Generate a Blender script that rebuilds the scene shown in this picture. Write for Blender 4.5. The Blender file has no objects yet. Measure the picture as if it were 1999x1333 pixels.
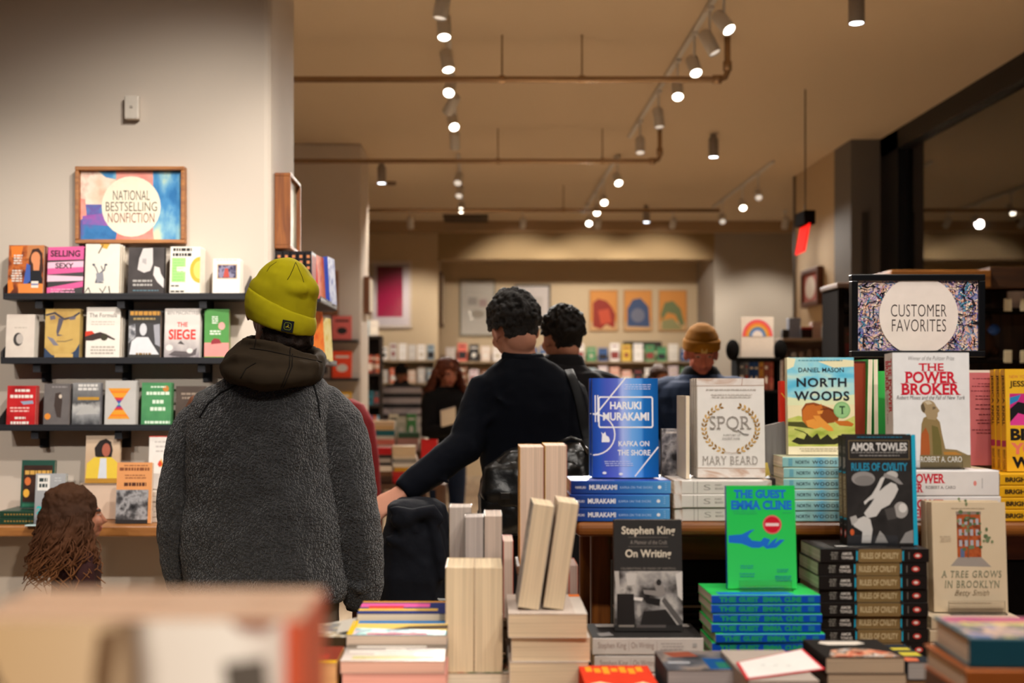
import bpy, bmesh, math, random, re
from mathutils import Vector, Matrix, noise as mnoise
from mathutils.bvhtree import BVHTree
random.seed(7)
SC = bpy.context.scene
COL = SC.collection
PI = math.pi
PANE = True
# camera frame: a pixel (of 1999x1333) and a depth give a point of the room
F, CX, CY, CZ = 2400.0, 933.0, 750.0, 1.45
def P(px, py, d): return Vector(((px - CX) / F * d, d, CZ + (CY - py) / F * d))
def X(px, d): return (px - CX) / F * d
def Z(py, d): return CZ + (CY - py) / F * d

# ------------------------------------------------------------------ materials
def lin(h):
    h = h.lstrip('#'); c = [int(h[i:i+2], 16) / 255 for i in (0, 2, 4)]
    return tuple((x / 12.92) if x <= .04045 else ((x + .055) / 1.055) ** 2.4 for x in c) + (1.0,)
_M = {}
def newmat(name):
    m = bpy.data.materials.new(name); m.use_nodes = True
    nt = m.node_tree; b = nt.nodes['Principled BSDF']
    return m, nt, b
def mat(col, rough=.55, metal=0.0, emit=0.0, var=.07, scale=40.0, bump=0.0, bscale=300.0, spec=.22):
    """plain paint, cloth, paper ...: a colour with a little procedural mottling"""
    if not isinstance(col, str): return col
    k = (col, rough, metal, emit, var, scale, bump, bscale, spec)
    if k in _M: return _M[k]
    m, nt, b = newmat('paint_' + col.strip('#'))
    L = nt.links; N = nt.nodes
    c = lin(col)
    b.inputs['Roughness'].default_value = rough; b.inputs['Metallic'].default_value = metal
    b.inputs['Specular IOR Level'].default_value = spec
    tc = N.new('ShaderNodeTexCoord')
    nz = N.new('ShaderNodeTexNoise'); nz.inputs['Scale'].default_value = scale; nz.inputs['Detail'].default_value = 2
    mx = N.new('ShaderNodeMix'); mx.data_type = 'RGBA'
    mx.inputs['A'].default_value = tuple(max(0, x * (1 - var)) for x in c[:3]) + (1,)
    mx.inputs['B'].default_value = tuple(min(1, x * (1 + var)) for x in c[:3]) + (1,)
    L.new(tc.outputs['Object'], nz.inputs['Vector']); L.new(nz.outputs['Fac'], mx.inputs['Factor'])
    L.new(mx.outputs['Result'], b.inputs['Base Color'])
    if emit:
        b.inputs['Emission Strength'].default_value = emit
        L.new(mx.outputs['Result'], b.inputs['Emission Color'])
    if bump:
        n2 = N.new('ShaderNodeTexNoise'); n2.inputs['Scale'].default_value = bscale; n2.inputs['Detail'].default_value = 4
        bp = N.new('ShaderNodeBump'); bp.inputs['Strength'].default_value = bump; bp.inputs['Distance'].default_value = .004
        L.new(tc.outputs['Object'], n2.inputs['Vector']); L.new(n2.outputs['Fac'], bp.inputs['Height']); L.new(bp.outputs['Normal'], b.inputs['Normal'])
    _M[k] = m
    return m
def ramp(stops, axis='X', rough=.4, key=None, noise=0.0, nscale=8.0):
    """a printed gradient along one axis of the object's own box"""
    k = ('ramp', tuple(stops), axis, rough, noise, nscale)
    if k in _M: return _M[k]
    m, nt, b = newmat('printed_gradient'); N = nt.nodes; L = nt.links; b.inputs['Specular IOR Level'].default_value = .15
    b.inputs['Roughness'].default_value = rough
    tc = N.new('ShaderNodeTexCoord'); sp = N.new('ShaderNodeSeparateXYZ'); cr = N.new('ShaderNodeValToRGB')
    L.new(tc.outputs['Generated'], sp.inputs[0])
    src = sp.outputs[axis]
    if noise:
        nz = N.new('ShaderNodeTexNoise'); nz.inputs['Scale'].default_value = nscale
        L.new(tc.outputs['Generated'], nz.inputs['Vector'])
        ma = N.new('ShaderNodeMath'); ma.operation = 'MULTIPLY_ADD'; ma.inputs[1].default_value = noise; ma.inputs[2].default_value = -noise / 2
        L.new(nz.outputs['Fac'], ma.inputs[0])
        ad = N.new('ShaderNodeMath'); ad.operation = 'ADD'; L.new(src, ad.inputs[0]); L.new(ma.outputs[0], ad.inputs[1]); src = ad.outputs[0]
    L.new(src, cr.inputs['Fac'])
    e = cr.color_ramp.elements
    while len(e) > 1: e.remove(e[-1])
    e[0].position = stops[0][0]; e[0].color = lin(stops[0][1])
    for p, c in stops[1:]:
        q = e.new(p); q.color = lin(c)
    L.new(cr.outputs['Color'], b.inputs['Base Color'])
    _M[k] = m
    return m
def blotch(cols, scale=6.0, rough=.45, detail=3.0, stretch=(1, 1, 1), coord='Object', dist=0.0, pos=None, kind='noise'):
    """a printed picture of soft blotches of several colours"""
    k = ('blotch', tuple(cols), scale, rough, detail, stretch, coord, dist, kind)
    if k in _M: return _M[k]
    m, nt, b = newmat('printed_picture'); N = nt.nodes; L = nt.links; b.inputs['Specular IOR Level'].default_value = .15
    b.inputs['Roughness'].default_value = rough
    tc = N.new('ShaderNodeTexCoord'); mp = N.new('ShaderNodeMapping'); mp.inputs['Scale'].default_value = stretch
    L.new(tc.outputs[coord], mp.inputs['Vector'])
    nz = N.new('ShaderNodeTexNoise'); nz.inputs['Scale'].default_value = scale; nz.inputs['Detail'].default_value = detail
    nz.inputs['Distortion'].default_value = dist
    L.new(mp.outputs[0], nz.inputs['Vector'])
    cr = N.new('ShaderNodeValToRGB'); L.new(nz.outputs['Fac'], cr.inputs['Fac'])
    e = cr.color_ramp.elements
    while len(e) > 1: e.remove(e[-1])
    n = len(cols)
    for i, c in enumerate(cols):
        p = .32 + .36 * i / max(1, n - 1)
        if i == 0: e[0].position = p; e[0].color = lin(c)
        else: q = e.new(p); q.color = lin(c)
    L.new(cr.outputs['Color'], b.inputs['Base Color'])
    _M[k] = m
    return m
def pagemat(col):
    """the cut edge of a block of paper: fine lines across the thickness"""
    k = ('page', col)
    if k in _M: return _M[k]
    m, nt, b = newmat('paper_edges'); N = nt.nodes; L = nt.links
    b.inputs['Roughness'].default_value = .8; b.inputs['Specular IOR Level'].default_value = .2
    tc = N.new('ShaderNodeTexCoord'); mp = N.new('ShaderNodeMapping'); mp.inputs['Scale'].default_value = (3, 420, 3)
    nz = N.new('ShaderNodeTexNoise'); nz.inputs['Scale'].default_value = 1; nz.inputs['Detail'].default_value = 6
    L.new(tc.outputs['Object'], mp.inputs['Vector']); L.new(mp.outputs[0], nz.inputs['Vector'])
    cr = N.new('ShaderNodeValToRGB'); c = lin(col); e = cr.color_ramp.elements
    e[0].position = .28; e[0].color = tuple(x * .68 for x in c[:3]) + (1,)
    e[1].position = .58; e[1].color = tuple(min(1, x * 1.05) for x in c[:3]) + (1,)
    L.new(nz.outputs['Fac'], cr.inputs['Fac']); L.new(cr.outputs['Color'], b.inputs['Base Color'])
    _M[k] = m
    return m
def woodmat(c1, c2, scale=1.0, rough=.4, axis=0):
    k = ('wood', c1, c2, scale, rough, axis)
    if k in _M: return _M[k]
    m, nt, b = newmat('wood'); N = nt.nodes; L = nt.links
    b.inputs['Roughness'].default_value = rough
    tc = N.new('ShaderNodeTexCoord'); mp = N.new('ShaderNodeMapping')
    s = [14 * scale] * 3; s[axis] = 1.2 * scale; mp.inputs['Scale'].default_value = s
    nz = N.new('ShaderNodeTexNoise'); nz.inputs['Scale'].default_value = 2.2; nz.inputs['Detail'].default_value = 6; nz.inputs['Distortion'].default_value = .6
    L.new(tc.outputs['Object'], mp.inputs['Vector']); L.new(mp.outputs[0], nz.inputs['Vector'])
    cr = N.new('ShaderNodeValToRGB'); e = cr.color_ramp.elements
    e[0].position = .35; e[0].color = lin(c1); e[1].position = .68; e[1].color = lin(c2)
    L.new(nz.outputs['Fac'], cr.inputs['Fac']); L.new(cr.outputs['Color'], b.inputs['Base Color'])
    _M[k] = m
    return m
def glassmat(name='clear_pane', rough=.0, tint=(1, 1, 1, 1), refl=1.0, base=.0):
    """thin glass or acrylic: lets light straight through, mirrors a little"""
    if name in _M: return _M[name]
    m = bpy.data.materials.new(name); m.use_nodes = True; nt = m.node_tree; nt.nodes.clear(); N = nt.nodes; L = nt.links
    o = N.new('ShaderNodeOutputMaterial'); t = N.new('ShaderNodeBsdfTransparent'); g = N.new('ShaderNodeBsdfGlossy')
    t.inputs[0].default_value = tint; g.inputs['Roughness'].default_value = rough
    fr = N.new('ShaderNodeFresnel'); fr.inputs['IOR'].default_value = 1.45
    ma = N.new('ShaderNodeMath'); ma.operation = 'MULTIPLY_ADD'; ma.inputs[1].default_value = refl; ma.inputs[2].default_value = base
    mx = N.new('ShaderNodeMixShader')
    L.new(fr.outputs[0], ma.inputs[0]); L.new(ma.outputs[0], mx.inputs[0]); L.new(t.outputs[0], mx.inputs[1]); L.new(g.outputs[0], mx.inputs[2]); L.new(mx.outputs[0], o.inputs[0])
    _M[name] = m
    return m

# ------------------------------------------------------------------ meshes and objects
class MB:
    def __init__(s): s.v = []; s.f = []; s.mi = []; s.m = []
    def mid(s, m):
        m = mat(m)
        if m not in s.m: s.m.append(m)
        return s.m.index(m)
    def add(s, vs, fs, m):
        b = len(s.v); i = s.mid(m)
        s.v += [tuple(v) for v in vs]; s.f += [tuple(b + j for j in f) for f in fs]; s.mi += [i] * len(fs)
        return s
    def box(s, x0, x1, y0, y1, z0, z1, m, M=None):
        vs = [Vector((x, y, z)) for x in (x0, x1) for y in (y0, y1) for z in (z0, z1)]
        if M is not None: vs = [M @ v for v in vs]
        return s.add(vs, [(0, 1, 3, 2), (4, 6, 7, 5), (0, 4, 5, 1), (2, 3, 7, 6), (0, 2, 6, 4), (1, 5, 7, 3)], m)
    def bbox(s, x0, x1, y0, y1, z0, z1, m, b=.004, M=None, seg=2):
        """box with rounded edges"""
        bm = bmesh.new(); bmesh.ops.create_cube(bm, size=1)
        for v in bm.verts: v.co = Vector(((x0 + x1) / 2 + v.co.x * (x1 - x0), (y0 + y1) / 2 + v.co.y * (y1 - y0), (z0 + z1) / 2 + v.co.z * (z1 - z0)))
        b = min(b, .45 * min(x1 - x0, y1 - y0, z1 - z0))
        bmesh.ops.bevel(bm, geom=bm.edges[:], offset=b, segments=seg, affect='EDGES', profile=.5)
        bm.verts.index_update()
        vs = [v.co.copy() for v in bm.verts]
        if M is not None: vs = [M @ v for v in vs]
        s.add(vs, [[v.index for v in f.verts] for f in bm.faces], m); bm.free(); return s
    def tube(s, pts, rad, m, n=10, cap=True, ref=None, power=2.0):
        """loft along a path; rad: number, or per point a number or (a, b)"""
        pts = [Vector(p) for p in pts]; k = len(pts)
        if not isinstance(rad, (list, tuple)): rad = [rad] * k
        vs = []; up = None
        for i, p in enumerate(pts):
            t = (pts[min(i + 1, k - 1)] - pts[max(i - 1, 0)]).normalized()
            if ref is not None:
                u = Vector(ref); u = (u - t * u.dot(t)).normalized()
            elif up is None:
                u = t.orthogonal().normalized()
            else:
                u = (up - t * up.dot(t)); u = u.normalized() if u.length > 1e-6 else t.orthogonal().normalized()
            up = u; w = t.cross(u)
            r = rad[i]; a, b = r if isinstance(r, (list, tuple)) else (r, r)
            for j in range(n):
                q = 2 * PI * j / n; c, si = math.cos(q), math.sin(q)
                if power != 2.0:
                    c = math.copysign(abs(c) ** (2 / power), c); si = math.copysign(abs(si) ** (2 / power), si)
                vs.append(p + u * (a * c) + w * (b * si))
        fs = [(i * n + j, i * n + (j + 1) % n, (i + 1) * n + (j + 1) % n, (i + 1) * n + j) for i in range(k - 1) for j in range(n)]
        if cap: fs += [tuple(range(n - 1, -1, -1)), tuple(range((k - 1) * n, k * n))]
        return s.add(vs, fs, m)
    def rings(s, rs, m, n=28, power=2.0, cap=True):
        """stack of level rings (cx, cy, cz, rx, ry[, slope_x, slope_y])"""
        vs = []
        for r in rs:
            cx, cy, cz, rx, ry = r[:5]; sx = r[5] if len(r) > 5 else 0; sy = r[6] if len(r) > 6 else 0
            pw = r[7] if len(r) > 7 else power
            for j in range(n):
                q = 2 * PI * j / n; c, si = math.cos(q), math.sin(q)
                if pw != 2.0:
                    c = math.copysign(abs(c) ** (2 / pw), c); si = math.copysign(abs(si) ** (2 / pw), si)
                dx, dy = rx * c, ry * si
                vs.append((cx + dx, cy + dy, cz + sx * dx + sy * dy))
        k = len(rs)
        fs = [(i * n + j, i * n + (j + 1) % n, (i + 1) * n + (j + 1) % n, (i + 1) * n + j) for i in range(k - 1) for j in range(n)]
        if cap: fs += [tuple(range(n - 1, -1, -1)), tuple(range((k - 1) * n, k * n))]
        return s.add(vs, fs, m)
    def ell(s, c, r, m, nu=20, nv=12, M=None):
        vs = []; c = Vector(c)
        for i in range(nv + 1):
            a = PI * i / nv
            for j in range(nu):
                q = 2 * PI * j / nu
                v = Vector((r[0] * math.sin(a) * math.cos(q), r[1] * math.sin(a) * math.sin(q), r[2] * math.cos(a)))
                if M is not None: v = M @ v
                vs.append(c + v)
        fs = [(i * nu + j, (i + 1) * nu + j, (i + 1) * nu + (j + 1) % nu, i * nu + (j + 1) % nu) for i in range(nv) for j in range(nu)]
        return s.add(vs, fs, m)
    def lathe(s, prof, m, n=20, M=None, c=(0, 0, 0)):
        """profile [(r, z)] turned about z"""
        vs = []; c = Vector(c)
        for r, z in prof:
            for j in range(n):
                v = Vector((r * math.cos(2 * PI * j / n), r * math.sin(2 * PI * j / n), z))
                if M is not None: v = M @ v
                vs.append(c + v)
        k = len(prof)
        fs = [(i * n + j, i * n + (j + 1) % n, (i + 1) * n + (j + 1) % n, (i + 1) * n + j) for i in range(k - 1) for j in range(n)]
        return s.add(vs, fs, m)
    def mesh(s, name):
        me = bpy.data.meshes.new(name); me.from_pydata(s.v, [], s.f)
        for m in s.m: me.materials.append(m)
        me.polygons.foreach_set('material_index', s.mi); me.update(); return me
    def build(s, name, parent=None, smooth=False):
        me = s.mesh(name)
        if smooth: me.polygons.foreach_set('use_smooth', [True] * len(me.polygons))
        o = bpy.data.objects.new(name, me); COL.objects.link(o)
        if parent is not None: o.parent = parent
        return o
def tag(o, label=None, cat=None, group=None, kind=None):
    if label: o['label'] = label
    if cat: o['category'] = cat
    if group: o['group'] = group
    if kind: o['kind'] = kind
    return o
def empty(name, label, cat, loc=(0, 0, 0), yaw=0.0, group=None):
    o = bpy.data.objects.new(name, None); COL.objects.link(o); o.empty_display_size = .05
    o.location = loc; o.rotation_euler = (0, 0, yaw)
    return tag(o, label, cat, group)
def struct(name, mb, label=None, smooth=False): return tag(mb.build(name, None, smooth), label, None, None, 'structure')
_kids = {}
def dup(o, label=None, group=None, parent=None, loc=None, mtx=None):
    c = o.copy(); COL.objects.link(c)
    if parent is not None: c.parent = parent
    if label: c['label'] = label
    if group: c['group'] = group
    if mtx is not None: c.matrix_basis = mtx
    if loc is not None: c.location = loc
    for k in [q for q in o.children]: dup(k, parent=c)
    return c
def fuse(mb, voxel, smooth=4, factor=.5):
    """one continuous surface out of overlapping lofts"""
    me = mb.mesh('tmp'); o = bpy.data.objects.new('tmp', me); COL.objects.link(o)
    r = o.modifiers.new('r', 'REMESH'); r.mode = 'VOXEL'; r.voxel_size = voxel
    if smooth:
        q = o.modifiers.new('s', 'SMOOTH'); q.factor = factor; q.iterations = smooth
    dg = bpy.context.evaluated_depsgraph_get(); dg.update()
    ev = o.evaluated_get(dg); out = bpy.data.meshes.new_from_object(ev)
    bpy.data.objects.remove(o); bpy.data.meshes.remove(me)
    out.materials.clear()
    out.polygons.foreach_set('use_smooth', [True] * len(out.polygons))
    return out
def mobj(name, me, m, parent=None):
    me.materials.append(mat(m)); me.name = name
    o = bpy.data.objects.new(name, me); COL.objects.link(o)
    if parent is not None: o.parent = parent
    return o
def displace(me, amp, scale, seed=0.0, octaves=2):
    ns = [v.normal.copy() for v in me.vertices]
    for v, n in zip(me.vertices, ns):
        p = v.co * scale + Vector((seed, seed * 1.7, seed * .3)); a = 0; g = 1
        for _ in range(octaves): a += g * mnoise.noise(p); p = p * 2.1; g *= .5
        v.co += n * (a * amp)
    me.update()

# ------------------------------------------------------------------ lettering
_T = {}
def glyphs(s, bold=0.0, serif=False, shear=0.0, space=1.0):
    k = (s, bold, serif, shear, space)
    if k in _T: return _T[k]
    cu = bpy.data.curves.new('t', 'FONT'); cu.body = s; cu.offset = bold; cu.shear = shear; cu.resolution_u = 3; cu.fill_mode = 'FRONT'; cu.space_character = space
    o = bpy.data.objects.new('t', cu); COL.objects.link(o)
    dg = bpy.context.evaluated_depsgraph_get(); dg.update()
    me = o.evaluated_get(dg).to_mesh()
    vs = [(v.co.x, v.co.y) for v in me.vertices]; fs = [tuple(p.vertices) for p in me.polygons]
    if serif:      # short bars across the ends of the stems
        ys = [v[1] for v in vs]; lo, hi = 0.0 - bold, max(ys)
        cnt = {}
        for f in fs:
            for a, b in zip(f, f[1:] + f[:1]): cnt[frozenset((a, b))] = cnt.get(frozenset((a, b)), 0) + 1
        for e, c in cnt.items():
            if c != 1 or len(e) != 2: continue
            a, b = (vs[i] for i in e)
            if abs(a[1] - b[1]) > .012: continue
            y = a[1]; x0, x1 = sorted((a[0], b[0])); L = x1 - x0
            if .03 < L < .30 and (abs(y - lo) < .03 or abs(y - .69) < .06 + bold):
                up = 1 if abs(y - lo) < .03 else -1; n = len(vs)
                ex = serif if isinstance(serif, float) else .06
                vs += [(x0 - ex, y), (x1 + ex, y), (x1 + ex * .8, y + up * .05), (x0 - ex * .8, y + up * .05)]; fs.append((n, n + 1, n + 2, n + 3))
    o.evaluated_get(dg).to_mesh_clear(); bpy.data.objects.remove(o); bpy.data.curves.remove(cu)
    if not vs: vs = [(0, 0), (1, 0), (1, 1)]; fs = [(0, 1, 2)]
    x0 = min(v[0] for v in vs); x1 = max(v[0] for v in vs); y0 = min(v[1] for v in vs); y1 = max(v[1] for v in vs)
    out = ([((x - x0) / (x1 - x0), (y - y0) / (y1 - y0)) for x, y in vs], fs)
    _T[k] = out
    return out
def decals(items, ref, mapf, pic, let):
    """flat printed shapes; item coordinates in the frame REF (x0, y0, x1, y1; y down); mapf(u, v, layer) -> point"""
    x0, y0, x1, y1 = ref
    def q(x, y, k): return mapf((x - x0) / (x1 - x0), 1 - (y - y0) / (y1 - y0), k)
    for k, it in enumerate(items):
        t, c = it[0], it[1]
        if t == 'R':
            a, b, d, e = it[2:6]; pic.add([q(a, e, k), q(d, e, k), q(d, b, k), q(a, b, k)], [(0, 1, 2, 3)], c)
        elif t == 'P':
            pts = it[2]; ar = sum(p[0] * r[1] - r[0] * p[1] for p, r in zip(pts, pts[1:] + pts[:1]))
            if ar > 0: pts = pts[::-1]
            pic.add([q(x, y, k) for x, y in pts], [tuple(range(len(pts)))], c)
        elif t == 'E':
            cx, cy, rx, ry = it[2:6]; n = 28
            pic.add([q(cx + rx * math.cos(2 * PI * j / n), cy - ry * math.sin(2 * PI * j / n), k) for j in range(n)], [tuple(range(n))], c)
        elif t == 'L':
            pts, w = it[2], it[3]
            for a, b in zip(pts, pts[1:]):
                dx, dy = b[0] - a[0], b[1] - a[1]; l = math.hypot(dx, dy) or 1; nx, ny = -dy / l * w / 2, dx / l * w / 2; ex, ey = dx / l * w * .35, dy / l * w * .35
                pic.add([q(a[0] - ex + nx, a[1] - ey + ny, k), q(b[0] + ex + nx, b[1] + ey + ny, k), q(b[0] + ex - nx, b[1] + ey - ny, k), q(a[0] - ex - nx, a[1] - ey - ny, k)], [(0, 1, 2, 3)], c)
        elif t == 'T':
            s, a, b, d, e = it[2:7]; o = it[7] if len(it) > 7 else {}
            vs, fs = glyphs(s, o.get('bold', 0.0), o.get('serif', False), o.get('shear', 0.0), o.get('space', 1.0))
            if o.get('down'): pts = [q(d - v * (d - a), b + u * (e - b), k) for u, v in vs]      # runs down the page
            else: pts = [q(a + u * (d - a), e - v * (e - b), k) for u, v in vs]
            let.add(pts, fs, c)
# ------------------------------------------------------------------ books
PAGE = '#e6d6c0'
def book(name, label, w, h, t, cover, spine=None, back=None, page=PAGE, hard=False, ref=None, front=(), sref=None, sp=(), bref=None, bk=(), group=None, cat='book', gloss=.35, parts=True):
    """stands on z=0, front cover towards -y, spine at -x"""
    c = .0026 if hard else .0008
    ins = .0035 if hard else .0006
    fm = mat(cover, rough=gloss); sm = mat(spine, rough=gloss) if spine else fm; bm_ = mat(back, rough=gloss) if back else fm
    r = min(.0025, t * .3)
    x0, x1, y0, y1 = -w / 2, w / 2, -t / 2, t / 2
    arc = lambda cx, cy, a0, a1, R: [(cx + R * math.cos(a0 + (a1 - a0) * i / 4), cy + R * math.sin(a0 + (a1 - a0) * i / 4)) for i in range(5)]
    outer = [(x1, y0)] + arc(x0 + r, y0 + r, 1.5 * PI, PI, r) + arc(x0 + r, y1 - r, PI, .5 * PI, r) + [(x1, y1)]
    ri = max(r - c, .0002)
    inner = [(x1, y0 + c)] + arc(x0 + r, y0 + r, 1.5 * PI, PI, ri) + arc(x0 + r, y1 - r, PI, .5 * PI, ri) + [(x1, y1 - c)]
    cm = MB(); n = len(outer)
    vs = [(x, y, z) for z in (0, h) for x, y in outer] + [(x, y, z) for z in (0, h) for x, y in inner]
    for i in range(n - 1):
        m = fm if i < 3 else (sm if i < n - 4 else bm_)
        o0, o1, i0, i1 = i, i + 1, 2 * n + i, 2 * n + i + 1
        q = [vs[o0], vs[o1], vs[o1 + n], vs[o0 + n], vs[i0], vs[i1], vs[i1 + n], vs[i0 + n]]
        cm.add(q, [(1, 0, 3, 2), (4, 5, 6, 7), (0, 1, 5, 4), (2, 3, 7, 6)] + ([(0, 4, 7, 3)] if i == 0 else []) + ([(1, 2, 6, 5)] if i == n - 2 else []), m)
    if not parts:        # far-off copy: one mesh
        cm.box(x0 + c, x1 - ins, y0 + c, y1 - c, ins, h - ins, pagemat(page))
        if front: decals(front, ref, lambda u, v, k: (x0 + u * w, y0 - .0003 - k * .00002, v * h), cm, cm)
        o = cm.build(name); return tag(o, label, cat, group)
    root = empty(name, label, cat, group=group)
    cm.build('cover', root)
    pb = MB(); pb.box(x0 + c, x1 - ins, y0 + c, y1 - c, ins, h - ins, pagemat(page)); pb.build('pages', root)
    pic, let = MB(), MB()
    if front: decals(front, ref, lambda u, v, k: (x0 + u * w, y0 - .0002 - k * .00002, v * h), pic, let)
    if bk: decals(bk, bref or ref, lambda u, v, k: (x1 - u * w, y1 + .0002 + k * .00002, v * h), pic, let)
    if pic.f: pic.build('cover_picture', root)
    if let.f: let.build('cover_lettering', root)
    if sp:
        pic, let = MB(), MB()
        decals(sp, sref, lambda u, v, k: (x0 - .0002 - k * .00002, y1 - v * t, h * (1 - u)), pic, let)
        for a, b, nm in ((pic, 1, 'spine_picture'), (let, 1, 'spine_lettering')):
            if a.f: a.build(nm, root)
    root['w'], root['h'], root['t'] = w, h, t
    return root
def dims(o): return o['w'], o['h'], o['t']
def put(o, M): o.matrix_basis = M; return o
def Rz(a): return Matrix.Rotation(a, 4, 'Z')
def Rx(a): return Matrix.Rotation(a, 4, 'X')
def Ry(a): return Matrix.Rotation(a, 4, 'Y')
def T(*v): return Matrix.Translation(Vector(v))
def stand(o, x, y, z, yaw=0.0, tilt=0.0):
    """front lower edge's middle at depth y; leans back by tilt"""
    t = o['t']; o['tilt'] = tilt; o['yaw'] = yaw
    return put(o, T(x, y, z + t * max(0.0, math.sin(tilt)) + .0004) @ Rz(yaw) @ Rx(-tilt) @ T(0, t / 2, 0))
FLATS = {'spine': Matrix(((0, 0, -1, 0), (1, 0, 0, 0), (0, -1, 0, 0), (0, 0, 0, 1))), 'foot': Rx(-PI / 2)}
FLATS['fore'] = Rz(PI) @ FLATS['spine']; FLATS['head'] = Rz(PI) @ FLATS['foot']
def flat(o, x, y, z, edge='spine', yaw=0.0, down=False):
    """lies on z, the named edge towards the camera, that edge's middle at (x, y)"""
    w, h, t = dims(o)
    dep = w if edge in ('spine', 'fore') else h
    M = FLATS[edge]
    if down: M = Ry(PI) @ M
    return put(o, T(x, y, z + t / 2 + .0004) @ Rz(yaw) @ T(0, dep / 2, 0) @ M @ T(0, 0, -h / 2))
def flat_stack(o, n, x, y, z, edge, labels, yaw=0.0, jit=.002, jyaw=.012, group=None, seed=1):
    """O and n-1 copies of it, from the bottom up; labels(i from the top)"""
    rnd = random.Random(seed); t = o['t']; out = []
    group = group or re.sub(r'^(topmost|upper|lower|lowest|middle|\w+ from the top) ', '', labels(0))
    for i in range(n):
        b = o if i == 0 else dup(o)
        b['label'] = labels(n - 1 - i)
        if group: b['group'] = group
        flat(b, x + rnd.uniform(-jit, jit), y + rnd.uniform(-jit, jit), z + i * (t + .0006), edge, yaw + rnd.uniform(-jyaw, jyaw))
        out.append(b)
    return out
ORD = ['topmost', 'second from the top', 'third from the top', 'fourth from the top', 'fifth from the top', 'sixth from the top', 'seventh from the top', 'eighth from the top', 'ninth from the top', 'tenth from the top', 'eleventh from the top', 'twelfth from the top']
NTH = ['first', 'second', 'third', 'fourth', 'fifth', 'sixth', 'seventh', 'eighth', 'ninth', 'tenth', 'eleventh', 'twelfth', 'thirteenth', 'fourteenth', 'fifteenth', 'sixteenth', 'seventeenth', 'eighteenth', 'nineteenth', 'twentieth', 'twenty-first', 'twenty-second', 'twenty-third', 'twenty-fourth', 'twenty-fifth', 'twenty-sixth', 'twenty-seventh', 'twenty-eighth']
def front_book(name, label, r, d, t, cover, tilt=.06, z=None, yaw=0.0, w=None, **kw):
    """a face-out book whose cover fills the photo's rectangle r at depth d"""
    s = F / d; x0, y0, x1, y1 = r
    W = (x1 - x0) / s; H = (y1 - y0) / s / math.cos(tilt)
    o = book(name, label, W, H, t, cover, ref=kw.pop('ref', r), **kw)
    zz = Z(y1, d) if z is None else z
    stand(o, X((x0 + x1) / 2, d), d, zz, yaw, tilt)
    return o
def behind(o, n, labels, gap=.003, group=None, dz=0.0, dx=0.0):
    """n more copies close behind a standing book"""
    out = []; yw = o['yaw']; st = (o['t'] + gap) / math.cos(o['tilt'])
    for i in range(n):
        k = i + 1
        b = dup(o, labels(i), group or 'copies of the ' + o['label'])
        o['group'] = group or 'copies of the ' + o['label']
        b.matrix_basis = T(-math.sin(yw) * st * k + dx * k, math.cos(yw) * st * k, dz * k) @ o.matrix_basis
        out.append(b)
    return out
# ------------------------------------------------------------------ the setting
CEIL = 3.8
WALLC = '#c9bdb0'
wallm = mat(WALLC, rough=.85, var=.03, scale=1.5, bump=.05, bscale=120)
backm = mat('#bfa888', rough=.85, var=.03, scale=1.5)
struct('floor', MB().box(-4.4, 5.0, -.2, 20, -.1, 0, woodmat('#a08c74', '#c8b296', .6, .45, 1)))
struct('ceiling', MB().box(-4.4, 5.0, -.2, 20, CEIL, CEIL + .1, mat('#cfbba0', rough=.9, var=.02, scale=.8)))
def wall(name, x0, x1, y0, y1, m=wallm, z0=0.0, z1=CEIL, b=.0, pad=0.0):
    mb = MB()
    if b: mb.bbox(x0, x1, y0, y1, z0 + .0005, z1 - .0005, m, b, seg=3)
    else: mb.box(x0, x1, y0, y1, z0 + .0005, z1 - .0005, m)
    return struct(name, mb)
wall('wall_left', -4.2, -.857, 5.1, 5.75, b=.03)
wall('wall_left_side', -4.4, -4.201, -.1, 20)
wall('wall_left_far', -4.2, -1.14, 12.0, 12.8, b=.02)
# far wall: two flanks and a shallow alcove with a lower head
wall('wall_back_left', -4.2, -.585, 18.0, 19.4, backm)
wall('wall_back_right', 3.46, 4.8, 18.0, 19.4, mat('#a59a8c', rough=.85))
wall('wall_right_recess', 4.75, 4.95, 13.7, 17.998, mat('#a59a8c', rough=.85))
wall('wall_right_partition', 3.901, 4.749, 13.7, 13.9, backm)
wall('wall_back', -.584, 3.459, 19.4, 19.6, backm)
wall('wall_back_head', -.584, 3.459, 18.0, 18.25, mat('#9c835f', rough=.85), z0=3.28)
struct('trim_1', MB().box(-.584, 3.459, 19.3, 19.398, 3.36, 3.44, mat('#c7b294')))            # picture rail of the alcove
struct('trim_2', MB().box(-4.2, 4.74, 17.7, 17.998, 3.66, 3.798, mat('#a88c6c')))             # shallow bulkhead at the far wall
# right side: plain wall far back, then a grey column and dark glazing towards the street
wall('wall_right_far', 3.58, 3.9, 12.35, 13.85, backm)
struct('trim_6', MB().box(3.57, 3.9, 13.851, 13.93, .001, CEIL - .001, mat('#4a3a28')))
wall('wall_right_column', 3.58, 3.9, 11.8, 12.349, mat('#6f6a66', rough=.7))
struct('trim_3', MB().box(3.68, 3.74, 11.77, 11.799, .6, 3.1, mat('#3a3734')))               # dark strip on the face of the column
darkm = mat('#15171a', rough=.4, var=.1)
nightm = mat('#0c0d0c', rough=.6, var=.3, scale=.6)
mb = MB()
for y0, y1 in ((11.3, 11.799), (6.9, 7.2), (2.6, 2.9), (.1, .3)): mb.box(3.86, 4.0, y0, y1, 0, CEIL - .001, darkm)
mb.box(3.86, 4.0, .1, 11.799, 3.62, CEIL - .001, darkm).box(3.86, 4.0, .1, 11.799, .001, .3, darkm)
struct('trim_4', mb)                                                                              # dark frames of the side glazing
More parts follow.
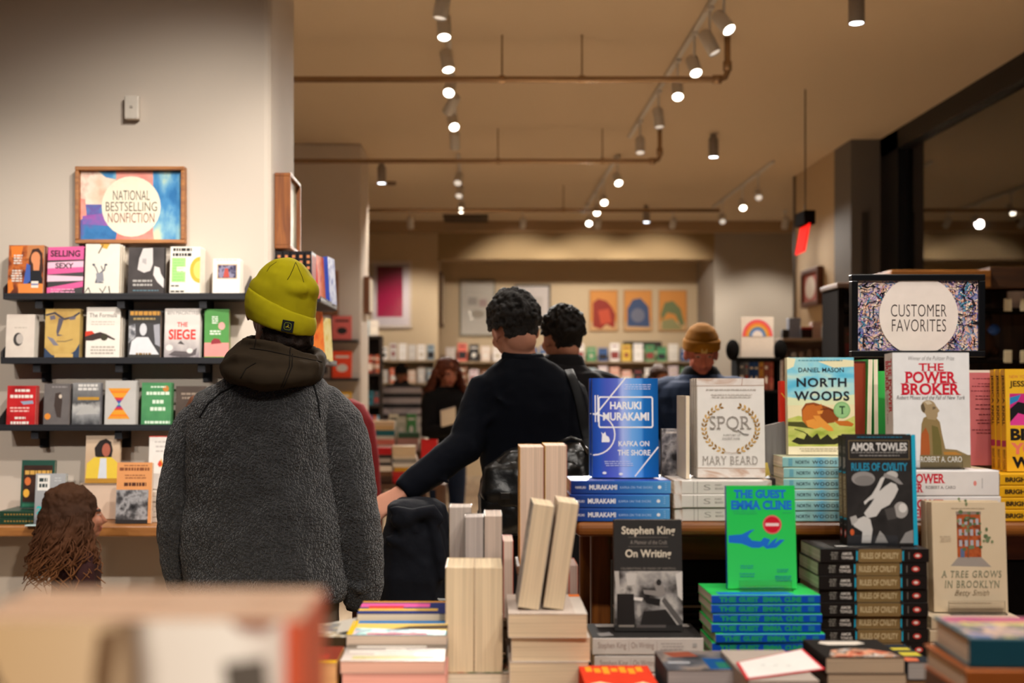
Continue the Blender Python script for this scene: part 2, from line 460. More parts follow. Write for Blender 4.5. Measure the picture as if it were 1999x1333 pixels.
struct('window_1', MB().box(3.93, 3.94, .3, 11.3, .3, 3.62, glassmat('side_glass', .01, refl=2.2, base=.02)), 'dark side window mirroring the ceiling spotlights')
struct('wall_outside', MB().box(4.6, 4.7, -.2, 12, -.1, 4.2, nightm))                            # the dark building beyond the side window

# ------------------------------------------------------------------ pipes, tracks, lamps
pipem = mat('#a98a68', rough=.25, metal=.6, var=.1)
def pipe(xl, xr, d, z, rods, label, elbow=True):
    t = empty('ceiling_pipe', label, 'pipe', (xl, d, z), group=None)
    pts = [(0, 0, 0), (xr - xl, 0, 0)]
    mb = MB()
    if elbow:
        L = xr - xl; mb.tube([(0, 0, 0), (L - .05, 0, 0), (L - .015, 0, .015), (L, 0, .05), (L, 0, CEIL - z - .002)], .021, pipem, 12)
        mb.tube([(L - .1, 0, 0), (L - .04, 0, 0)], .03, pipem, 12); mb.tube([(L, 0, .06), (L, 0, .12)], .03, pipem, 12)
    else: mb.tube(pts, .021, pipem, 12)
    mb.build('tube', t, True)
    for rx in rods:
        MB().tube([(rx - xl, 0, .0), (rx - xl, 0, CEIL - z - .002)], .006, mat('#8d7358')).lathe([(.028, -.02), (.028, .02)], pipem, 12, Ry(PI / 2), (rx - xl, 0, 0)).build('hanger', t)
    return t
pipe(-2.2, X(1420, 8.27), 8.27, 3.5, [X(980, 8.27), X(1136, 8.27)], 'copper coloured sprinkler pipe nearest the shop front')
pipe(-3.3, X(1288, 11.3), 11.3, 3.5, [X(972, 11.3), X(1176, 11.3)], 'middle copper coloured sprinkler pipe under the ceiling')
pipe(-3.6, X(1405, 14.5), 14.5, 3.5, [X(1100, 14.5)], 'sprinkler pipe closest to the far wall', False)
whitem = mat('#c9c4bd', rough=.4)
lensm = mat('#fff1dc', emit=14.0, var=0)
dimm = mat('#d9cfc2', emit=.9, var=0)
def track(x, y0, y1, label):
    t = empty('lighting_track', label, 'lighting track', (x, y0, CEIL - .03))
    MB().bbox(-.018, .018, 0, y1 - y0, 0, .029, whitem, .004).build('rail', t)
    return t
TW = (1.0, .93, .84)
def head(x, y, aim, label, lit=True, energy=90.0, size=75.0, z=3.55, light=True, on=lensm, blend=.6):
    """a track spotlight aimed at a point"""
    t = empty('track_spotlight', label, 'spotlight', (x, y, CEIL - .03), group='ceiling spotlights ' + ('by the white wall' if x < 0 else 'over the middle' if x < 2 else 'near the right wall'))
    v = (Vector(aim) - Vector((x, y, z))).normalized()
    q = Vector((0, 0, -1)).rotation_difference(v).to_matrix().to_4x4()
    off = Vector((0, 0, z - (CEIL - .03)))
    MB().tube([(0, 0, 0), (0, 0, off.z + .03)], .009, whitem, 8).bbox(-.02, .02, -.05, .05, -.02, 0, whitem, .003).build('stem', t)
    MB().lathe([(.0, .085), (.034, .085), (.042, .075), (.042, -.07), (.038, -.075), (.036, -.06), (.0, -.06)], whitem, 20, q, off).build('can', t, True)
    M2 = q @ T(0, 0, -.066)
    MB().lathe([(.0, 0), (.036, 0)], on if lit else dimm, 20, q, off + q @ Vector((0, 0, -.064))).build('lens', t)
    if light:
        ld = bpy.data.lights.new('spot', 'SPOT'); ld.energy = energy; ld.color = TW; ld.spot_size = math.radians(size); ld.spot_blend = blend; ld.shadow_soft_size = .05
        lo = bpy.data.objects.new('spot_lamp', ld); COL.objects.link(lo); lo.parent = t
        lo.matrix_basis = T(*(off + q @ Vector((0, 0, -.08)))) @ q
    return t
def downlight(px, py, label, energy=260.0):
    d = (3.58 - CZ) * F / (CY - py)
    t = empty('downlight', label, 'downlight', (X(px, d), d, CEIL), group='white ceiling downlights')
    MB().lathe([(.0, -.002), (.03, -.002), (.03, -.03), (.047, -.05), (.047, -.215), (.043, -.22), (.0, -.2)], mat('#8d837a', rough=.5), 20).build('can', t, True)
    MB().lathe([(.0, -.2185), (.0435, -.2185)], mat('#eef4ff', emit=9.0, var=0), 20).build('lens', t)
    ld = bpy.data.lights.new('down', 'SPOT'); ld.energy = energy; ld.color = (1, .86, .7); ld.spot_size = math.radians(110); ld.spot_blend = .8; ld.shadow_soft_size = .06
    lo = bpy.data.objects.new('down_lamp', ld); COL.objects.link(lo); lo.parent = t; lo.location = (0, 0, -.24)
    return t
track(-.2, 1.0, 11.5, 'white lighting track nearest the white wall')
track(-.2, 12.5, 16.6, 'far white lighting track in line with the track by the white wall')
track(1.43, 1.0, 11.6, 'white lighting track over the middle of the shop')
track(1.43, 12.6, 16.8, 'far white lighting track in line with the middle track')
track(3.1, 12.9, 16.2, 'short lighting track close to the plain wall at the far end')
HZ = 3.55 - CZ
dp = lambda py: HZ * F / (CY - py)
LT = 'on the track by the white wall'
k = 0
for py, lit, aim in ((12, 0, (-.6, 6.6, 1)), (55, 1, (-.1, 5.6, 0)), (120, 1, (.3, 6.4, 0)), (172, 1, (-.5, 6.0, 1)), (205, 0, (-1.5, 11, 1.5)), (240, 1, (.4, 7, 1)), (275, 0, (-.2, 13, 1)), (350, 0, (-.4, 11, 2)), (375, 0, (-.4, 12, 2)), (405, 1, (-.2, 11.5, 1))):
    d = dp(py); head(-.2, d, aim, ('lit' if lit else 'unlit looking') + ' white spotlight, ' + NTH[k] + ' visible ' + LT, lit, 330 if lit else 60); k += 1
k = 0
MT = 'on the middle track'
for py, lit, aim in ((45, 1, (2.6, 5.2, 1)), (85, 0, (2.8, 6.8, .5)), (130, 1, (1.7, 6, .8)), (178, 1, (1.2, 6.6, 1)), (232, 0, (1.6, 9, 0)), (285, 0, (1.3, 9.6, .5)), (350, 1, (1.8, 10, 1)), (390, 1, (1.6, 11, 1.2)), (410, 1, (1.4, 12, 1.2)), (432, 1, (1.2, 12, 1))):
    d = dp(py); head(1.43, d, aim, ('lit' if lit else 'unlit looking') + ' white spotlight, ' + NTH[k] + ' visible ' + MT, lit, 330 if lit else 60); k += 1
for d, lit, lb in ((13.6, 0, 'dim'), (14.4, 1, 'lit'), (15.6, 0, 'far dim')):
    head(3.1, d, (2.8, d - 3, 1), lb + ' spotlight on the short far track', lit, 90)
# spotlights of the same tracks nearer the shop front, above the picture
for i, (x, y, aim, e) in enumerate(((-.2, 1.6, (.2, 2.3, .9), 36), (-.2, 2.5, (-1.5, 5.0, 1.25), 215), (-.2, 3.3, (-1.3, 5.1, 1.4), 230), (-.2, 4.3, (-.9, 5.1, 1.0), 90), (1.43, 1.5, (.6, 2.3, 1.0), 70), (1.43, 2.2, (1.0, 2.6, 1.1), 45), (1.43, 3.4, (.6, 2.9, 1.2), 60), (1.43, 4.6, (.6, 4.6, 1.0), 90), (-.2, 5.4, (-.3, 3.6, 1.4), 60))):
    head(x, y, aim, 'white ceiling spotlight above the shop front, ' + NTH[i] + ' along', True, e, 66 if i in (1, 2, 3) else 75, blend=1.0 if i in (1, 2, 3) else .6)
downlight(1672, 46, 'white ceiling downlight nearest the dark window')
downlight(1393, 307, 'white ceiling downlight above the rainbow card')
downlight(745, 358, 'white ceiling downlight beside the far pillar')
downlight(1262, 434, 'farthest white ceiling downlight near the far wall')
# unseen track added close to the window, lighting the display from the street side
for x, lb in ((-.2, 'by the white wall'), (1.43, 'over the middle')):
    pass
t = track(-1.2, 0, .05, 'short white lighting track just inside the shop window'); t.location = (-1.2, .45, CEIL - .03); t.rotation_euler = (0, 0, -PI / 2)
[c for c in t.children][0].scale = (1, 80, 1)
for i, (x, aim, e) in enumerate(((-.9, (-.5, 2.6, 1.2), 45), (-.2, (.1, 2.3, 1.0), 60), (.35, (.6, 2.5, 1.2), 75), (.9, (.9, 2.5, 1.25), 75), (1.5, (1.0, 2.4, 1.1), 60), (2.1, (2.4, 7, 1.0), 60), (-2.1, (-1.75, 5.1, 1.0), 290), (-2.7, (-1.9, 5.1, 1.0), 200))):  # last two heads: added front fill for the white wall
    head(x, .45, aim, 'white window spotlight, ' + NTH[i] + ' of the row above the display', True, e, 60 if i < 6 else 36)
# far wall washers
for i, x in enumerate((-.9, .6, 1.6, 2.6, 4.1)):
    head(x, 16.4, (x, 19.4, 1.7) if -.5 < x < 3 else (x, 18, 1.5), 'small spotlight washing the far wall, ' + NTH[i] + ' from the pillar', True, 170, 80, z=3.6, on=dimm)
# exit sign on a rod
d = 9.8
t = empty('exit_sign', 'glowing red exit sign hanging from a thin ceiling rod', 'exit sign', (X(1572, d), d, 0))
MB().tube([(0, 0, Z(415, d)), (0, 0, CEIL - .001)], .006, mat('#5a4a3a')).build('rod', t)
MB().bbox(-.045, .045, -.12, .12, Z(441, d), Z(414, d), mat('#1a1411', rough=.95, spec=.02), .006, Rz(.05)).build('housing', t)
MB().bbox(-.006, .006, -.15, .15, Z(495, d), Z(440, d), mat('#e01a10', emit=1.5, var=.02, spec=.02, rough=.9), .002, T(0, 0, Z(440, d)) @ Ry(.18) @ T(0, 0, -Z(440, d)) @ Rz(-.02)).build('lit_panel', t)
MB().bbox(.046, .052, -.05, .05, Z(438, d), Z(424, d), mat('#e01818', emit=1.0), .002, Rz(.35)).build('indicator', t)
# slot diffuser and small plates
t = MB().bbox(X(868, 17.9), X(952, 17.9), 17.0, 17.65, 3.77, 3.799, mat('#4a3a2a', rough=.7), .004).build('air_vent'); tag(t, 'dark slot air vent in the ceiling near the far wall', 'vent')
t = MB().lathe([(0, 0), (.06, 0), (.055, -.03), (0, -.035)], mat('#7a6450'), 16).build('smoke_detector', None, True); t.location = (X(764, 14.3), 14.3, CEIL - .001); tag(t, 'small round smoke detector on the ceiling by the far pillar', 'smoke detector')
t = empty('wall_box', 'small white electrical box high on the white wall', 'electrical box', (X(261, 5.1), 5.098, Z(236, 5.1)))
MB().bbox(-.03, .03, -.035, 0, 0, .098, mat('#cfc6ba', rough=.5), .006).build('cover_plate', t)
MB().bbox(-.006, .006, -.038, -.0352, .044, .056, mat('#a89f94'), .002).build('screw_cap', t)
# ------------------------------------------------------------------ framed sign on the white wall
def frame_sign(name, label, cat, x0, x1, z0, z1, y, dep, fw, fcol, items, ref, bg, glass=False, fb=.003):
    """a framed print on a wall that faces the camera; the frame's back at depth y"""
    t = empty(name, label, cat, ((x0 + x1) / 2, y, z0)); w = x1 - x0; h = z1 - z0
    fr = MB()
    for a in ((-w / 2, w / 2, h - fw, h), (-w / 2, w / 2, 0, fw), (-w / 2, -w / 2 + fw, fw, h - fw), (w / 2 - fw, w / 2, fw, h - fw)):
        fr.bbox(a[0], a[1], -dep, 0, a[2], a[3], fcol, fb)
    fr.build('frame', t)
    yp = -dep * .45
    pr, let = MB(), MB(); pr.box(-w / 2 + fw, w / 2 - fw, yp, yp + .004, fw, h - fw, bg)
    iw, ih = w - 2 * fw, h - 2 * fw
    decals(items, ref, lambda u, v, k: (-iw / 2 + u * iw, yp - .0008 - k * .0002, fw + v * ih), pr, let)
    pr.build('print', t)
    if let.f: let.build('lettering', t)
    if glass: MB().box(-w / 2 + fw, w / 2 - fw, yp - .012, yp - .010, fw, h - fw, glassmat('picture_glass', .0, refl=1.3)).build('glazing', t)
    return t
brownf = woodmat('#8a5426', '#b0733a', 2, .45, 0)
d = 5.06
ref = (156, 334, 352, 466)
ink = '#4a4038'
blue_b = blotch(['#2f6fa8', '#4a8cc0', '#86b8cc', '#c8d8b8'], 14, .5, 5, (1, 1, .5))
peach_b = blotch(['#e0a890', '#e8c8b0', '#f0ddcc', '#d89888'], 10, .5, 4)
deep_b = blotch(['#2a5e98', '#3c7ab4', '#6a5aa0', '#4a8ac0'], 9, .5, 4)
coral_b = blotch(['#d87068', '#e48a80', '#eca898'], 8, .5, 4)
items = [('R', peach_b, 156, 334, 232, 400), ('P', blue_b, [(190, 334), (226, 334), (226, 350), (205, 346)]), ('R', coral_b, 225, 334, 296, 466), ('R', blue_b, 296, 334, 352, 466),
         ('P', deep_b, [(156, 400), (166, 398), (226, 398), (226, 466), (156, 466)]), ('P', coral_b, [(156, 386), (165, 388), (168, 420), (156, 428)]),
         ('P', blotch(['#7a4a9a', '#9a5aa8', '#5a6ab0'], 12), [(160, 420), (226, 412), (226, 440), (160, 436)]),
         ('P', coral_b, [(226, 456), (296, 450), (298, 466), (224, 466)]),
         ('E', '#efe4cc', 254, 402, 57, 58),
         ('T', ink, 'NATIONAL', 219, 371, 290, 390, {'bold': -.004}), ('T', ink, 'BESTSELLING', 205, 393, 304, 411, {'bold': -.004}), ('T', '#7a3c34', 'NONFICTION', 209, 414, 299, 433, {'bold': -.004})]
frame_sign('framed_sign', 'brown framed sign with a cream circle on blue and coral paint, on the white wall', 'sign', X(147, d), X(361, d), Z(475, d), Z(325, d), 5.098, .045, .016, brownf, items, ref, '#d8c8b8')
# the like sign on the return of the wall, seen edge on
t = empty('framed_sign', 'brown framed sign seen edge on, on the return of the white wall', 'sign', (-.856, 5.32, Z(486, 5.2)), PI / 2)
hw, hh = .15, .318
fr = MB()
for a in ((-hw, hw, hh - .014, hh), (-hw, hw, 0, .014), (-hw, -hw + .014, .014, hh - .014), (hw - .014, hw, .014, hh - .014)): fr.bbox(a[0], a[1], -.068, -.001, a[2], a[3], woodmat('#6e3a16', '#94561f', 2, .45, 2), .002)
fr.build('frame', t); MB().box(-hw + .014, hw - .014, -.05, -.046, .014, hh - .014, blotch(['#e6dcc4', '#d8d2bc', '#c8c8b0', '#9ab0a8'], 10)).build('print', t)

# ------------------------------------------------------------------ dark metal shelves and the books on them
shelfm = mat('#26262a', rough=.4, var=.1)
SHY = 4.96      # front edge
def metal_shelf(z, x0, x1, label, lip=.09):
    t = empty('wall_shelf', label, 'shelf', ((x0 + x1) / 2, 5.098, z)); w = x1 - x0; dep = 5.098 - SHY
    mb = MB(); mb.bbox(-w / 2, w / 2, -dep, 0, -.016, 0, shelfm, .002); mb.build('shelf_board', t)
    MB().box(-w / 2, w / 2, -dep, -dep + .003, 0, .010, shelfm).build('front_lip', t)
    for s in (-1, 1):
        x = s * w / 2
        m = MB(); vs = [(x, -dep, -.016), (x, 0, -.016), (x, 0, lip), (x, -.02, lip), (x, -dep, lip * .35)]
        vs2 = [(a - s * .003, b, c) for a, b, c in vs]
        m.add(vs + vs2, [tuple(range(5)), tuple(range(9, 4, -1))] + [(i, (i + 1) % 5, 5 + (i + 1) % 5, 5 + i) for i in range(5)], shelfm); m.build('end_plate', t)
    for x in (-w * .36, -w * .02, w * .32):
        MB().box(x - .015, x + .015, -dep + .02, 0, -.05, -.0165, shelfm).bbox(x - .02, x + .02, -.006, 0, -.09, -.0165, shelfm, .002).build('bracket', t)
    return t
S1, S2, S3 = 1.808, 1.549, 1.278
xa, xb = X(6, SHY), X(479, SHY)
metal_shelf(S1, xa, xb, 'topmost dark metal wall shelf, below the framed circle sign')
metal_shelf(S2, xa - .01, xb - .005, 'middle dark metal wall shelf, second below the framed sign')
metal_shelf(S3, xa - .02, xb, 'lowest dark metal wall shelf, above the wooden ledge')
BD = 4.985
NEARW = 'on the white wall'
def shelf_book(r, zs, cover, items, label, n=0, t=.026, page=PAGE, tilt=.10, hard=True, spine=None, d=BD, backlabel=None, yaw=0.0, **kw):
    s = F / d
    o = front_book('book', label, r, d, t, cover, tilt=tilt, z=zs, front=items, page=page, hard=hard, spine=spine, yaw=yaw, **kw)
    # cover's rectangle is given by its upper edge; the lower edge stands on the shelf
    if n: behind(o, n, lambda i: (backlabel or 'copy') + ', ' + NTH[i] + ' behind')
    return o
def lines(col, x0, x1, y, n, dy, h=1.6, rag=.1, seed=3):
    """rows of print too small to read"""
    r = random.Random(seed + int(y)); out = []
    for i in range(n):
        a = x0 + (x1 - x0) * rag * r.random(); b = x1 - (x1 - x0) * rag * r.random(); x = a
        while x < b:
            l = min(b - x, 3 + 6 * r.random()); out.append(('R', col, x, y + i * dy, x + l, y + i * dy + h)); x += l + 1.4
    return out
W = '#e4dcd0'; BK = '#1e1a1a'
# top shelf
skin = '#d88a5e'
o = shelf_book((14, 474, 83, 573), S1, '#6a2c14', [
    ('R', blotch(['#3a1a10', '#7a3416', '#c0662a', '#4a2012'], 16, .4), 14, 474, 83, 573), ('P', '#e07a2a', [(18, 476), (42, 476), (38, 498), (20, 498)]), ('R', '#c07a48', 50, 474, 83, 500),
    ('P', '#3a1f18', [(54, 500), (60, 482), (72, 480), (80, 490), (82, 520), (76, 560), (54, 540)]), ('E', skin, 67, 500, 9, 13), ('P', skin, [(62, 508), (76, 506), (74, 530), (64, 530)]),
    ('P', '#16161c', [(52, 530), (62, 524), (76, 524), (82, 540), (82, 556), (46, 556)]), ('P', '#3c5aa8', [(50, 510), (57, 514), (58, 545), (44, 556)]),
    ('P', '#e0843c', [(34, 550), (83, 550), (83, 573), (36, 573)]), ('R', '#e6d8cc', 60, 545, 74, 558), ('R', '#6a70a0', 60, 550, 74, 553),
    ('P', '#d8782a', [(14, 545), (22, 540), (26, 560), (16, 573)])] + lines('#d8cfc6', 23, 42, 493, 4, 5, 3) + lines('#d8cfc6', 20, 42, 523, 5, 5, 3),
    'orange and brown paperback with a dark-haired woman at a table, on the topmost shelf', 1, .022, backlabel='woman at a table paperback on the topmost shelf')
o = shelf_book((91, 478, 161, 573), S1, '#2a2628', [('P', '#d85a94', [(91, 478), (161, 476), (161, 502), (91, 504)]), ('P', '#e8b8cc', [(91, 508), (161, 505), (161, 518), (91, 520)]), ('P', '#d85a94', [(91, 520), (161, 517), (161, 527), (91, 532)]),
    ('P', '#e8c0d0', [(91, 533), (161, 536), (161, 544), (91, 546)]), ('P', '#d85a94', [(91, 558), (161, 545), (161, 556), (91, 569)]),
    ('T', '#241c20', 'SELLING', 96, 484, 154, 497, {'bold': .03}), ('T', '#241c20', 'SEXY', 106, 509, 142, 520, {'bold': .03})] + lines('#e49ab8', 98, 146, 560, 2, 5, 2.4, .02),
    'black hardback wrapped in pink printed bands, second along the topmost shelf', 1, .02, backlabel='pink banded hardback on the topmost shelf', page='#d85a94', spine='#d85a94')
o = shelf_book((164, 472, 232, 573), S1, '#dcd4c6', [('P', '#d8a040', [(192, 472), (212, 472), (206, 482), (198, 480)]), ('L', '#6a5a44', [(190, 490), (198, 474)], 2.5),
    ('L', '#4a4a58', [(180, 512), (186, 520), (190, 530)], 2), ('L', '#4a4a58', [(204, 512), (202, 524), (190, 532), (186, 548), (200, 548)], 2.4), ('L', '#4a4a58', [(196, 516), (200, 526)], 2), ('E', '#4a4a58', 181, 513, 3, 2), ('E', '#4a4a58', 205, 513, 3, 2), ('P', '#8a8a92', [(186, 530), (200, 528), (202, 545), (188, 549)]),
    ('L', '#3a3634', [(166, 567), (172, 558), (176, 568)], 1.6), ('L', '#3a3634', [(194, 560), (200, 568), (206, 556)], 1.6), ('L', '#3a3634', [(212, 556), (214, 568)], 2)],
    'cream hardback with an ink animal sketch, third along the topmost shelf', 2, .03, backlabel='cream hardback with an ink sketch on the topmost shelf', spine='#d4cabb')
o = shelf_book((249, 478, 319, 573), S1, '#3a3636', [('R', blotch(['#2e2a2a', '#3e3838', '#4a4444'], 9), 249, 478, 319, 573), ('P', '#c8c2c0', [(277, 480), (296, 479), (297, 510), (292, 524), (280, 528), (267, 522), (270, 500)]), ('P', '#a8a2a2', [(276, 500), (284, 500), (284, 512), (276, 508)]), ('P', '#d0cac8', [(300, 515), (310, 518), (313, 530), (319, 540), (319, 558), (306, 546), (298, 532)])] + lines('#a8a4a0', 258, 298, 542, 2, 8, 4, .05) + lines('#5a7a88', 258, 310, 562, 1, 5, 2, .02),
    'black and white photographic paperback with a man in profile, on the topmost shelf', 1, .012, backlabel='pale green edged paperback behind the profile photograph', page='#9ab0ac')
o = shelf_book((330, 477, 390, 573), S1, '#ddd6ca', [('R', '#9ce07e', 334, 499, 361, 547), ('R', '#ddd6ca', 344, 517, 361, 527), ('P', '#d8a83a', [(389.5 - 20 * math.cos(PI * (i / 16 - .5)), 523 + 26 * math.sin(PI * (i / 16 - .5))) for i in range(17)]), ('P', '#e4c468', [(389.5 - 13 * math.cos(PI * (i / 16 - .5)), 523 + 18 * math.sin(PI * (i / 16 - .5))) for i in range(17)])] + lines('#2a2826', 335, 374, 480, 2, 10, 6, .05) + lines('#4a4a44', 332, 350, 553, 1, 5, 3) + lines('#2a2826', 332, 362, 564, 1, 5, 3) + lines('#7cc060', 336, 358, 503, 8, 5.6, 1),
    'white hardback with a lemon half and green panel, fifth along the topmost shelf', 2, .026, backlabel='white hardback with a lemon half on the topmost shelf')
o = shelf_book((414, 501, 468, 573), S1, '#e0d8ce', [('R', '#b89a80', 423, 512, 462, 541), ('R', blotch(['#2a2638', '#4a4460', '#8a86a0', '#3a3040'], 40), 425, 514, 460, 539), ('P', '#b04a40', [(438, 520), (444, 520), (447, 538), (435, 538)]), ] + lines('#b8aea8', 420, 462, 503, 1, 5, 2, .02),
    'small white book with a framed photograph, at the shelf end nearest the beanie', 1, .03, backlabel='small white book with a framed photograph on the topmost shelf')
# middle shelf
o = shelf_book((10, 611, 66, 699), S2, '#cfc2b6', [('R', blotch(['#c8b8ae', '#d6cabe', '#cdbcb2'], 7), 10, 611, 66, 699), ('E', '#3a3634', 34, 660, 9.5, 13), ('E', '#b8aea6', 37, 659, 7, 10)] + lines('#b4a89c', 24, 52, 636, 1, 5, 2), 'pale square book with a small dark oval portrait, first on the middle shelf', 1, .02, backlabel='pale book with an oval portrait on the middle shelf', page='#c4ccc8')
o = shelf_book((86, 600, 154, 699), S2, '#b89650', [('R', blotch(['#a88444', '#c4a25c', '#b89650'], 8), 86, 600, 154, 699), ('P', '#2e3e58', [(86, 676), (100, 690), (126, 697), (146, 682), (154, 668), (154, 699), (86, 699)]),
    ('L', '#3e3a44', [(88, 612), (104, 608), (122, 620)], 4), ('L', '#3e3a44', [(124, 620), (140, 616), (152, 608)], 4), ('P', '#55505c', [(112, 618), (122, 620), (116, 640), (112, 650), (122, 652), (110, 654), (108, 644)]), ('P', '#66606c', [(94, 614), (104, 612), (106, 620), (96, 622)]), ('P', '#66606c', [(132, 617), (146, 614), (144, 621), (134, 622)]), ('L', '#7a684a', [(110, 664), (126, 664), (140, 660)], 2), ('P', '#7a7680', [(90, 654), (102, 658), (114, 672), (104, 672)]), ('R', '#c8a460', 106, 688, 142, 699)],
    'mustard yellow paperback filled by a bespectacled face, second on the middle shelf', 1, .018, backlabel='paperback behind the mustard yellow face book', page='#7a94a4')
o = shelf_book((166, 597, 233, 699), S2, '#e0d8ce', [('T', '#5a534c', 'The Formula', 172, 609, 226, 617, {'serif': .03}), ] + lines('#c0b4a8', 174, 222, 625, 2, 5, 2, .05) + [('P', '#c83a24', [(165, 645), (178, 644), (184, 650), (180, 660), (165, 662)]), ('P', '#3a2a28', [(165, 655), (186, 648), (194, 646), (206, 650), (224, 660), (222, 662), (206, 656), (190, 660), (180, 663), (165, 663)]), ('E', '#3a3626', 202, 656, 7, 7)] + lines('#aaa096', 174, 226, 674, 3, 6, 3, .1),
    'white book with a red racing car across it, third on the middle shelf', 2, .03, backlabel='white book with a red racing car on the middle shelf')
o = shelf_book((249, 603, 312, 699), S2, '#26262a', [('R', '#33312f', 249, 603, 312, 699), ('R', '#3e3c3e', 250, 628, 312, 690), ('P', blotch(['#8a8a8e', '#c4c4c8', '#5a5a60'], 30), [(250, 634), (262, 630), (264, 655), (250, 668)]), ('E', '#c6c6ca', 278, 641, 7, 12), ('P', '#d2d2d6', [(252, 690), (256, 664), (266, 656), (288, 656), (298, 672), (310, 690)]), ('P', '#9a9aa2', [(298, 632), (310, 630), (312, 675), (302, 670)]), ] + lines('#c08a3a', 252, 311, 605, 1, 5, 8, .0) + lines('#a08858', 258, 302, 618, 1, 5, 4, .03) + lines('#8a6a3a', 264, 296, 687, 1, 5, 3),
    'dark book with a grey photograph under gold lettering, fourth on the middle shelf', 1, .028, backlabel='dark book under gold lettering on the middle shelf', page='#c8a890')
o = shelf_book((320, 599, 389, 699), S2, '#d0c8c2', [('R', ramp([(0, '#8a8286'), (.3, '#b8b0ae'), (.6, '#d2cac4'), (1, '#d8d0ca')], 'Z', .45, noise=.5, nscale=5), 320, 599, 389, 699), ('T', '#7a7472', 'BEN MACINTYRE', 325, 604, 384, 611, {}), ('T', '#d03028', 'THE', 344, 626, 365, 635, {'serif': .05, 'bold': .02}), ('T', '#d03028', 'SIEGE', 328, 640, 381, 660, {'serif': .06, 'bold': .03}), ('P', '#4a4444', [(346, 668), (352, 662), (360, 670)]), ('P', '#5a5254', [(328, 690), (340, 682), (372, 684), (384, 676), (382, 690), (360, 696)]), ('E', '#d8d2ce', 330, 676, 7, 6), ('E', '#d8d2ce', 370, 682, 6, 5)] + lines('#4a4446', 334, 378, 690, 2, 4, 2, .05),
    'pale grey book with red capitals over smoke, fifth on the middle shelf', 2, .012, backlabel='pale grey book with red capitals on the middle shelf')
o = shelf_book((399, 601, 446, 699), S2, '#4c8a44', [('R', '#4c8a44', 399, 601, 446, 699), ('R', '#d88a84', 399, 667, 446, 694), ('E', '#d89a94', 432, 634, 6.5, 7.5), ('P', '#8a2c34', [(412, 664), (418, 658), (428, 660), (432, 668), (412, 670)]), ('R', '#7a9a4a', 399, 694, 446, 699)] + lines('#d4dccc', 413, 425, 615, 4, 4, 2.4, .05) + lines('#d4dccc', 409, 431, 643, 2, 5, 3, .05),
    'green and pink paperback with pink dot, last on the middle shelf', 3, .028, backlabel='green and pink paperback on the middle shelf', page='#d8caa4', hard=False, yaw=.12)
# lowest shelf
o = shelf_book((12, 751, 68, 830), S3, '#a8161a', [('R', blotch(['#8a1014', '#b81c20', '#c8282a'], 9), 12, 751, 68, 830), ] + lines('#e0d8d0', 27, 56, 758, 1, 5, 5, .0) + lines('#e0d8d0', 18, 62, 769, 1, 5, 6, .0) + [('P', '#8a9ab0', [(38, 782), (62, 780), (64, 786), (44, 788)])] + lines('#e4b0a8', 16, 58, 793, 2, 6, 3, .1) + lines('#e0d8d0', 26, 50, 812, 1, 5, 4) + lines('#e0d8d0', 20, 56, 821, 1, 5, 5, .02),
    'bright red hardback with white lettering, first on the lowest shelf', 1, .018, backlabel='bright red hardback on the lowest shelf')
o = shelf_book((84, 747, 134, 830), S3, '#575052', [('R', blotch(['#4e484a', '#66605f', '#5a5456'], 6), 84, 747, 134, 830), ('P', '#3a2e2a', [(106, 766), (116, 764), (120, 780), (118, 814), (110, 812), (104, 790)]), ('E', '#c8b8a8', 116, 772, 3, 4), ('E', '#d8842c', 92, 811, 6, 6)] + lines('#8a8484', 96, 130, 752, 1, 5, 3),
    'grey book with a small orange seal, second on the lowest shelf', 1, .018, backlabel='grey book with an orange seal on the lowest shelf')
o = shelf_book((140, 745, 194, 830), S3, '#77757a', [('R', ramp([(0, '#2e2e32'), (.25, '#8a8a8c'), (.45, '#b0aeac'), (.55, '#4a4a4c'), (1, '#8a8888')], 'Z', .45, noise=.35, nscale=4), 140, 745, 194, 830), ('R', '#b08430', 150, 773, 192, 779), ('P', '#a8a6a4', [(146, 808), (164, 790), (178, 792), (192, 806)])] + lines('#d0ccc8', 150, 190, 748, 2, 7, 5, .02),
    'grey landscape covered book with a gold line, third on the lowest shelf', 1, .016, backlabel='grey landscape book on the lowest shelf')
tri = []
for i in range(10):
    c = ['#d8942c', '#dc8a28', '#e0741e', '#d8941e', '#d8942c'][i % 5]; w_ = 22 - i * 2.1; y = 756 + i * 3.0
    tri += [('P', c if i < 6 else ['#c83c28', '#b43050', '#5a3a8a', '#2a6aa8'][i - 6], [(231 - w_, y), (231 + w_, y), (231 + w_ - 2, y + 3.2), (231 - w_ + 2, y + 3.2)])]
    y2 = 816 - i * 2.9
    tri += [('P', c if i < 6 else ['#c83c28', '#b43050', '#5a3a8a', '#2aa0a8'][i - 6], [(231 - w_, y2), (231 + w_, y2), (231 + w_ - 2, y2 - 3.2), (231 - w_ + 2, y2 - 3.2)])]
o = shelf_book((203, 741, 264, 830), S3, '#b6b2ae', tri, 'light grey book with an orange hourglass burst, on the lowest shelf', 1, .018, backlabel='light grey hourglass book on the lowest shelf')
o = shelf_book((275, 745, 333, 830), S3, '#3f7a4c', [('R', blotch(['#37704a', '#4a8a58', '#3f7a4c'], 7), 275, 745, 333, 830), ('E', '#c07a34', 322, 757, 6, 6)] + sum([lines('#d0e0cc', 296 - a, 318 + a, y, 1, 5, h, .02) for a, y, h in ((4, 752, 3), (12, 763, 6), (0, 779, 7), (4, 793, 7), (14, 820, 5))], []),
    'green hardback with pale lettering and an orange seal, on the lowest shelf', 1, .02, backlabel='green hardback on the lowest shelf')
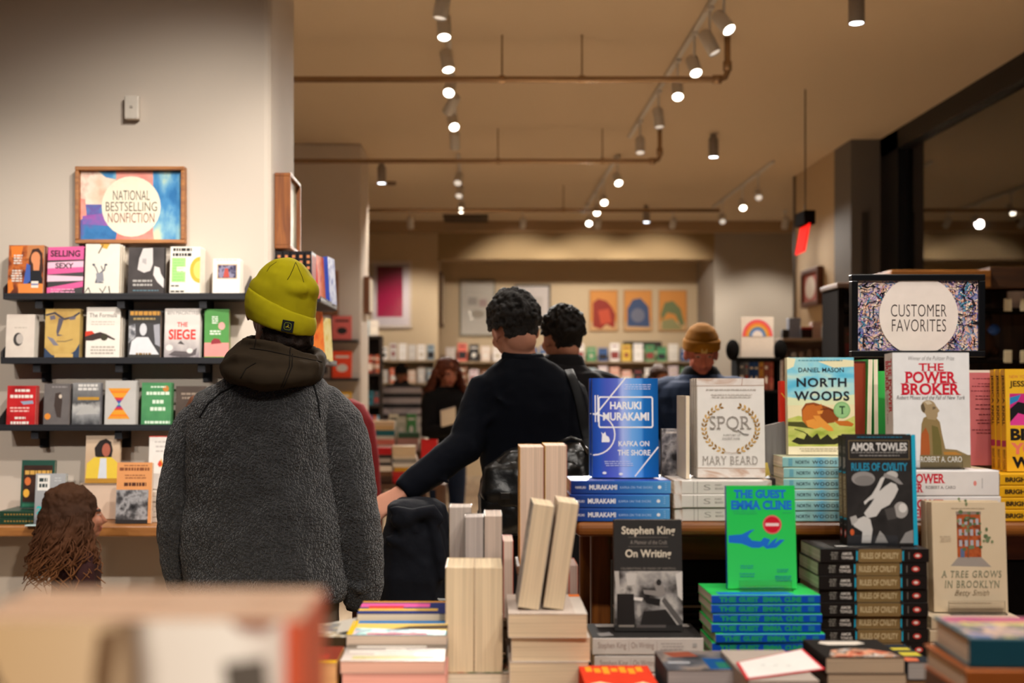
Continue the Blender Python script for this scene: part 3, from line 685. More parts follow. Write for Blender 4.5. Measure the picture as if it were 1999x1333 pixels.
o = shelf_book((342, 752, 400, 830), S3, '#4a3e38', [('R', blotch(['#3e342e', '#54463e'], 7), 342, 752, 400, 830)] + lines('#8a7a6c', 352, 390, 765, 2, 8, 4), 'dark brown book half hidden behind the grey fleece, on the lowest shelf', 0, .02)

# ------------------------------------------------------------------ wooden ledge and what stands on it
LZ = .902; LY = 4.76
t = empty('ledge_shelf', 'wooden display ledge along the white wall below the dark shelves', 'ledge', (-2.0, 5.098, LZ))
MB().bbox(-2.0, .97, LY - 5.098, 0, -.042, 0, woodmat('#7a4a22', '#a8703a', 1, .4, 0), .006).build('board', t)
for px in (-120, 84, 400):
    bx = X(px, 4.8) + 2.0
    MB().bbox(bx - .026, bx + .026, -.3, 0, -.2, -.043, shelfm, .003).build('bracket', t)
def ledge_book(r, d, cover, items, label, t=.02, z=LZ, tilt=.12, **kw):
    return front_book('book', label, r, d, t, cover, tilt=tilt, z=z, front=items, hard=kw.pop('hard', True), **kw)
def easel(label, x, y, z, w, h, tilt, lip=.03, group=None):
    """clear acrylic stand: lip, ledge and leaning back"""
    t = empty('acrylic_easel', label, 'book stand', (x, y, z), group=group)
    m = glassmat('clear_acrylic', .05, refl=1.6, base=.02); th = .0025
    a = math.sin(tilt); c = math.cos(tilt)
    MB().bbox(-w / 2, w / 2, -.004, -.0015, .001, lip, m, .001).build('lip', t)
    MB().bbox(-w / 2, w / 2, -.016, -.0042, .0005, .003, m, .0008).build('foot', t)
    return t
gbk = '#1c4034'
gs = book('book', '', .20, .235, .026, gbk, spine='#1f3a2c', hard=True, page='#c8b890', sref=(0, 0, 100, 12), sp=[('R', '#8a6c34', 8 + 5 * i, 4.6, 11 + 5 * i, 7.4) for i in range(17)])
flat_stack(gs, 2, X(58, 4.8), 4.80, LZ, 'spine', lambda i: ['upper', 'lower'][i] + ' dark green patterned book lying flat on the ledge')
ledge_book((39, 894, 104, 987), 4.88, '#173a30', [('R', '#1a4438', 39, 894, 104, 987), ('R', blotch(['#2a1a16', '#3a241c', '#241410'], 10), 43, 904, 100, 975)] + lines('#c89a4a', 46, 98, 914, 1, 5, 8, .0) + [('E', c, x, y, 6, 8) for c, x, y in (('#c86a34', 52, 935), ('#d8a03a', 50, 958), ('#8a5a34', 84, 938), ('#a87a34', 90, 956))] + [('R', '#2a6a50', 43, 978, 100, 984)],
    'dark green book with gold lettering standing on the flat green pair', z=LZ + 2 * .0268)
ledge_book((66, 924, 125, 1022), 4.79, '#8e8f92', [('R', ramp([(0, '#8a8c90'), (1, '#9c9c9e')], 'Z'), 66, 924, 125, 1022), ('R', '#d8d4ce', 70, 927, 94, 957), ('T', '#2fa8a8', '2002', 70, 987, 112, 1003, {'bold': .05, 'serif': .04})] + lines('#2e3a3a', 73, 90, 933, 2, 11, 7, .05) + lines('#b8b8ba', 102, 118, 932, 2, 5, 2), 'silver grey book with turquoise numerals, standing on the ledge', .024, page='#d8dccc')
t = empty('acrylic_easel', 'clear acrylic stand at the foot of the silver grey book', 'book stand', (X(98, 4.775), 4.775, LZ)); MB().bbox(-.085, .085, -.012, -.002, .001, .032, glassmat('clear_acrylic', .05, refl=1.6, base=.02), .002).build('lip', t); MB().bbox(-.085, .085, -.04, -.0125, .001, .006, mat('#b8cccc', rough=.2), .002).build('foot', t)
hair = '#231815'
ledge_book((165, 852, 232, 944), 4.98, '#c6ac90', [('R', ramp([(0, '#b08a60'), (1, '#d0b8a0')], 'Z'), 165, 852, 232, 944), ('P', hair, [(184, 892), (182, 876), (192, 862), (204, 858), (214, 864), (218, 880), (216, 894), (200, 900)]), ('E', '#a85c48', 205, 880, 8, 13), ('P', '#d8b83c', [(166, 944), (168, 906), (182, 894), (216, 894), (230, 906), (232, 944)]), ('P', '#c8ccd4', [(190, 944), (194, 896), (206, 896), (208, 944)]), ('R', '#a87a28', 166, 935, 232, 944)],
    'tall book with a woman in a yellow jacket, standing behind the child', .02, z=LZ + .1455)
t = empty('riser', 'pale stack-high riser under the book with a yellow jacket', 'riser', (X(200, 5.02), 5.02, LZ)); MB().bbox(-.075, .075, -.045, .04, .001, .1445, mat('#d0b8a4', rough=.6), .004).build('block', t); MB().bbox(-.08, .08, -.05, .045, .1446, .1455, mat('#c8b09a'), .0004).build('top', t)
ob = ledge_book((225, 909, 294, 1027), 4.82, '#c98a56', [('R', '#d08e58', 225, 909, 294, 962), ('R', blotch(['#1c1a1c', '#4a484a', '#9a989a', '#2a282a'], 22, .45, 3), 225, 962, 288, 1020), ('R', '#221e1e', 225, 1020, 288, 1027), ] + lines('#7a4426', 230, 290, 919, 1, 5, 6, .0) + lines('#4a2416', 236, 284, 948, 1, 5, 7, .1) + lines('#8a5434', 234, 288, 914, 1, 5, 2) + lines('#8a5434', 240, 284, 933, 2, 5, 2) + [('R', '#c98a56', 288, 962, 294, 1027)],
    'orange topped paperback with a black and white photograph, standing beside the child', .02, hard=False)
wb = ledge_book((288, 857, 345, 960), 4.95, '#d8d2cc', [('R', '#b83428', 288, 857, 345, 859), ('P', '#d89a2c', [(309, 914), (313, 900), (318, 914), (313, 918)]), ('P', '#c83c28', [(306, 912), (310, 904), (316, 912), (310, 918)])] + lines('#b8b0ac', 298, 340, 867, 3, 9, 3), 'white book with a tiny flame, standing left of the grey fleece', .02, z=LZ + 6 * .0206)
fb = book('book', '', .14, .21, .02, '#c8bcae', spine='#cfc4b6', sref=(0, 0, 100, 10), sp=[('R', '#a8948a', 6, 4, 30, 7), ('R', '#b0603a', 78, 3, 90, 8)])
flat_stack(fb, 6, X(318, 4.87), 4.87, LZ, 'spine', lambda i: ORD[i] + ' pale paperback in the flat pile below the tiny flame book')

# ------------------------------------------------------------------ books on the return of the white wall (they face the aisle)
t = empty('wall_shelf', 'dark aisle shelf on the return of the white wall, behind the beanie', 'shelf', (-.856, 5.43, S1)); MB().bbox(0, .2, -.3, .3, -.016, 0, shelfm, .002).build('shelf_board', t); MB().box(.197, .2, -.3, .3, .0002, .01, shelfm).build('front_lip', t)
t = empty('wall_shelf', 'lower dark aisle shelf on the return of the white wall', 'shelf', (-.856, 5.43, S2)); MB().bbox(0, .2, -.3, .3, -.016, 0, shelfm, .002).build('shelf_board', t); MB().box(.197, .2, -.3, .3, .0002, .01, shelfm).build('front_lip', t)
bs = book('book', '', .14, .2, .029, '#1e1a1c', spine='#1c181a', sref=(0, 0, 100, 14), sp=[('R', '#c07a4c', 8 + 12 * i, 4, 14 + 12 * i, 10) for i in range(7)] + [('R', '#8a3a2c', 92, 3, 96, 11)], front=[('R', '#a03a24', 10, 10, 90, 140)], ref=(0, 0, 100, 150))
for i in range(5):
    b = bs if i == 0 else dup(bs); b['label'] = 'black spined book with orange marks, ' + NTH[i] + ' of the row behind the beanie'
    put(b, T(-.85 + .0155 + .0305 * i, 5.16, S1 + .0004) @ Rz(PI / 2) @ T(.07, 0, 0))
for i, (c, c2, yy, xx, zz, h) in enumerate((('#c84030', '#e0784a', 5.33, -.69, S1, .2), ('#3a50b0', '#c8d0e8', 5.49, -.66, S1, .21), ('#e0582a', '#f08a3a', 5.17, -.70, S2, .21), ('#d8c060', '#e8dca0', 5.34, -.67, S2, .19))):
    b = book('book', ['orange red', 'blue and white', 'bright orange', 'pale yellow'][i] + ' book facing the aisle, seen edge on past the beanie', .13, h, .022, c, front=[('R', blotch([c, c2, c], 14), 0, 0, 100, 150)], ref=(0, 0, 100, 150))
    put(b, T(xx, yy, zz + .0004 + .003) @ Rz(PI / 2 - (.12, .12, .33, .2)[i]) @ Rx(-.06) @ T(.065, .011, 0))
# ------------------------------------------------------------------ tall wooden table at the back of the display
TZ, TY = 1.1685, 2.505
tw = woodmat('#5e3414', '#93571f', 1, .35, 0); tw2 = woodmat('#5a3012', '#8a5220', 1, .35, 2)
t = empty('tall_display_table', 'tall brown wooden table carrying the back row of displayed books', 'table', (.2, TY, 0))
MB().bbox(0, 1.25, 0, .52, TZ - .030, TZ, tw, .012, seg=3).build('tabletop', t)
MB().box(.05, 1.2, .17, .19, TZ - .10, TZ - .031, tw).box(.05, 1.2, .46, .48, TZ - .10, TZ - .031, tw).build('apron', t)
for lx in (.045, 1.165):
    for ly in (.15, .44): MB().bbox(lx, lx + .042, ly, ly + .042, .001, TZ - .0305, tw2, .006).build('leg', t)
blackm = mat('#0d0c0c', rough=.5, var=.1)
t = empty('slatted_heater', 'black slatted heater cabinet standing under the tall wooden table', 'heater', (.30, 2.74, 0))
MB().bbox(0, 1.05, 0, .16, .001, 1.06, blackm, .006).build('casing', t)  # plain right part stands in for the dark under the table
sm = MB()
for i in range(26): sm.box(.05, .46, -.012, .002, .62 + i * .015, .627 + i * .015, mat('#161414', rough=.4))
sm.build('grille', t)
MB().box(.0, .24, -.016, -.0005, .955, .960, mat('#a8a098', rough=.3)).build('trim_strip', t); MB().box(.0, .30, -.016, -.0005, .855, .860, mat('#a8a098', rough=.3)).build('trim_strip', t)
# low table in front
LTZ = .880
t = empty('low_display_table', 'low wide wooden table in the shop front under the front row of books', 'table', (.1, 1.25, 0))
MB().bbox(-1.1, 1.3, .0, 1.39, LTZ - .035, LTZ, woodmat('#6a4420', '#9a6a38', 1, .4, 0), .008).build('tabletop', t)
for lx in (-1.04, 1.19):
    for ly in (.05, 1.28): MB().bbox(lx, lx + .05, ly, ly + .05, .001, LTZ - .0355, tw2, .006).build('leg', t)

def sline(col, x0, x1, y0, y1, txt, **o): return ('T', col, txt, x0, y0, x1, y1, o)
# ---- blue stack and the blue book on it
wh = '#e6e4e8'
kblue = ramp([(0, '#1c3f96'), (.10, '#2a52b0'), (.24, '#4a58b8'), (.38, '#5a6ac4'), (.46, '#a4b4ec'), (.60, '#6ea4e4'), (.74, '#4e90d8'), (.78, '#1d66b4'), (1, '#0f4f92')], 'X', .3)
kspine = ramp([(0, '#5a9ad0'), (.3, '#3a78bc'), (.6, '#2c56a4'), (1, '#1c2c6a')], 'Z', .3)
cat_ = [(1175, 866), (1176, 852), (1174, 846), (1178, 850), (1182, 846), (1184, 853), (1189, 856), (1191, 862), (1190, 866)]
arc_ = [(1159 + 42 * math.cos(a), 851 - 40 * math.sin(a)) for a in [PI / 2 - PI * i / 14 for i in range(15)]]
kart = [('R', kblue, 1157, 741, 1286, 935), ('L', wh, [(1222, 741), (1164, 812)], 2.6), ('L', wh, [(1163, 775), (1163, 826)], 2), ('L', wh, [(1168, 775), (1168, 826)], 2), ('L', wh, arc_, 2.6),
        ('L', wh, [(1172, 778), (1273, 778), (1275, 781), (1275, 834), (1273, 837), (1172, 837), (1170, 834), (1170, 781), (1172, 778)], 2.8), ('L', wh, [(1285, 876), (1240, 932)], 2.6), ('P', wh, cat_),
        sline(wh, 1192, 1253, 787, 802, 'HARUKI', bold=.03), sline(wh, 1178, 1268, 808, 824, 'MURAKAMI', bold=.03), sline(wh, 1208, 1268, 864, 874, 'KAFKA ON', bold=.02), sline(wh, 1206, 1270, 881, 892, 'THE SHORE', bold=.02)] + lines('#c8d0f0', 1218, 1274, 753, 3, 4.2, 1.4, .1) + lines('#c8d0f0', 1180, 1236, 903, 3, 4, 1.3) + [('E', wh, 1180, 926, 4, 2.5), ('E', wh, 1212, 928, 4, 2.5)]
kb = front_book('book', 'blue paperback with a small white cat on its cover, standing on the blue stack', (1157, 741, 1286, 935), 2.56, .026, '#2a52b0', tilt=.07, z=1.2535, front=kart, gloss=.25, spine=kspine)
behind(kb, 1, lambda i: 'blue paperback copy directly behind the standing blue one with the cat', dx=-.003)
ks = book('book', '', .132, .205, .0275, kblue, spine=kspine, gloss=.28, sref=(1113, 938, 1308, 965), front=kart[1:4] + [('E', wh, 1190, 926, 5, 8), ('E', wh, 1250, 926, 5, 8)], ref=(1157, 741, 1286, 935),
    sp=[sline(wh, 1122, 1142, 949, 954, 'HARUKI'), sline(wh, 1149, 1203, 946, 956, 'MURAKAMI', bold=.03), sline('#a8c4ea', 1209, 1272, 949, 954, 'KAFKA ON THE SHORE'), ('E', wh, 1286, 951, 3.5, 3.5)] + lines('#8ab4e0', 1296, 1300, 943, 4, 4, 1.4))
flat_stack(ks, 3, X(1210, 2.52), 2.515, TZ, 'spine', lambda i: ORD[i].split(' from')[0].replace('third', 'lowest').replace('second', 'middle') + ' blue paperback in the flat stack of three under the cat cover', seed=4)
# ---- white stack with the laurel wreath book
mar = blotch(['#cfc4bc', '#d8cfc8', '#b89a88', '#ddd6d0'], 11, .4, 6, (1, 1, 3), dist=1.0)
gold = '#a8803c'; gry = '#6c6460'
leaf = []
for s in (-1, 1):
    for i in range(15):
        a = math.radians(-78 + i * 10.2); cx, cy = 1427.5 + s * 52 * math.cos(a), 836 - 46 * math.sin(a) + 3
        tx, ty = -s * math.sin(a), -math.cos(a)
        for k in (-1, 1):
            nx, ny = s * math.cos(a) * k, -math.sin(a) * k
            ex, ey = cx + tx * 8 + nx * 5.5, cy + ty * 8 + ny * 5.5
            leaf.append(('P', [gold, '#c49a54', '#8a6428'][i % 3], [(cx, cy), (cx + tx * 3 + nx * 5, cy + ty * 3 + ny * 5), (ex, ey), (cx + tx * 6 + nx * 1.5, cy + ty * 6 + ny * 1.5)]))
sart = [('R', mar, 1362, 741, 1494, 754), ('R', mar, 1362, 918, 1494, 935), ('L', '#b09484', [(1362, 756), (1494, 755)], 1.4), ('L', '#b09484', [(1362, 916), (1494, 917)], 1.4), ('L', '#a88474', [(1452, 741), (1450, 755)], 1.4)] + leaf + \
    lines('#b4aaa2', 1380, 1478, 762, 1, 4, 2, .02) + lines('#bcb2aa', 1388, 1470, 772, 2, 4.5, 1.6, .05) + [sline('#8f867f', 1386, 1468, 815, 845, 'SPQR', serif=.09, bold=-.014), ('L', gry, [(1441, 842), (1452, 850), (1462, 851)], 1.8),
    sline(gry, 1412, 1446, 850, 853.5, 'A HISTORY OF'), sline(gry, 1410, 1445, 857, 860.5, 'ANCIENT ROME'), sline('#8f867f', 1371, 1479, 893, 909, 'MARY BEARD', serif=.07, bold=-.012, space=1.15), ('L', '#a89080', [(1410, 884), (1430, 887), (1450, 884)], 1)]
sspine = '#d2cac2'
sb = front_book('book', 'white paperback with a gold laurel wreath standing on the white stack, front copy', (1362, 741, 1494, 935), 2.56, .026, '#dcd6d0', tilt=.06, z=1.2535, front=sart, spine=sspine, gloss=.35)
behind(sb, 2, lambda i: 'white laurel wreath paperback, ' + ['second', 'third'][i] + ' from the front')
ss = book('book', '', .133, .2, .0275, '#dcd6d0', spine=sspine, sref=(0, 0, 200, 27), front=[('R', mar, 1362, 741, 1494, 754), ('R', mar, 1362, 918, 1494, 935)], ref=(1362, 741, 1494, 935), sp=[('R', mar, 0, 0, 16, 27), ('R', mar, 184, 0, 200, 27), ('L', '#9a928c', [(40, 2), (40, 25)], 1.2), ('L', '#9a928c', [(48, 2), (48, 25)], 1.2), sline('#9a928c', 61, 75, 8, 19, 'S', bold=-.01), sline('#8a827c', 84, 98, 7, 11, 'MARY'), sline('#8a827c', 84, 101, 14, 18, 'BEARD')])
flat_stack(ss, 3, X(1411, 2.52), 2.518, TZ, 'spine', lambda i: ['upper', 'middle', 'lowest'][i] + ' white paperback of the flat stack under the laurel wreath book', seed=6)
# page edge, greyscale cover and leaning slips between the stacks
def on_edge(name, label, w, h, t, cover, x, d, z, roll=0.0, yaw=0.0, page=PAGE, flip=False, **kw):
    """stands with the fore-edge towards the camera, front cover to the left (flip: to the right)"""
    o = book(name, label, w, h, t, cover, page=page, **kw)
    put(o, T(x, d, z + t / 2 * abs(math.sin(roll)) + .0004) @ Ry(roll) @ Rz(-PI / 2 + yaw) @ (Rz(0) if not flip else Ry(0)) @ T(-w / 2, 0, 0))
    return o
front_book('book', 'greyscale photograph covered book between the blue and the white display books', (1292, 836, 1346, 932), 2.72, .02, '#4a4648', tilt=.03, z=TZ + .074, front=[('R', blotch(['#2a282a', '#6a686a', '#a8a4a2', '#3a383a'], 30), 1292, 836, 1346, 932), ('R', '#c8c0b8', 1300, 842, 1340, 846)])
b = book('book', 'flat pale book under the greyscale photograph cover', .14, .2, .073, '#b8a89a'); flat(b, X(1319, 2.7), 2.695, TZ, 'spine')
on_edge('book', 'slim book showing cream page edges beside the white wreath copies', .12, .172, .008, '#cfc4b4', X(1342, 2.55), 2.545, 1.2535, page='#e4d2b8')
b = book('book', 'grey and red slim book leaning between the wreath stack and the pale blue stack', .09, .105, .012, '#7a7674', spine='#c83a2c', front=[('R', '#c83a2c', 0, 0, 30, 150), ('R', '#d8c060', 0, 110, 40, 150)], ref=(0, 0, 100, 150)); put(b, T(X(1512, 2.6), 2.6, 1.2535 + .006) @ Ry(-.22) @ T(0, 0.006, 0))
b = book('book', 'flat dark book beneath the slim grey and red one', .10, .07, .083, '#3a3434'); flat(b, X(1516, 2.6), 2.585, TZ, 'spine')
# ---- pale blue stack with the reclining cat cover
sky = blotch(['#5ab4d4', '#7cc6dc', '#a8d4d4', '#e0e0c0'], 9, .35, 4, (1, 1, 3), dist=.8)
gra = blotch(['#8a9a38', '#b4bc58', '#c8c870', '#9aa848'], 16, .4, 4, (1, 1, 2))
cg = '#c06a24'; cg2 = '#8a4416'; cg3 = '#e0943c'
cou = [('P', cg2, [(1567, 822), (1566, 800), (1574, 788), (1590, 786), (1610, 792), (1630, 800), (1640, 814), (1636, 824), (1610, 828), (1586, 832)]), ('P', cg, [(1568, 822), (1568, 802), (1576, 792), (1590, 790), (1600, 800), (1604, 816), (1590, 832), (1578, 834)]),
       ('P', cg, [(1584, 794), (1586, 790), (1590, 793), (1601, 792), (1605, 788), (1606, 794), (1609, 802), (1606, 808), (1596, 810), (1588, 804)]), ('P', cg3, [(1596, 803), (1608, 802), (1606, 808), (1598, 809)]),
       ('P', cg3, [(1574, 822), (1590, 818), (1604, 834), (1592, 838), (1578, 834)]), ('P', cg3, [(1588, 812), (1600, 812), (1626, 836), (1628, 842), (1618, 842), (1600, 832)]), ('P', cg, [(1628, 822), (1656, 822), (1668, 828), (1664, 833), (1640, 831)]), ('L', '#5a2a10', [(1604, 800), (1620, 798), (1634, 808)], 2)]
nart = [('R', sky, 1539, 698, 1670, 790), ('P', '#e6dfb8', [(1539, 698), (1556, 700), (1552, 716), (1539, 722)]), ('P', '#e4dcb4', [(1600, 706), (1650, 702), (1670, 704), (1670, 716), (1630, 718)]), ('R', '#e6d8ac', 1539, 786, 1670, 826), ('P', '#dce0b4', [(1539, 776), (1600, 782), (1670, 770), (1670, 790), (1539, 792)]), ('P', gra, [(1539, 818), (1560, 812), (1600, 824), (1640, 826), (1670, 812), (1670, 872), (1539, 872)]), ('P', '#4a4a20', [(1539, 824), (1568, 824), (1590, 838), (1560, 834), (1539, 832)])] + cou + \
    [('P', '#2c2a18', [(1545, 862), (1556, 854), (1570, 858), (1576, 846), (1584, 856), (1596, 846), (1602, 858), (1616, 848), (1626, 858), (1644, 850), (1650, 862), (1630, 868), (1560, 868)]), ('L', '#2c2a18', [(1552, 838), (1570, 844), (1586, 856)], 1.5), ('R', '#e8dcc0', 1539, 872, 1670, 888), ('E', '#7fae70', 1645, 801, 16.5, 16.5), ('E', '#93c083', 1645, 801, 14, 14), sline('#2a4a2c', 1640, 1651, 793, 809, 'T', serif=.1, bold=.03),
     sline('#22262e', 1561, 1650, 718, 727, 'DANIEL MASON', bold=.01), sline('#1e222a', 1557, 1655, 738, 756, 'NORTH', bold=.03, space=1.1), sline('#1e222a', 1552, 1660, 764, 783, 'WOODS', bold=.03, space=1.1)] + lines('#4a8a9c', 1560, 1650, 703, 1, 4, 1.6, .02) + lines('#a89c80', 1560, 1640, 876, 2, 4, 1.4)
NZ = TZ + 6 * .0222
nb = front_book('book', 'sky blue paperback with a tawny wild cat, standing on the pale blue stack', (1539, 698, 1670, 888), 2.56, .022, '#e0d8b4', tilt=.06, z=NZ, front=nart, gloss=.3)
nsp = ramp([(0, '#e8d8a8'), (.35, '#e4d8b0'), (.45, '#8ac0cc'), (.52, '#a8ccc8'), (.62, '#6aaecb'), (.7, '#9cc8c8'), (1, '#8cbcbc')], 'Z', .4)
ns = book('book', '', .13, .2, .0216, '#c8c8a8', spine=nsp, sref=(1529, 0, 1718, 21), sp=[('R', '#6aa4b4', 1540, 3, 1548, 18)] + [sline('#2a3a44', 1554, 1580, 7, 14, 'NORTH', bold=.02), sline('#3a3a34', 1586, 1634, 7, 14, 'WOODS', bold=.02, space=1.2), sline('#4a4a44', 1650, 1690, 8, 13, 'DANIEL MASON')])
flat_stack(ns, 6, X(1623, 2.52), 2.515, TZ, 'spine', lambda i: ORD[i] + ' pale blue spined paperback in the stack under the wild cat cover', seed=9)
front_book('book', 'bright red small book peeping out behind the wild cat cover', (1524, 742, 1636, 884), 2.605, .02, '#d03020', tilt=.05, z=NZ, front=[('L', '#e0b040', [(1527, 766), (1536, 778)], 2), ('R', '#e0c060', 1527, 852, 1540, 872), ('R', '#2a1a1a', 1531, 856, 1539, 868)])
# ---- riser with red-brown and green books in front of the sign
t = empty('display_riser', 'black display riser behind the wild cat cover stack', 'riser', (.80, 2.67, TZ)); MB().bbox(-.14, .125, 0, .13, .001, .129, blackm, .003).build('block', t); MB().bbox(-.142, .127, -.002, .132, .1292, .1306, mat('#2a2420'), .0005).build('top_board', t)
RZ = TZ + .1308
front_book('book', 'dark red-brown book standing on the riser right of the wild cat cover', (1604, 702, 1691, 880), 2.70, .025, '#7a2c1c', tilt=.03, z=RZ, front=[('R', blotch(['#6a2418', '#8a3824', '#742a1c'], 5, .4, 3, (1, 1, .3)), 1604, 702, 1691, 880), ('R', '#4a1812', 1604, 702, 1691, 706)])
on_edge('book', 'slim green book with its cream page edges forward, first right of the red-brown book', .1, .205, .0115, '#2f9a48', X(1696, 2.69), 2.69, RZ, roll=.02)
on_edge('book', 'slim green book with its cream page edges forward, second right of the red-brown book', .1, .205, .0105, '#35a04c', X(1711, 2.69), 2.69, RZ, roll=-.008)
front_book('book', 'bright green cover showing between slim green books and the white display book', (1714, 722, 1790, 880), 2.72, .02, '#3aa84c', tilt=.02, z=RZ, front=[('R', ramp([(0, '#2c8a40'), (1, '#3fb050')], 'Z'), 1714, 722, 1790, 880)])
# ---- white stack, red lettering
red = '#c4142c'
bust = [('P', '#8a744c', [(1800, 830), (1804, 818), (1816, 812), (1828, 816), (1836, 826), (1840, 850), (1846, 878), (1868, 880), (1890, 890), (1895, 898), (1895, 915), (1796, 915), (1798, 860)]), ('P', '#a4562a', [(1799, 850), (1808, 836), (1814, 850), (1816, 880), (1814, 915), (1796, 915)]), ('P', '#6a6034', [(1820, 832), (1832, 836), (1838, 862), (1840, 900), (1822, 900)]),
        ('E', '#a08a68', 1814, 797, 15, 14), ('P', '#a08a68', [(1822, 788), (1829, 794), (1836, 804), (1832, 808), (1832, 814), (1828, 822), (1812, 820), (1806, 806)]), ('P', '#5a4c38', [(1799, 794), (1804, 788), (1808, 800), (1806, 808), (1801, 804)]), ('P', '#c4b49a', [(1806, 786), (1816, 784), (1822, 790), (1812, 792)]), ('P', '#6a5a44', [(1822, 796), (1828, 796), (1828, 800), (1822, 802)]), ('P', '#b07a34', [(1842, 884), (1866, 884), (1890, 896), (1866, 904), (1846, 900)]), ('R', '#7a6a4a', 1796, 890, 1895, 915)]
pap = '#dedcdc'
part_ = [('R', pap, 1745, 690, 1895, 915)] + bust + [sline('#4a4444', 1776, 1866, 697, 705, 'Winner of the Pulitzer Prize', shear=.25, bold=-.01), sline(red, 1796, 1845, 711, 726, 'THE', serif=.08, bold=.02), sline(red, 1768, 1871, 727, 750, 'POWER', serif=.08, bold=.03), sline(red, 1760, 1878, 750, 773, 'BROKER', serif=.08, bold=.03), sline('#2a2626', 1752, 1886, 774, 782, 'Robert Moses and the Fall of New York', shear=.3), sline('#e0dcd4', 1797, 1878, 893, 904, 'ROBERT A. CARO', serif=.05, bold=.01)]
pz = TZ + 2 * .0526
def psp(x0, x1, y0, y1):
    u = lambda a: x0 + (x1 - x0) * a; v = lambda b: y0 + (y1 - y0) * b
    return [sline(red, u(.05), u(.53), v(.12), v(.50), 'THE POWER', serif=.08, bold=.03), sline(red, u(.06), u(.34), v(.50), v(.86), 'BROKER', serif=.08, bold=.03), sline('#4a4040', u(.36), u(.62), v(.60), v(.72), 'ROBERT A. CARO', serif=.04), ('E', '#d8847c', u(.79), v(.5), 3.2, 5), ('R', '#a8a4a4', u(.85), v(.3), u(.857), v(.7))]
pb = front_book('book', 'thick white paperback with red capitals and a bronze bust, standing on its flat copies', (1745, 690, 1895, 915), 2.56, .052, pap, tilt=.04, z=pz, front=part_, spine='#d8d0cc', gloss=.28, sref=(0, 0, 224, 50), sp=psp(0, 224, 0, 50))
ps = book('book', '', .156, .2345, .052, pap, spine='#dad4d2', sref=(0, 0, 224, 50), sp=psp(0, 224, 0, 50), front=[('R', '#b8a888', 1796, 890, 1895, 915)], ref=(1745, 690, 1895, 915))
flat_stack(ps, 2, X(1838, 2.52), 2.513, TZ, 'spine', lambda i: ['upper', 'lower'][i] + ' thick white paperback lying flat under the bronze bust cover', seed=2, jyaw=.006)
easel('clear acrylic stand at the foot of the bronze bust cover', X(1825, 2.556), 2.552, pz, .11, .2, .05, .018)
front_book('book', 'dusty pink book with small dark print, standing behind the bronze bust cover', (1878, 729, 1992, 912), 2.66, .018, '#b85c60', tilt=.03, z=pz, front=[('R', blotch(['#a84e54', '#c06a6c', '#b85c60'], 4), 1878, 729, 1992, 912), ('R', '#d8c8b8', 1878, 726, 1992, 731)] + sum([lines('#6a2c34', 1897, 1950, y, 1, 5, 1.6, .3) for y in (742, 752, 757, 766, 776, 782, 793, 801, 812, 823, 829, 842, 848)], []))
# ---- yellow stack
yel = '#dba31c'
yart = [('R', blotch(['#d89a14', '#e4b02c', '#dca41e'], 4), 1966, 722, 2105, 922), ('P', '#c02878', [(1974, 770), (2100, 770), (2100, 832), (1974, 832)]), ('P', '#181418', [(1974, 800), (1990, 786), (2010, 790), (2040, 776), (2060, 800), (2050, 832), (1974, 832)]), ('P', '#2a80b8', [(1974, 778), (1996, 772), (1990, 784), (1974, 792)]), ('P', '#d83c8c', [(1974, 826), (1990, 808), (2010, 814), (2010, 832), (1974, 832)]),
        sline('#1a1414', 1974, 2098, 838, 862, 'BRIGHT', bold=.05), sline('#e0745c', 1974, 2098, 866, 889, 'YOUNG', bold=.05), sline('#1a1414', 1976, 2098, 893, 916, 'WOMEN', bold=.05), sline('#3a2a10', 1974, 2090, 745, 760, 'JESSICA KNOLL', bold=.03), sline('#c86a3c', 1974, 2080, 734, 740, 'NEW YORK TIMES BESTSELLER')]
ysp = [sline('#2a1c10', 10, 68, 5, 18, 'JESSICA', bold=.03), sline('#2a1c10', 72, 110, 5, 18, 'KNOLL', bold=.03), ('R', '#a83050', 140, 2, 152, 22), sline('#3a2810', 158, 196, 6, 17, 'BRIGHT YOUNG')]
yz = TZ + 4 * .0246
yb = front_book('book', 'yellow paperback with a pink and black face, front copy at the picture edge', (1966, 722, 2105, 922), 2.56, .024, yel, tilt=.05, z=yz, front=yart, spine='#d89c18', sref=(0, 0, 200, 24), sp=ysp)
behind(yb, 2, lambda i: 'yellow paperback, ' + ['second', 'third'][i] + ' of the standing yellow row')
ys = book('book', '', .14, .21, .024, yel, spine='#d9a01a', sref=(0, 0, 200, 24), sp=[sline('#2a1c10', 10, 60, 7, 17, 'BRIGHT', bold=.05), sline('#c83c50', 66, 110, 7, 17, 'YOUNG', bold=.05), sline('#2a1c10', 116, 166, 7, 17, 'WOMEN', bold=.05)])
flat_stack(ys, 4, X(2052, 2.52), 2.515, TZ, 'spine', lambda i: ORD[i] + ' yellow spined paperback in the flat yellow stack', seed=3)

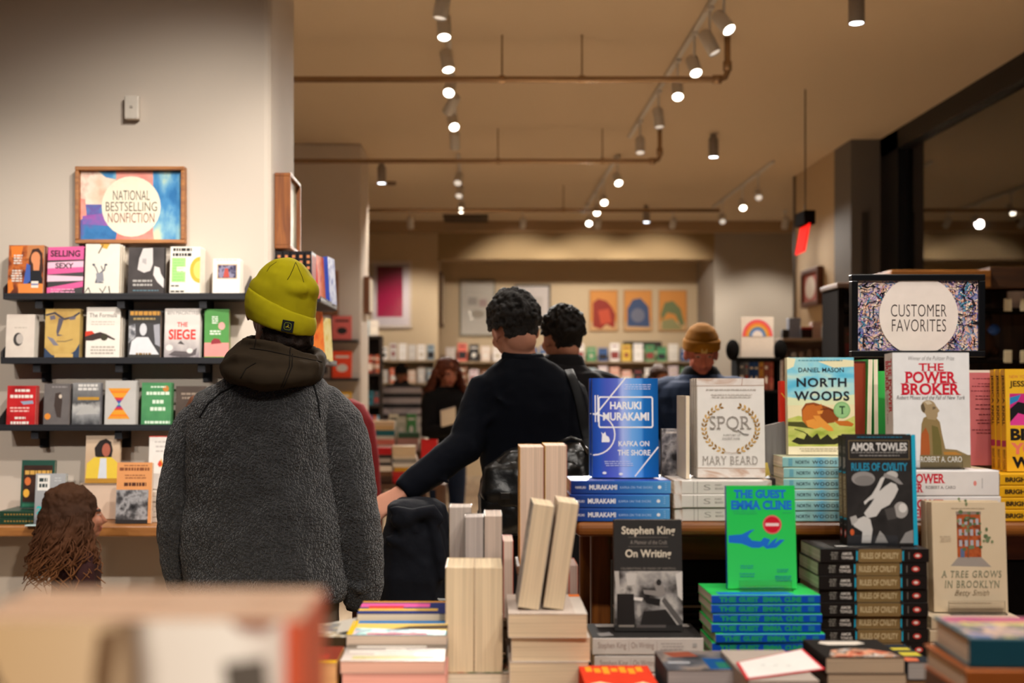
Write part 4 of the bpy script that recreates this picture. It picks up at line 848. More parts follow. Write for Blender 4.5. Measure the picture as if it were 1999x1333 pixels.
# ------------------------------------------------------------------ the black framed sign
d = 2.80; s = F / d
t = empty('framed_sign', 'black framed sign with a white circle on a tangled print, above the books', 'sign', (X(1790, d), d, TZ))
x0, x1, z0, z1 = X(1660, d) - X(1790, d), X(1920, d) - X(1790, d), Z(697, d) - TZ, Z(536, d) - TZ
fw = .0145; fm = mat('#0b0b0d', rough=.3)
fr = MB()
for a in ((x0, x1, z1 - fw, z1), (x0, x1, z0, z0 + fw), (x0, x0 + fw, z0 + fw, z1 - fw), (x1 - fw, x1, z0 + fw, z1 - fw)): fr.bbox(a[0], a[1], -.012, .012, a[2], a[3], fm, .002)
fr.build('frame', t)
ref = (1673, 549, 1907, 685)
tang = blotch(['#3a3a6a', '#6a7ab0', '#c8a8a8', '#e0c8b0', '#8a78b0', '#5a90a8', '#d8a890'], 46, .4, 4, (1, 1, 1), dist=1.6)
rnd = random.Random(11); tl = []
def clipc(x, y): return (x - 1791) ** 2 + (y - 617) ** 2 > 78 ** 2
while len(tl) < 300:
    x = rnd.uniform(1675, 1905); y = rnd.uniform(551, 683)
    if not clipc(x, y): continue
    a = rnd.uniform(0, PI); L = rnd.uniform(6, 24); k = rnd.uniform(-.6, .6)
    pts = [(x + L * f * math.cos(a + k * f), y + L * f * math.sin(a + k * f)) for f in (-.5, -.2, .1, .4)]
    if all(1674 < p[0] < 1906 and 550 < p[1] < 684 for p in pts): tl.append(('L', rnd.choice(['#1a1620', '#1a1620', '#2a2440', '#e8d8c4', '#e0b8a0', '#7a6ab0', '#4a90b0', '#d89a80', '#c8a0c0']), pts, rnd.uniform(1.2, 3)))
mcirc = [('P', '#dcd0c8', [(1791 + 76.5 * math.cos(2 * PI * i / 64), min(685, max(549, 617 - 76.5 * math.sin(2 * PI * i / 64)))) for i in range(64)])]
pr, let = MB(), MB(); iw, ih = x1 - x0 - 2 * fw, z1 - z0 - 2 * fw
pr.box(x0 + fw, x1 - fw, -.004, .004, z0 + fw, z1 - fw, tang)
decals(tl + mcirc + [sline('#3a302c', 1737, 1845, 595, 619, 'CUSTOMER', bold=-.006, space=1.05), sline('#3a302c', 1739, 1844, 624, 648, 'FAVORITES', bold=-.006, space=1.05)], ref, lambda u, v, k: (x0 + fw + u * iw, -.0044 - k * .000012, z0 + fw + v * ih), pr, let)
pr.build('print', t); let.build('lettering', t)
MB().tube([(0, .02, .004), (0, .02, z0 + .03)], .006, fm, 10).build('stand_pole', t); MB().lathe([(0, .0), (.06, 0), (.06, .004), (.008, .008), (0, .008)], fm, 24, None, (0, .04, .0008)).build('stand_base', t)
# ------------------------------------------------------------------ front row on the low table
# grey photograph paperback on its white spined stack
pho = blotch(['#1c1a1a', '#4a4644', '#8a8684', '#bab4ae', '#2c2a2a'], 20, .4, 4)
owart = [('R', '#2d2b2a', 1200, 1022, 1333, 1238), ('R', pho, 1200, 1122, 1333, 1226), ('P', '#b4aea8', [(1200, 1122), (1209, 1122), (1211, 1168), (1204, 1172)]), ('P', '#c4beb8', [(1222, 1126), (1244, 1126), (1240, 1148), (1226, 1150)]), ('P', '#d0cac4', [(1320, 1128), (1333, 1122), (1333, 1180), (1324, 1170)]), ('P', '#24201f', [(1205, 1166), (1238, 1166), (1240, 1226), (1204, 1226)]), ('P', '#8a8480', [(1282, 1160), (1276, 1146), (1284, 1140), (1296, 1150), (1300, 1164), (1292, 1172), (1258, 1166), (1256, 1158)]), ('E', '#2a2625', 1287, 1144, 5, 6), ('P', '#1e1b1b', [(1256, 1172), (1290, 1176), (1288, 1190), (1262, 1184)]), ('P', '#e0dad4', [(1238, 1172), (1256, 1174), (1254, 1180), (1238, 1178)]), ('P', '#a8a29c', [(1244, 1190), (1250, 1188), (1252, 1206), (1247, 1212), (1243, 1204)]),
         ('P', '#5a5654', [(1298, 1172), (1333, 1218), (1333, 1226), (1326, 1226), (1292, 1180)]), ('P', '#262322', [(1256, 1200), (1300, 1196), (1322, 1226), (1250, 1226)]), ('R', '#8a827a', 1208, 1226, 1238, 1230), ('R', '#5a5452', 1242, 1226, 1300, 1231),
         sline('#d8ccb8', 1215, 1320, 1035, 1055, 'Stephen King', bold=.02), ('R', '#6a645e', 1228, 1056, 1306, 1057), sline('#8a827a', 1232, 1304, 1062, 1070, 'A Memoir of the Craft'), ('R', '#6a645e', 1228, 1074, 1306, 1075), sline('#d8ccb8', 1222, 1312, 1080, 1100, 'On Writing', bold=.02), sline('#8a827a', 1213, 1320, 1115, 1119, 'CELEBRATING 20 YEARS OF WRITING')]
OZ = LTZ + 3 * .0331
ow = front_book('book', 'black paperback with cream lettering over a greyscale room photograph, on the white spined stack', (1200, 1022, 1333, 1238), 2.335, .022, '#2d2b2a', tilt=.07, z=OZ, front=owart, gloss=.3)
osp = [sline('#8a6a60', 10, 62, 8, 22, 'Stephen King', bold=-.005), ('R', '#b8a49c', 67, 6, 68, 24), sline('#8a6a60', 72, 114, 8, 22, 'On Writing', bold=-.005), ('R', '#b8a49c', 119, 6, 120, 24)] + lines('#a89c98', 126, 170, 10, 3, 5, 1.6) + [('R', '#a8a4a0', 186, 10, 194, 17)]
os_ = book('book', '', .135, .206, .0325, '#2d2b2a', spine='#d0c6be', sref=(0, 0, 206, 31), sp=osp, front=[('P', '#8a8684', [(1210, 1040), (1240, 1034), (1250, 1060), (1222, 1066)]), ('R', '#a8a29c', 1300, 1040, 1328, 1230)], ref=(1200, 1022, 1333, 1238))
flat_stack(os_, 3, X(1267, 2.285), 2.285, LTZ, 'spine', lambda i: ['topmost', 'middle', 'lowest'][i] + ' white spined paperback of the stack under the greyscale room cover', seed=5, jyaw=.008)
# green book on its blue and green stack
grn = '#2ec45a'; blu = '#1668cc'
hand = [('P', blu, [(1424, 1052), (1450, 1050), (1466, 1042), (1476, 1040), (1466, 1048), (1462, 1054), (1470, 1062), (1490, 1064), (1498, 1070), (1484, 1076), (1470, 1076), (1450, 1068), (1424, 1066)]), ('P', blu, [(1484, 1066), (1494, 1056), (1506, 1060), (1500, 1072), (1510, 1062), (1520, 1056), (1514, 1068), (1524, 1060), (1534, 1060), (1526, 1068), (1516, 1076), (1498, 1078)])]
gart = [('R', ramp([(0, '#38cc62'), (1, '#22bc50')], 'Z', .35), 1421, 955, 1556, 1155)] + hand + [('E', '#c8102a', 1510, 1031, 18.5, 18.5), ('E', '#e0a0a0', 1510, 1031, 17, 17), ('E', '#c8102a', 1510, 1031, 16.2, 16.2), ('R', '#e8c8c8', 1497, 1028, 1523, 1034),
    sline(blu, 1436, 1538, 963, 980, 'THE GUEST', serif=.09, bold=.05), sline(blu, 1430, 1549, 984, 1002, 'EMMA CLINE', serif=.09, bold=.05)] + lines('#28a06a', 1430, 1484, 1005, 2, 4, 1.5) + lines('#28a06a', 1530, 1548, 1007, 1, 4, 1.5) + lines('#2590a0', 1446, 1472, 1110, 2, 4, 1.4) + lines('#2590a0', 1444, 1474, 1125, 2, 5, 1.8) + lines('#2590a0', 1516, 1540, 1117, 2, 4, 1.4) + lines('#2590a0', 1512, 1546, 1130, 3, 4, 1.8)
GZ = LTZ + 10 * .0178
gb = front_book('book', 'vivid green paperback with blue clasping hands and a red sticker, on the blue spined stack', (1421, 955, 1556, 1155), 2.345, .018, grn, tilt=.09, z=GZ, front=gart, spine='#1458b8', gloss=.3)
gsp = [sline('#1f9a68', 14, 46, 3.5, 13.5, 'THE', serif=.08, bold=.06), sline('#1f9a68', 51, 88, 3.5, 13.5, 'GUEST', serif=.08, bold=.06), sline('#1f9a68', 96, 132, 3.5, 13.5, 'EMMA', serif=.08, bold=.06), sline('#1f9a68', 136, 168, 3.5, 13.5, 'CLINE', serif=.08, bold=.06), ('R', '#1a7a9a', 180, 4, 192, 13)]
gs_ = book('book', '', .132, .203, .0172, grn, spine='#0d4db8', sref=(0, 0, 203, 17), sp=gsp, front=[('P', blu, [(1424, 970), (1450, 968), (1450, 1100), (1424, 1110)])], ref=(1421, 955, 1556, 1155), page='#cfc6b0')
st = flat_stack(gs_, 10, X(1500, 2.285), 2.287, LTZ, 'spine', lambda i: ORD[i] + ' blue spined paperback in the stack under the vivid green cover', seed=12, jit=.004)
easel('clear acrylic stand at the foot of the vivid green cover', X(1493, 2.34), 2.338, GZ, .10, .2, .09, .02)
# dark book with dancers on its brown and black stack
rc = '#2a2726'; cy = '#1aa0c0'
fig = '#c8c4c0'
rart = [('R', '#262322', 1655, 855, 1783, 1070), ('R', cy, 1784, 855, 1792, 1070), ('R', '#6a5a3c', 1660, 866, 1780, 867.5), ('R', '#6a5a3c', 1660, 902, 1780, 904), ('R', '#6a5a3c', 1660, 866, 1661.5, 904), ('R', '#6a5a3c', 1778, 866, 1780, 904),
        ('R', blotch(['#1c1a1a', '#302d2c', '#242121'], 14), 1656, 927, 1783, 1066), ('E', '#8a8684', 1688, 941, 23, 14), ('E', '#7a7674', 1690, 945, 19, 10),
        ('P', fig, [(1702, 990), (1716, 968), (1730, 956), (1742, 948), (1752, 952), (1756, 962), (1748, 978), (1738, 992), (1722, 1000), (1712, 1014), (1694, 1018), (1688, 1008)]), ('P', fig, [(1716, 976), (1698, 984), (1690, 992), (1688, 986), (1704, 972), (1714, 956), (1722, 940), (1734, 932), (1728, 944), (1720, 962)]), ('E', '#b4b0ac', 1744, 934, 12, 8), ('P', '#8a8684', [(1730, 930), (1756, 940), (1766, 952), (1758, 952), (1742, 942), (1726, 938)]), ('E', '#a09c98', 1760, 1002, 14, 16), ('E', '#d0ccc8', 1764, 998, 8, 9), ('P', '#4a4644', [(1728, 1000), (1748, 996), (1752, 1018), (1734, 1022)]), ('P', fig, [(1664, 1024), (1688, 1014), (1700, 1020), (1704, 1040), (1700, 1066), (1682, 1066), (1684, 1044), (1668, 1034)]), ('P', '#a8a4a0', [(1660, 1016), (1672, 1012), (1676, 1022), (1664, 1032)]), ('P', '#8a8684', [(1756, 1066), (1768, 1046), (1783, 1040), (1783, 1066)]), ('P', '#9a9692', [(1712, 1056), (1718, 1042), (1726, 1050), (1734, 1066), (1708, 1066)]), ('E', '#c85a2c', 1664, 1045, 4, 6),
        sline('#d0ccc8', 1665, 1775, 871, 887, 'AMOR TOWLES', bold=.03), sline('#2284a4', 1665, 1775, 910, 926, 'RULES OF CIVILITY', bold=.03)] + lines('#8a8682', 1665, 1774, 889, 1, 4, 2, .02) + lines('#8a8682', 1680, 1760, 895, 1, 4, 2, .02) + lines('#1f6a84', 1676, 1766, 859, 1, 4, 2, .02)
ryz = LTZ + 10 * .0256
rsp = [('R', '#17110f', 0, 0, 212, 26)] + lines('#8a847c', 20, 36, 6, 4, 4, 2, .2) + [sline('#d0c8c0', 42, 62, 6, 12, 'AMOR', bold=.03), sline('#d0c8c0', 41, 64, 14, 20, 'TOWLES', bold=.03), ('R', cy, 70, 0, 73, 26), ('R', '#7e653e', 74, 0, 159, 26), ('P', '#17110f', [(70, 0), (76, 0), (71, 5)]), ('P', '#17110f', [(70, 26), (76, 26), (71, 21)]), ('R', cy, 160, 0, 163, 26), ('P', '#17110f', [(163, 0), (157, 0), (162, 5)]), ('P', '#17110f', [(163, 26), (157, 26), (162, 21)]), sline('#c8b48c', 80, 153, 7, 19, 'RULES OF CIVILITY', bold=.02), ('R', '#6a645e', 172, 6, 174, 20), ('E', '#b83c34', 190, 13, 8, 5.6), ('E', '#e0d0c8', 190, 13, 4.4, 2.8)]
rb = front_book('book', 'dark paperback with sunlit figures and a turquoise edge, standing on the brown and black stack', (1655, 857, 1792, 1070), 2.385, .024, rc, tilt=.07, z=ryz, front=rart, spine='#201c1b', gloss=.3, sref=(0, 0, 212, 26), sp=rsp, page='#cfc4b0')
behind(rb, 1, lambda i: 'dark paperback copy behind the turquoise edged one')
rs = book('book', '', .14, .2075, .025, rc, spine='#17110f', sref=(0, 0, 212, 26), sp=rsp, front=[('R', '#4a4644', 1665, 870, 1775, 890), ('R', '#c8c4c0', 1690, 900, 1705, 1000)], ref=(1655, 857, 1792, 1070), page='#b4ac98')
flat_stack(rs, 10, X(1706, 2.345), 2.345, LTZ, 'spine', lambda i: ORD[i] + ' brown and black spined paperback in the tall stack', seed=8, jit=.003)
easel('clear acrylic stand at the foot of the turquoise edged cover', X(1702, 2.38), 2.378, ryz, .10, .2, .07, .022)
# cream book with the brick house
crm = '#d6c2a6'
brk = blotch(['#8a4020', '#b05a30', '#a04c28', '#6a3a24'], 70, .5, 3)
grn2 = ['#5a6a48', '#6a7a58', '#4a5a3c', '#7a8460']
rnd = random.Random(5)
trees = [('E', grn2[i % 4], rnd.gauss(1892, 10) if i < 20 else rnd.gauss(1926, 7), rnd.gauss(1032, 20) if i < 20 else rnd.gauss(1060, 9), rnd.uniform(2.5, 5), rnd.uniform(2, 4)) for i in range(30)]
win = []
for i in range(4):
    for j in range(3): win.append(('R', '#a8a8b0', 1876 + i * 11, 1022 + j * 21, 1882 + i * 11, 1034 + j * 21))
tart = [('R', blotch(['#d8c6ac', '#d0bc9e', '#d6c2a6'], 4), 1824, 990, 1968, 1203), ('P', '#9a9088', [(1874, 1096), (1918, 1096), (1938, 1116), (1858, 1114)]), ('R', brk, 1872, 1014, 1919, 1097), ('R', '#8a7a70', 1871, 1008, 1920, 1014)] + win + [('R', '#5a6a8a', 1878, 1080, 1886, 1097)] + trees + [('L', '#6a5a44', [(1893, 1097), (1894, 1060), (1898, 1010)], 1.6),
    sline('#7a7e68', 1839, 1957, 1123, 1136, 'A TREE GROWS', serif=.06, shear=.12, bold=.0, space=1.2), sline('#7a7e68', 1845, 1953, 1142, 1156, 'IN BROOKLYN', serif=.06, shear=.12, bold=.0, space=1.2), sline('#8a7a62', 1864, 1932, 1160, 1174, 'Betty Smith', shear=.4)] + lines('#b0a088', 1858, 1934, 1001, 1, 4, 1.4) + lines('#b8a890', 1838, 1862, 1056, 3, 4.5, 1.2) + lines('#b8a890', 1846, 1944, 1184, 1, 4, 1.4)
tgz = LTZ + 5 * .0246
tb = front_book('book', 'cream paperback with a brick house and trees, standing at the end of the front row', (1824, 990, 1968, 1203), 2.40, .03, crm, tilt=.07, z=tgz, front=tart, spine='#cdb798', page='#d8c8ac')
behind(tb, 1, lambda i: 'cream paperback copy behind the brick house cover')
tg = book('book', '', .14, .17, .024, crm, spine='#cbb698', page='#d8c8ac', sref=(0, 0, 170, 24), sp=lines('#a89878', 20, 120, 9, 1, 5, 5, .05))
flat_stack(tg, 5, X(1903, 2.36), 2.362, LTZ, 'spine', lambda i: ORD[i] + ' cream paperback in the low pile under the brick house cover', seed=10)
easel('clear acrylic stand at the foot of the brick house cover', X(1905, 2.395), 2.393, tgz, .11, .2, .07, .026)
# ---- thick paperbacks standing with their page edges forward
CREAM = '#dcc6a6'; PINKP = '#d8bca6'; GREYP = '#bdb0a6'
s = 1091
z0 = LTZ + 2 * .0276
b = book('book', '', .13, .17, .027, '#8a7a6a', front=[('R', blotch(['#b8504a', '#d8b890', '#4a6a4a', '#c8b8a8'], 25), 0, 0, 100, 150)], ref=(0, 0, 100, 150)); flat_stack(b, 2, X(932, 2.2), 2.19, LTZ, 'foot', lambda i: ['upper', 'lower'][i] + ' flat book beneath the two thick cream blocks of pages', seed=1)
on_edge('book', 'thick paperback with cream page edges forward, front pair, left one', .125, .187, .0505, '#c8b090', X(897, 2.2), 2.195, z0, page=CREAM, roll=.005)
on_edge('book', 'thick paperback with cream page edges forward, front pair, right one', .125, .187, .0505, '#b8a088', X(953.5, 2.2), 2.195, z0, page=CREAM, roll=.0)
# three behind
t = empty('riser', 'wooden riser under the three grey page blocks', 'riser', (X(928, 2.4), 2.375, LTZ)); MB().bbox(-.07, .07, .002, .148, .0006, .10, '#5a4634', .003).build('block', t); MB().bbox(-.073, .075, 0, .15, .1005, .1145, '#6a5440', .002).build('top_board', t)
z1 = LTZ + 3 * .0383
on_edge('book', 'thick paperback with greyish page edges, rearmost of the three behind the cream pair', .07, .21, .044, '#c0a890', X(899, 2.45), 2.45, z1, page=GREYP)
on_edge('book', 'thick paperback with grey page edges and a dark seam, behind the cream pair', .065, .198, .036, '#6a6a64', X(926, 2.38), 2.38, z1, page='#b4a8a2')
on_edge('book', 'thick paperback with warm grey page edges at the end of the three behind', .115, .2, .034, '#8a7a70', X(963, 2.38), 2.38, z1, page='#c4b0a2')
on_edge('book', 'slim orange red paperback with pale page edges behind the leaning books', .1, .15, .019, '#e0502c', .059, 2.39, z1, page='#d8c0b0')
# tall pair further right
t = empty('riser', 'wooden riser under the tall pink page pair', 'riser', (X(1060, 2.5), 2.45, LTZ)); MB().bbox(-.05, .05, .002, .14, .0006, .19, '#5a4634', .003).build('block', t); MB().bbox(-.055, .055, 0, .142, .1905, .2070, '#6a5440', .002).build('top_board', t)
z2 = LTZ + 6 * .0346
on_edge('book', 'tall thick paperback with pinkish page edges and yellow top cover, left of its pair', .12, .237, .048, '#d89a20', X(1038, 2.46), 2.455, z2, page=PINKP, back='#b04a44')
on_edge('book', 'tall thick paperback with pinkish page edges, right of its pair', .12, .24, .044, '#d8a828', X(1085, 2.46), 2.455, z2, page=PINKP, back='#b05a50')
# flat pile of four, page edges forward, with two leaning books on it
b = book('book', '', .138, .20, .0418, '#d8ccc0', page=CREAM, front=[('R', '#e0742c', 85, 0, 100, 20), ('R', '#c8b8ac', 0, 0, 85, 150)], ref=(0, 0, 100, 150))
pl = flat_stack(b, 4, X(1072, 2.15), 2.15, LTZ, 'foot', lambda i: ORD[i] + ' thick book in the flat pile with cream page edges forward', seed=21, jit=.005, jyaw=.03)
z3 = LTZ + 4 * .0424
ik = blotch(['#d8d0c4', '#8a8a8a', '#c8c0b4', '#5a5a5e'], 40, .4, 4)
on_edge('book', 'cream paged paperback leaning to the side with a sketched cover, on the flat pile', .115, .186, .038, '#d0c4b4', X(1031, 2.18), 2.175, z3, roll=.15, page=CREAM, front=[('R', ik, 0, 0, 100, 150)], ref=(0, 0, 100, 150))
on_edge('book', 'cream paged paperback leaning beside the sketched cover, on the flat pile', .115, .19, .036, '#cdb8a0', X(1080, 2.18), 2.175, z3, roll=.145, page=CREAM)
# slivers round them
for i, (px, h, c) in enumerate(((1103, .125, '#b84a40'), (1119, .10, '#c86a50'))):
    on_edge('book', ['taller', 'shorter'][i] + ' shaded paperback with greyish pink page edges beside the table leg', .1, h, .018, c, X(px, 2.36), 2.36 + .0 * i, LTZ + .122, page='#a8948a')
b = book('book', 'flat dark book below the two shaded paperbacks near the table leg', .045, .07, .12, '#3a2c28', page='#a8988a'); flat(b, X(1113, 2.36), 2.36, LTZ, 'foot')
# ---- flat piles on the near left
def pile(px0, px1, yt, d, books, labels, short, edge='fore', dep=.125, seed=0):
    """a pile whose top front edge is at pixel row yt; books from the top: (thickness, cover, page, art)"""
    w_ = (px1 - px0) * d / F; z = Z(yt, d); x = X((px0 + px1) / 2, d); rnd = random.Random(seed)
    zs = z
    for i, (t_, c, pg, art) in enumerate(books):
        art = [(a[0], mat(a[1], rough=.9, spec=.02)) + tuple(a[2:]) for a in art] if art else art; c = mat(c, rough=.9, spec=.02)
        a = dict(front=art, ref=(0, 0, 100, 100)) if art else {}
        o = book('book', labels[i], dep if edge in ('fore', 'spine') else w_, w_ if edge in ('fore', 'spine') else dep, t_, c, page=pg, gloss=.65, **a)
        zs -= t_ + .0006
        flat(o, x + (rnd.uniform(-.004, .004) if i else 0), d, zs, edge, 0)
    # the rest of the pile down to the table, out of the picture
    rest = zs - LTZ
    if rest > .004:
        dd = dep; t = empty('riser', 'wooden riser hidden under the ' + short + ' pile', 'riser', (x, d, LTZ))
        MB().bbox(-w_ / 2 + .004, w_ / 2 - .004, .004, dd - .004, .0006, rest * .8, '#7a5a3c', .002).build('block', t); MB().bbox(-w_ / 2, w_ / 2, .002, dd, rest * .8 + .0004, rest - .0004, '#8a6a48', .001).build('top_board', t)
manga = blotch(['#1a1a1c', '#e0dcd8', '#8a8888', '#2a2a2c', '#d8d4d0'], 60, .4, 4)
pile(697, 871, 1197, 2.235, [(.0165, '#28306a', '#d4c4ae', [('R', '#28306a', 0, 0, 100, 100), ('P', '#c88a3c', [(0, 0), (12, 0), (12, 100), (0, 100)]), ('R', '#d85a9a', 20, 20, 50, 100), ('R', '#c83c3c', 40, 50, 62, 90), ('R', '#d8b050', 62, 10, 80, 100), ('R', '#303c78', 84, 30, 96, 100)]), (.012, '#c8c0b8', '#dcd4c8', None)],
     ['navy magazine with pink and gold cover, topmost on the back left pile', 'white paged book under the navy magazine'], 'navy magazine')
pile(676, 872, 1239, 2.10, [(.026, '#4a8aa8', '#c4b0a0', [('R', blotch(['#5ab0b0', '#a8d4cc', '#3a7a8a', '#c8a0a8'], 30), 40, 0, 100, 100), ('R', '#3a7ab8', 0, 0, 22, 100), ('P', '#e0c068', [(22, 0), (70, 0), (50, 100), (20, 100)]), ('P', '#5a4a3c', [(30, 0), (60, 0), (64, 60), (40, 40)]), ('R', '#d84a6a', 88, 20, 97, 80), ('R', '#d8b028', 0, 94, 100, 100)])],
     ['thick book with a turquoise and yellow cover, middle of the near left piles'], 'turquoise and yellow covered')
pile(664, 868, 1290, 1.968, [(.020, '#8a7c72', '#d0a494', [('R', ramp([(0, '#5a5248'), (.4, '#8a7a6e'), (1, '#c8b4a8')], 'X'), 0, 0, 100, 100), ('R', '#dcd4cc', 10, 20, 20, 90), ('R', '#dcd4cc', 26, 40, 34, 60), ('R', '#d8d0c8', 40, 10, 50, 95), ('R', '#d8d0c8', 54, 30, 66, 70), ('R', '#b8c040', 72, 10, 75, 90), ('R', '#b8c040', 79, 10, 82, 90), ('R', '#c8b840', 86, 10, 89, 90)]), (.034, '#c88a80', '#d89c90', None)],
     ['pink paged book with pale blocks on its cover, front of the near left piles', 'thick pink paged book under the pale blocks cover'], 'pink paged', dep=.125)
pile(560, 656, 1293, 1.96, [(.036, '#c8901c', '#c89868', [('R', '#7a3020', 0, 0, 88, 100), ('R', '#a83428', 50, 20, 80, 70), ('R', '#d8ac20', 88, 0, 100, 100)])], ['yellow edged book with a dark red cover beside the big blurred book'], 'yellow edged', dep=.12)
pile(560, 676, 1243, 2.11, [(.018, '#3a2e20', '#b8b0b0', [('R', blotch(['#1c1a18', '#3a3428', '#8a7030', '#d8d4cc'], 40), 0, 0, 100, 100)]), (.02, '#d8d4d0', '#c8c4c4', None)], ['dark comic book with white symbols beside the turquoise book', 'pale comic book under the dark one'], 'comic book', edge='spine', dep=.12)
mg = MB(); mg.tube([(X(585, 2.2), 2.2, Z(1233, 2.2)), (X(640, 2.2), 2.2, Z(1228, 2.2)), (X(690, 2.18), 2.2, Z(1217, 2.2))], [(.06, .0006)] * 3, '#b8b0a4', 4, ref=(0, 1, 0)); o = mg.build('magazine'); tag(o, 'open thin magazine with a curled page lying over the comic books', 'magazine')
# ---- front edge, right half
pile(1148, 1296, 1352, 1.965, [(.034, '#d8402a', '#c8b8a0', [('R', '#d84028', 0, 0, 100, 100), ('P', '#e8d8a8', [(2, 100), (6, 70), (22, 62), (40, 72), (60, 74), (80, 62), (96, 76), (98, 100)]), ('R', '#d84028', 60, 64, 64, 90)] + [('R', '#e0982c', 8 + 12 * i, 6 + (i % 2) * 5, 17 + 12 * i, 24 + (i % 3) * 4) for i in range(7)])], ['orange red book with a cream band and yellow letters at the lower picture edge'], 'orange red', edge='foot', dep=.19)
pile(1303, 1441, 1308, 2.0, [(.05, '#4a4a4e', '#b0a6a4', [('R', blotch(['#2c2e34', '#5a5a60', '#8a7a70', '#3a3c44'], 14), 0, 0, 100, 100), ('P', '#8a4a38', [(10, 10), (50, 4), (60, 30), (20, 34)]), ('R', '#1c4a80', 62, 40, 95, 96), ('R', '#2a6a5a', 76, 60, 95, 90), ('R', '#a8a8ac', 8, 58, 40, 66)])], ['grey paged book with a dark blue and grey cover at the lower picture edge'], 'grey paged', edge='foot', dep=.145)
pile(1462, 1600, 1329, 1.885, [(.03, '#a89a90', '#b8a89c', None)], ['pale grey book lying under the white card'], 'white card', edge='foot', dep=.22)
c = MB(); q = [Vector((.42, 2.0, 0)), Vector((.556, 2.105, 0)), Vector((.552, 1.955, 0)), Vector((.412, 1.887, 0))]; zc = Z(1329, 1.885) + .0012
c.add([v + Vector((0, 0, zc)) for v in q] + [v + Vector((0, 0, zc + .0012)) for v in q], [(0, 1, 2, 3), (7, 6, 5, 4), (0, 4, 5, 1), (1, 5, 6, 2), (2, 6, 7, 3), (3, 7, 4, 0)], '#d0343c')
ct = empty('card', 'white card with a thin red border lying across the front books', 'card'); c.build('border', ct)
mid = sum(q, Vector()) / 4; pc = MB(); pc.add([mid + (v - mid) * .93 + Vector((0, 0, zc + .0015)) for v in q], [(0, 3, 2, 1)], '#e0dcd8')
for i in range(3): pc.add([mid + Vector(v) * 1 + Vector((0, 0, zc + .0018)) for v in ((-.03 + .02 * i, -.012 - .002 * i, 0), (-.022 + .02 * i, -.006 - .002 * i, 0), (-.022 + .02 * i, -.003 - .002 * i, 0), (-.03 + .02 * i, -.009 - .002 * i, 0))], [(0, 1, 2, 3)], '#a8a4a4')
pc.build('card_face', ct)
food = blotch(['#3a2c28', '#c85a3c', '#e8b090', '#4a3630', '#d8d0c8', '#e08a50'], 34, .4, 4)
pile(1612, 1766, 1283, 1.985, [(.026, '#2c2826', '#c0aa90', [('R', '#2c2826', 0, 0, 100, 100), ('P', food, [(6, 96), (18, 62), (46, 50), (70, 56), (92, 74), (98, 96)]), ('P', '#d8ccc0', [(14, 22), (20, 12), (70, 12), (76, 24), (60, 32), (24, 32)])]), (.03, '#6a5a4c', '#bca68c', None)], ['dark cookbook with glowing food and pale letters on its cover, front right', 'tan paged book under the dark cookbook'], 'dark cookbook', edge='foot', dep=.14)
pile(1772, 1822, 1292, 2.06, [(.03, '#2e3036', '#a8a29e', [('R', '#2c3036', 0, 0, 100, 100), ('R', '#c0b040', 10, 20, 90, 34), ('R', '#c0b040', 20, 46, 96, 66), ('P', '#c86a4a', [(0, 70), (60, 80), (50, 96), (0, 96)])])], ['slim dark book with yellow letters beside the cookbook'], 'yellow lettered', edge='foot', dep=.14)
# nearest pile on the right: teal sided book over an orange one
nz = 1.150
b = book('book', 'teal sided book with a pink and yellow patterned top, nearest pile at the right', .135, .24, .036, '#2c5560', spine='#22505e', hard=True, gloss=.35, front=[('R', blotch(['#2c4468', '#5a6a9a', '#c8a890', '#3a4a68', '#c8b878'], 22), 2, 2, 98, 98), ('R', '#a83a6a', 75, 3, 96, 90), ('R', '#c8b84a', 62, 8, 70, 70), ('P', '#c87a3a', [(20, 60), (56, 76), (50, 96), (16, 90)])], ref=(0, 0, 100, 100))
flat(b, X(1896, 1.45) + .12, 1.45, nz - .0366, 'spine', -.05)
b = book('book', 'orange brown book under the teal sided one', .145, .25, .03, '#b5622a', spine='#a85a26', hard=True); flat(b, X(1886, 1.45) + .125, 1.447, nz - .0672, 'spine', -.02)
t = empty('riser', 'brown riser under the nearest pile with the teal sided book', 'riser', (X(1890, 1.45) + .125, 1.45, LTZ)); MB().bbox(-.12, .12, 0, .14, .0006, .17, '#7a5a40', .003).build('block', t); MB().bbox(-.125, .125, -.003, .143, .1705, nz - .0676 - LTZ, '#6a4a34', .003).build('top_board', t)
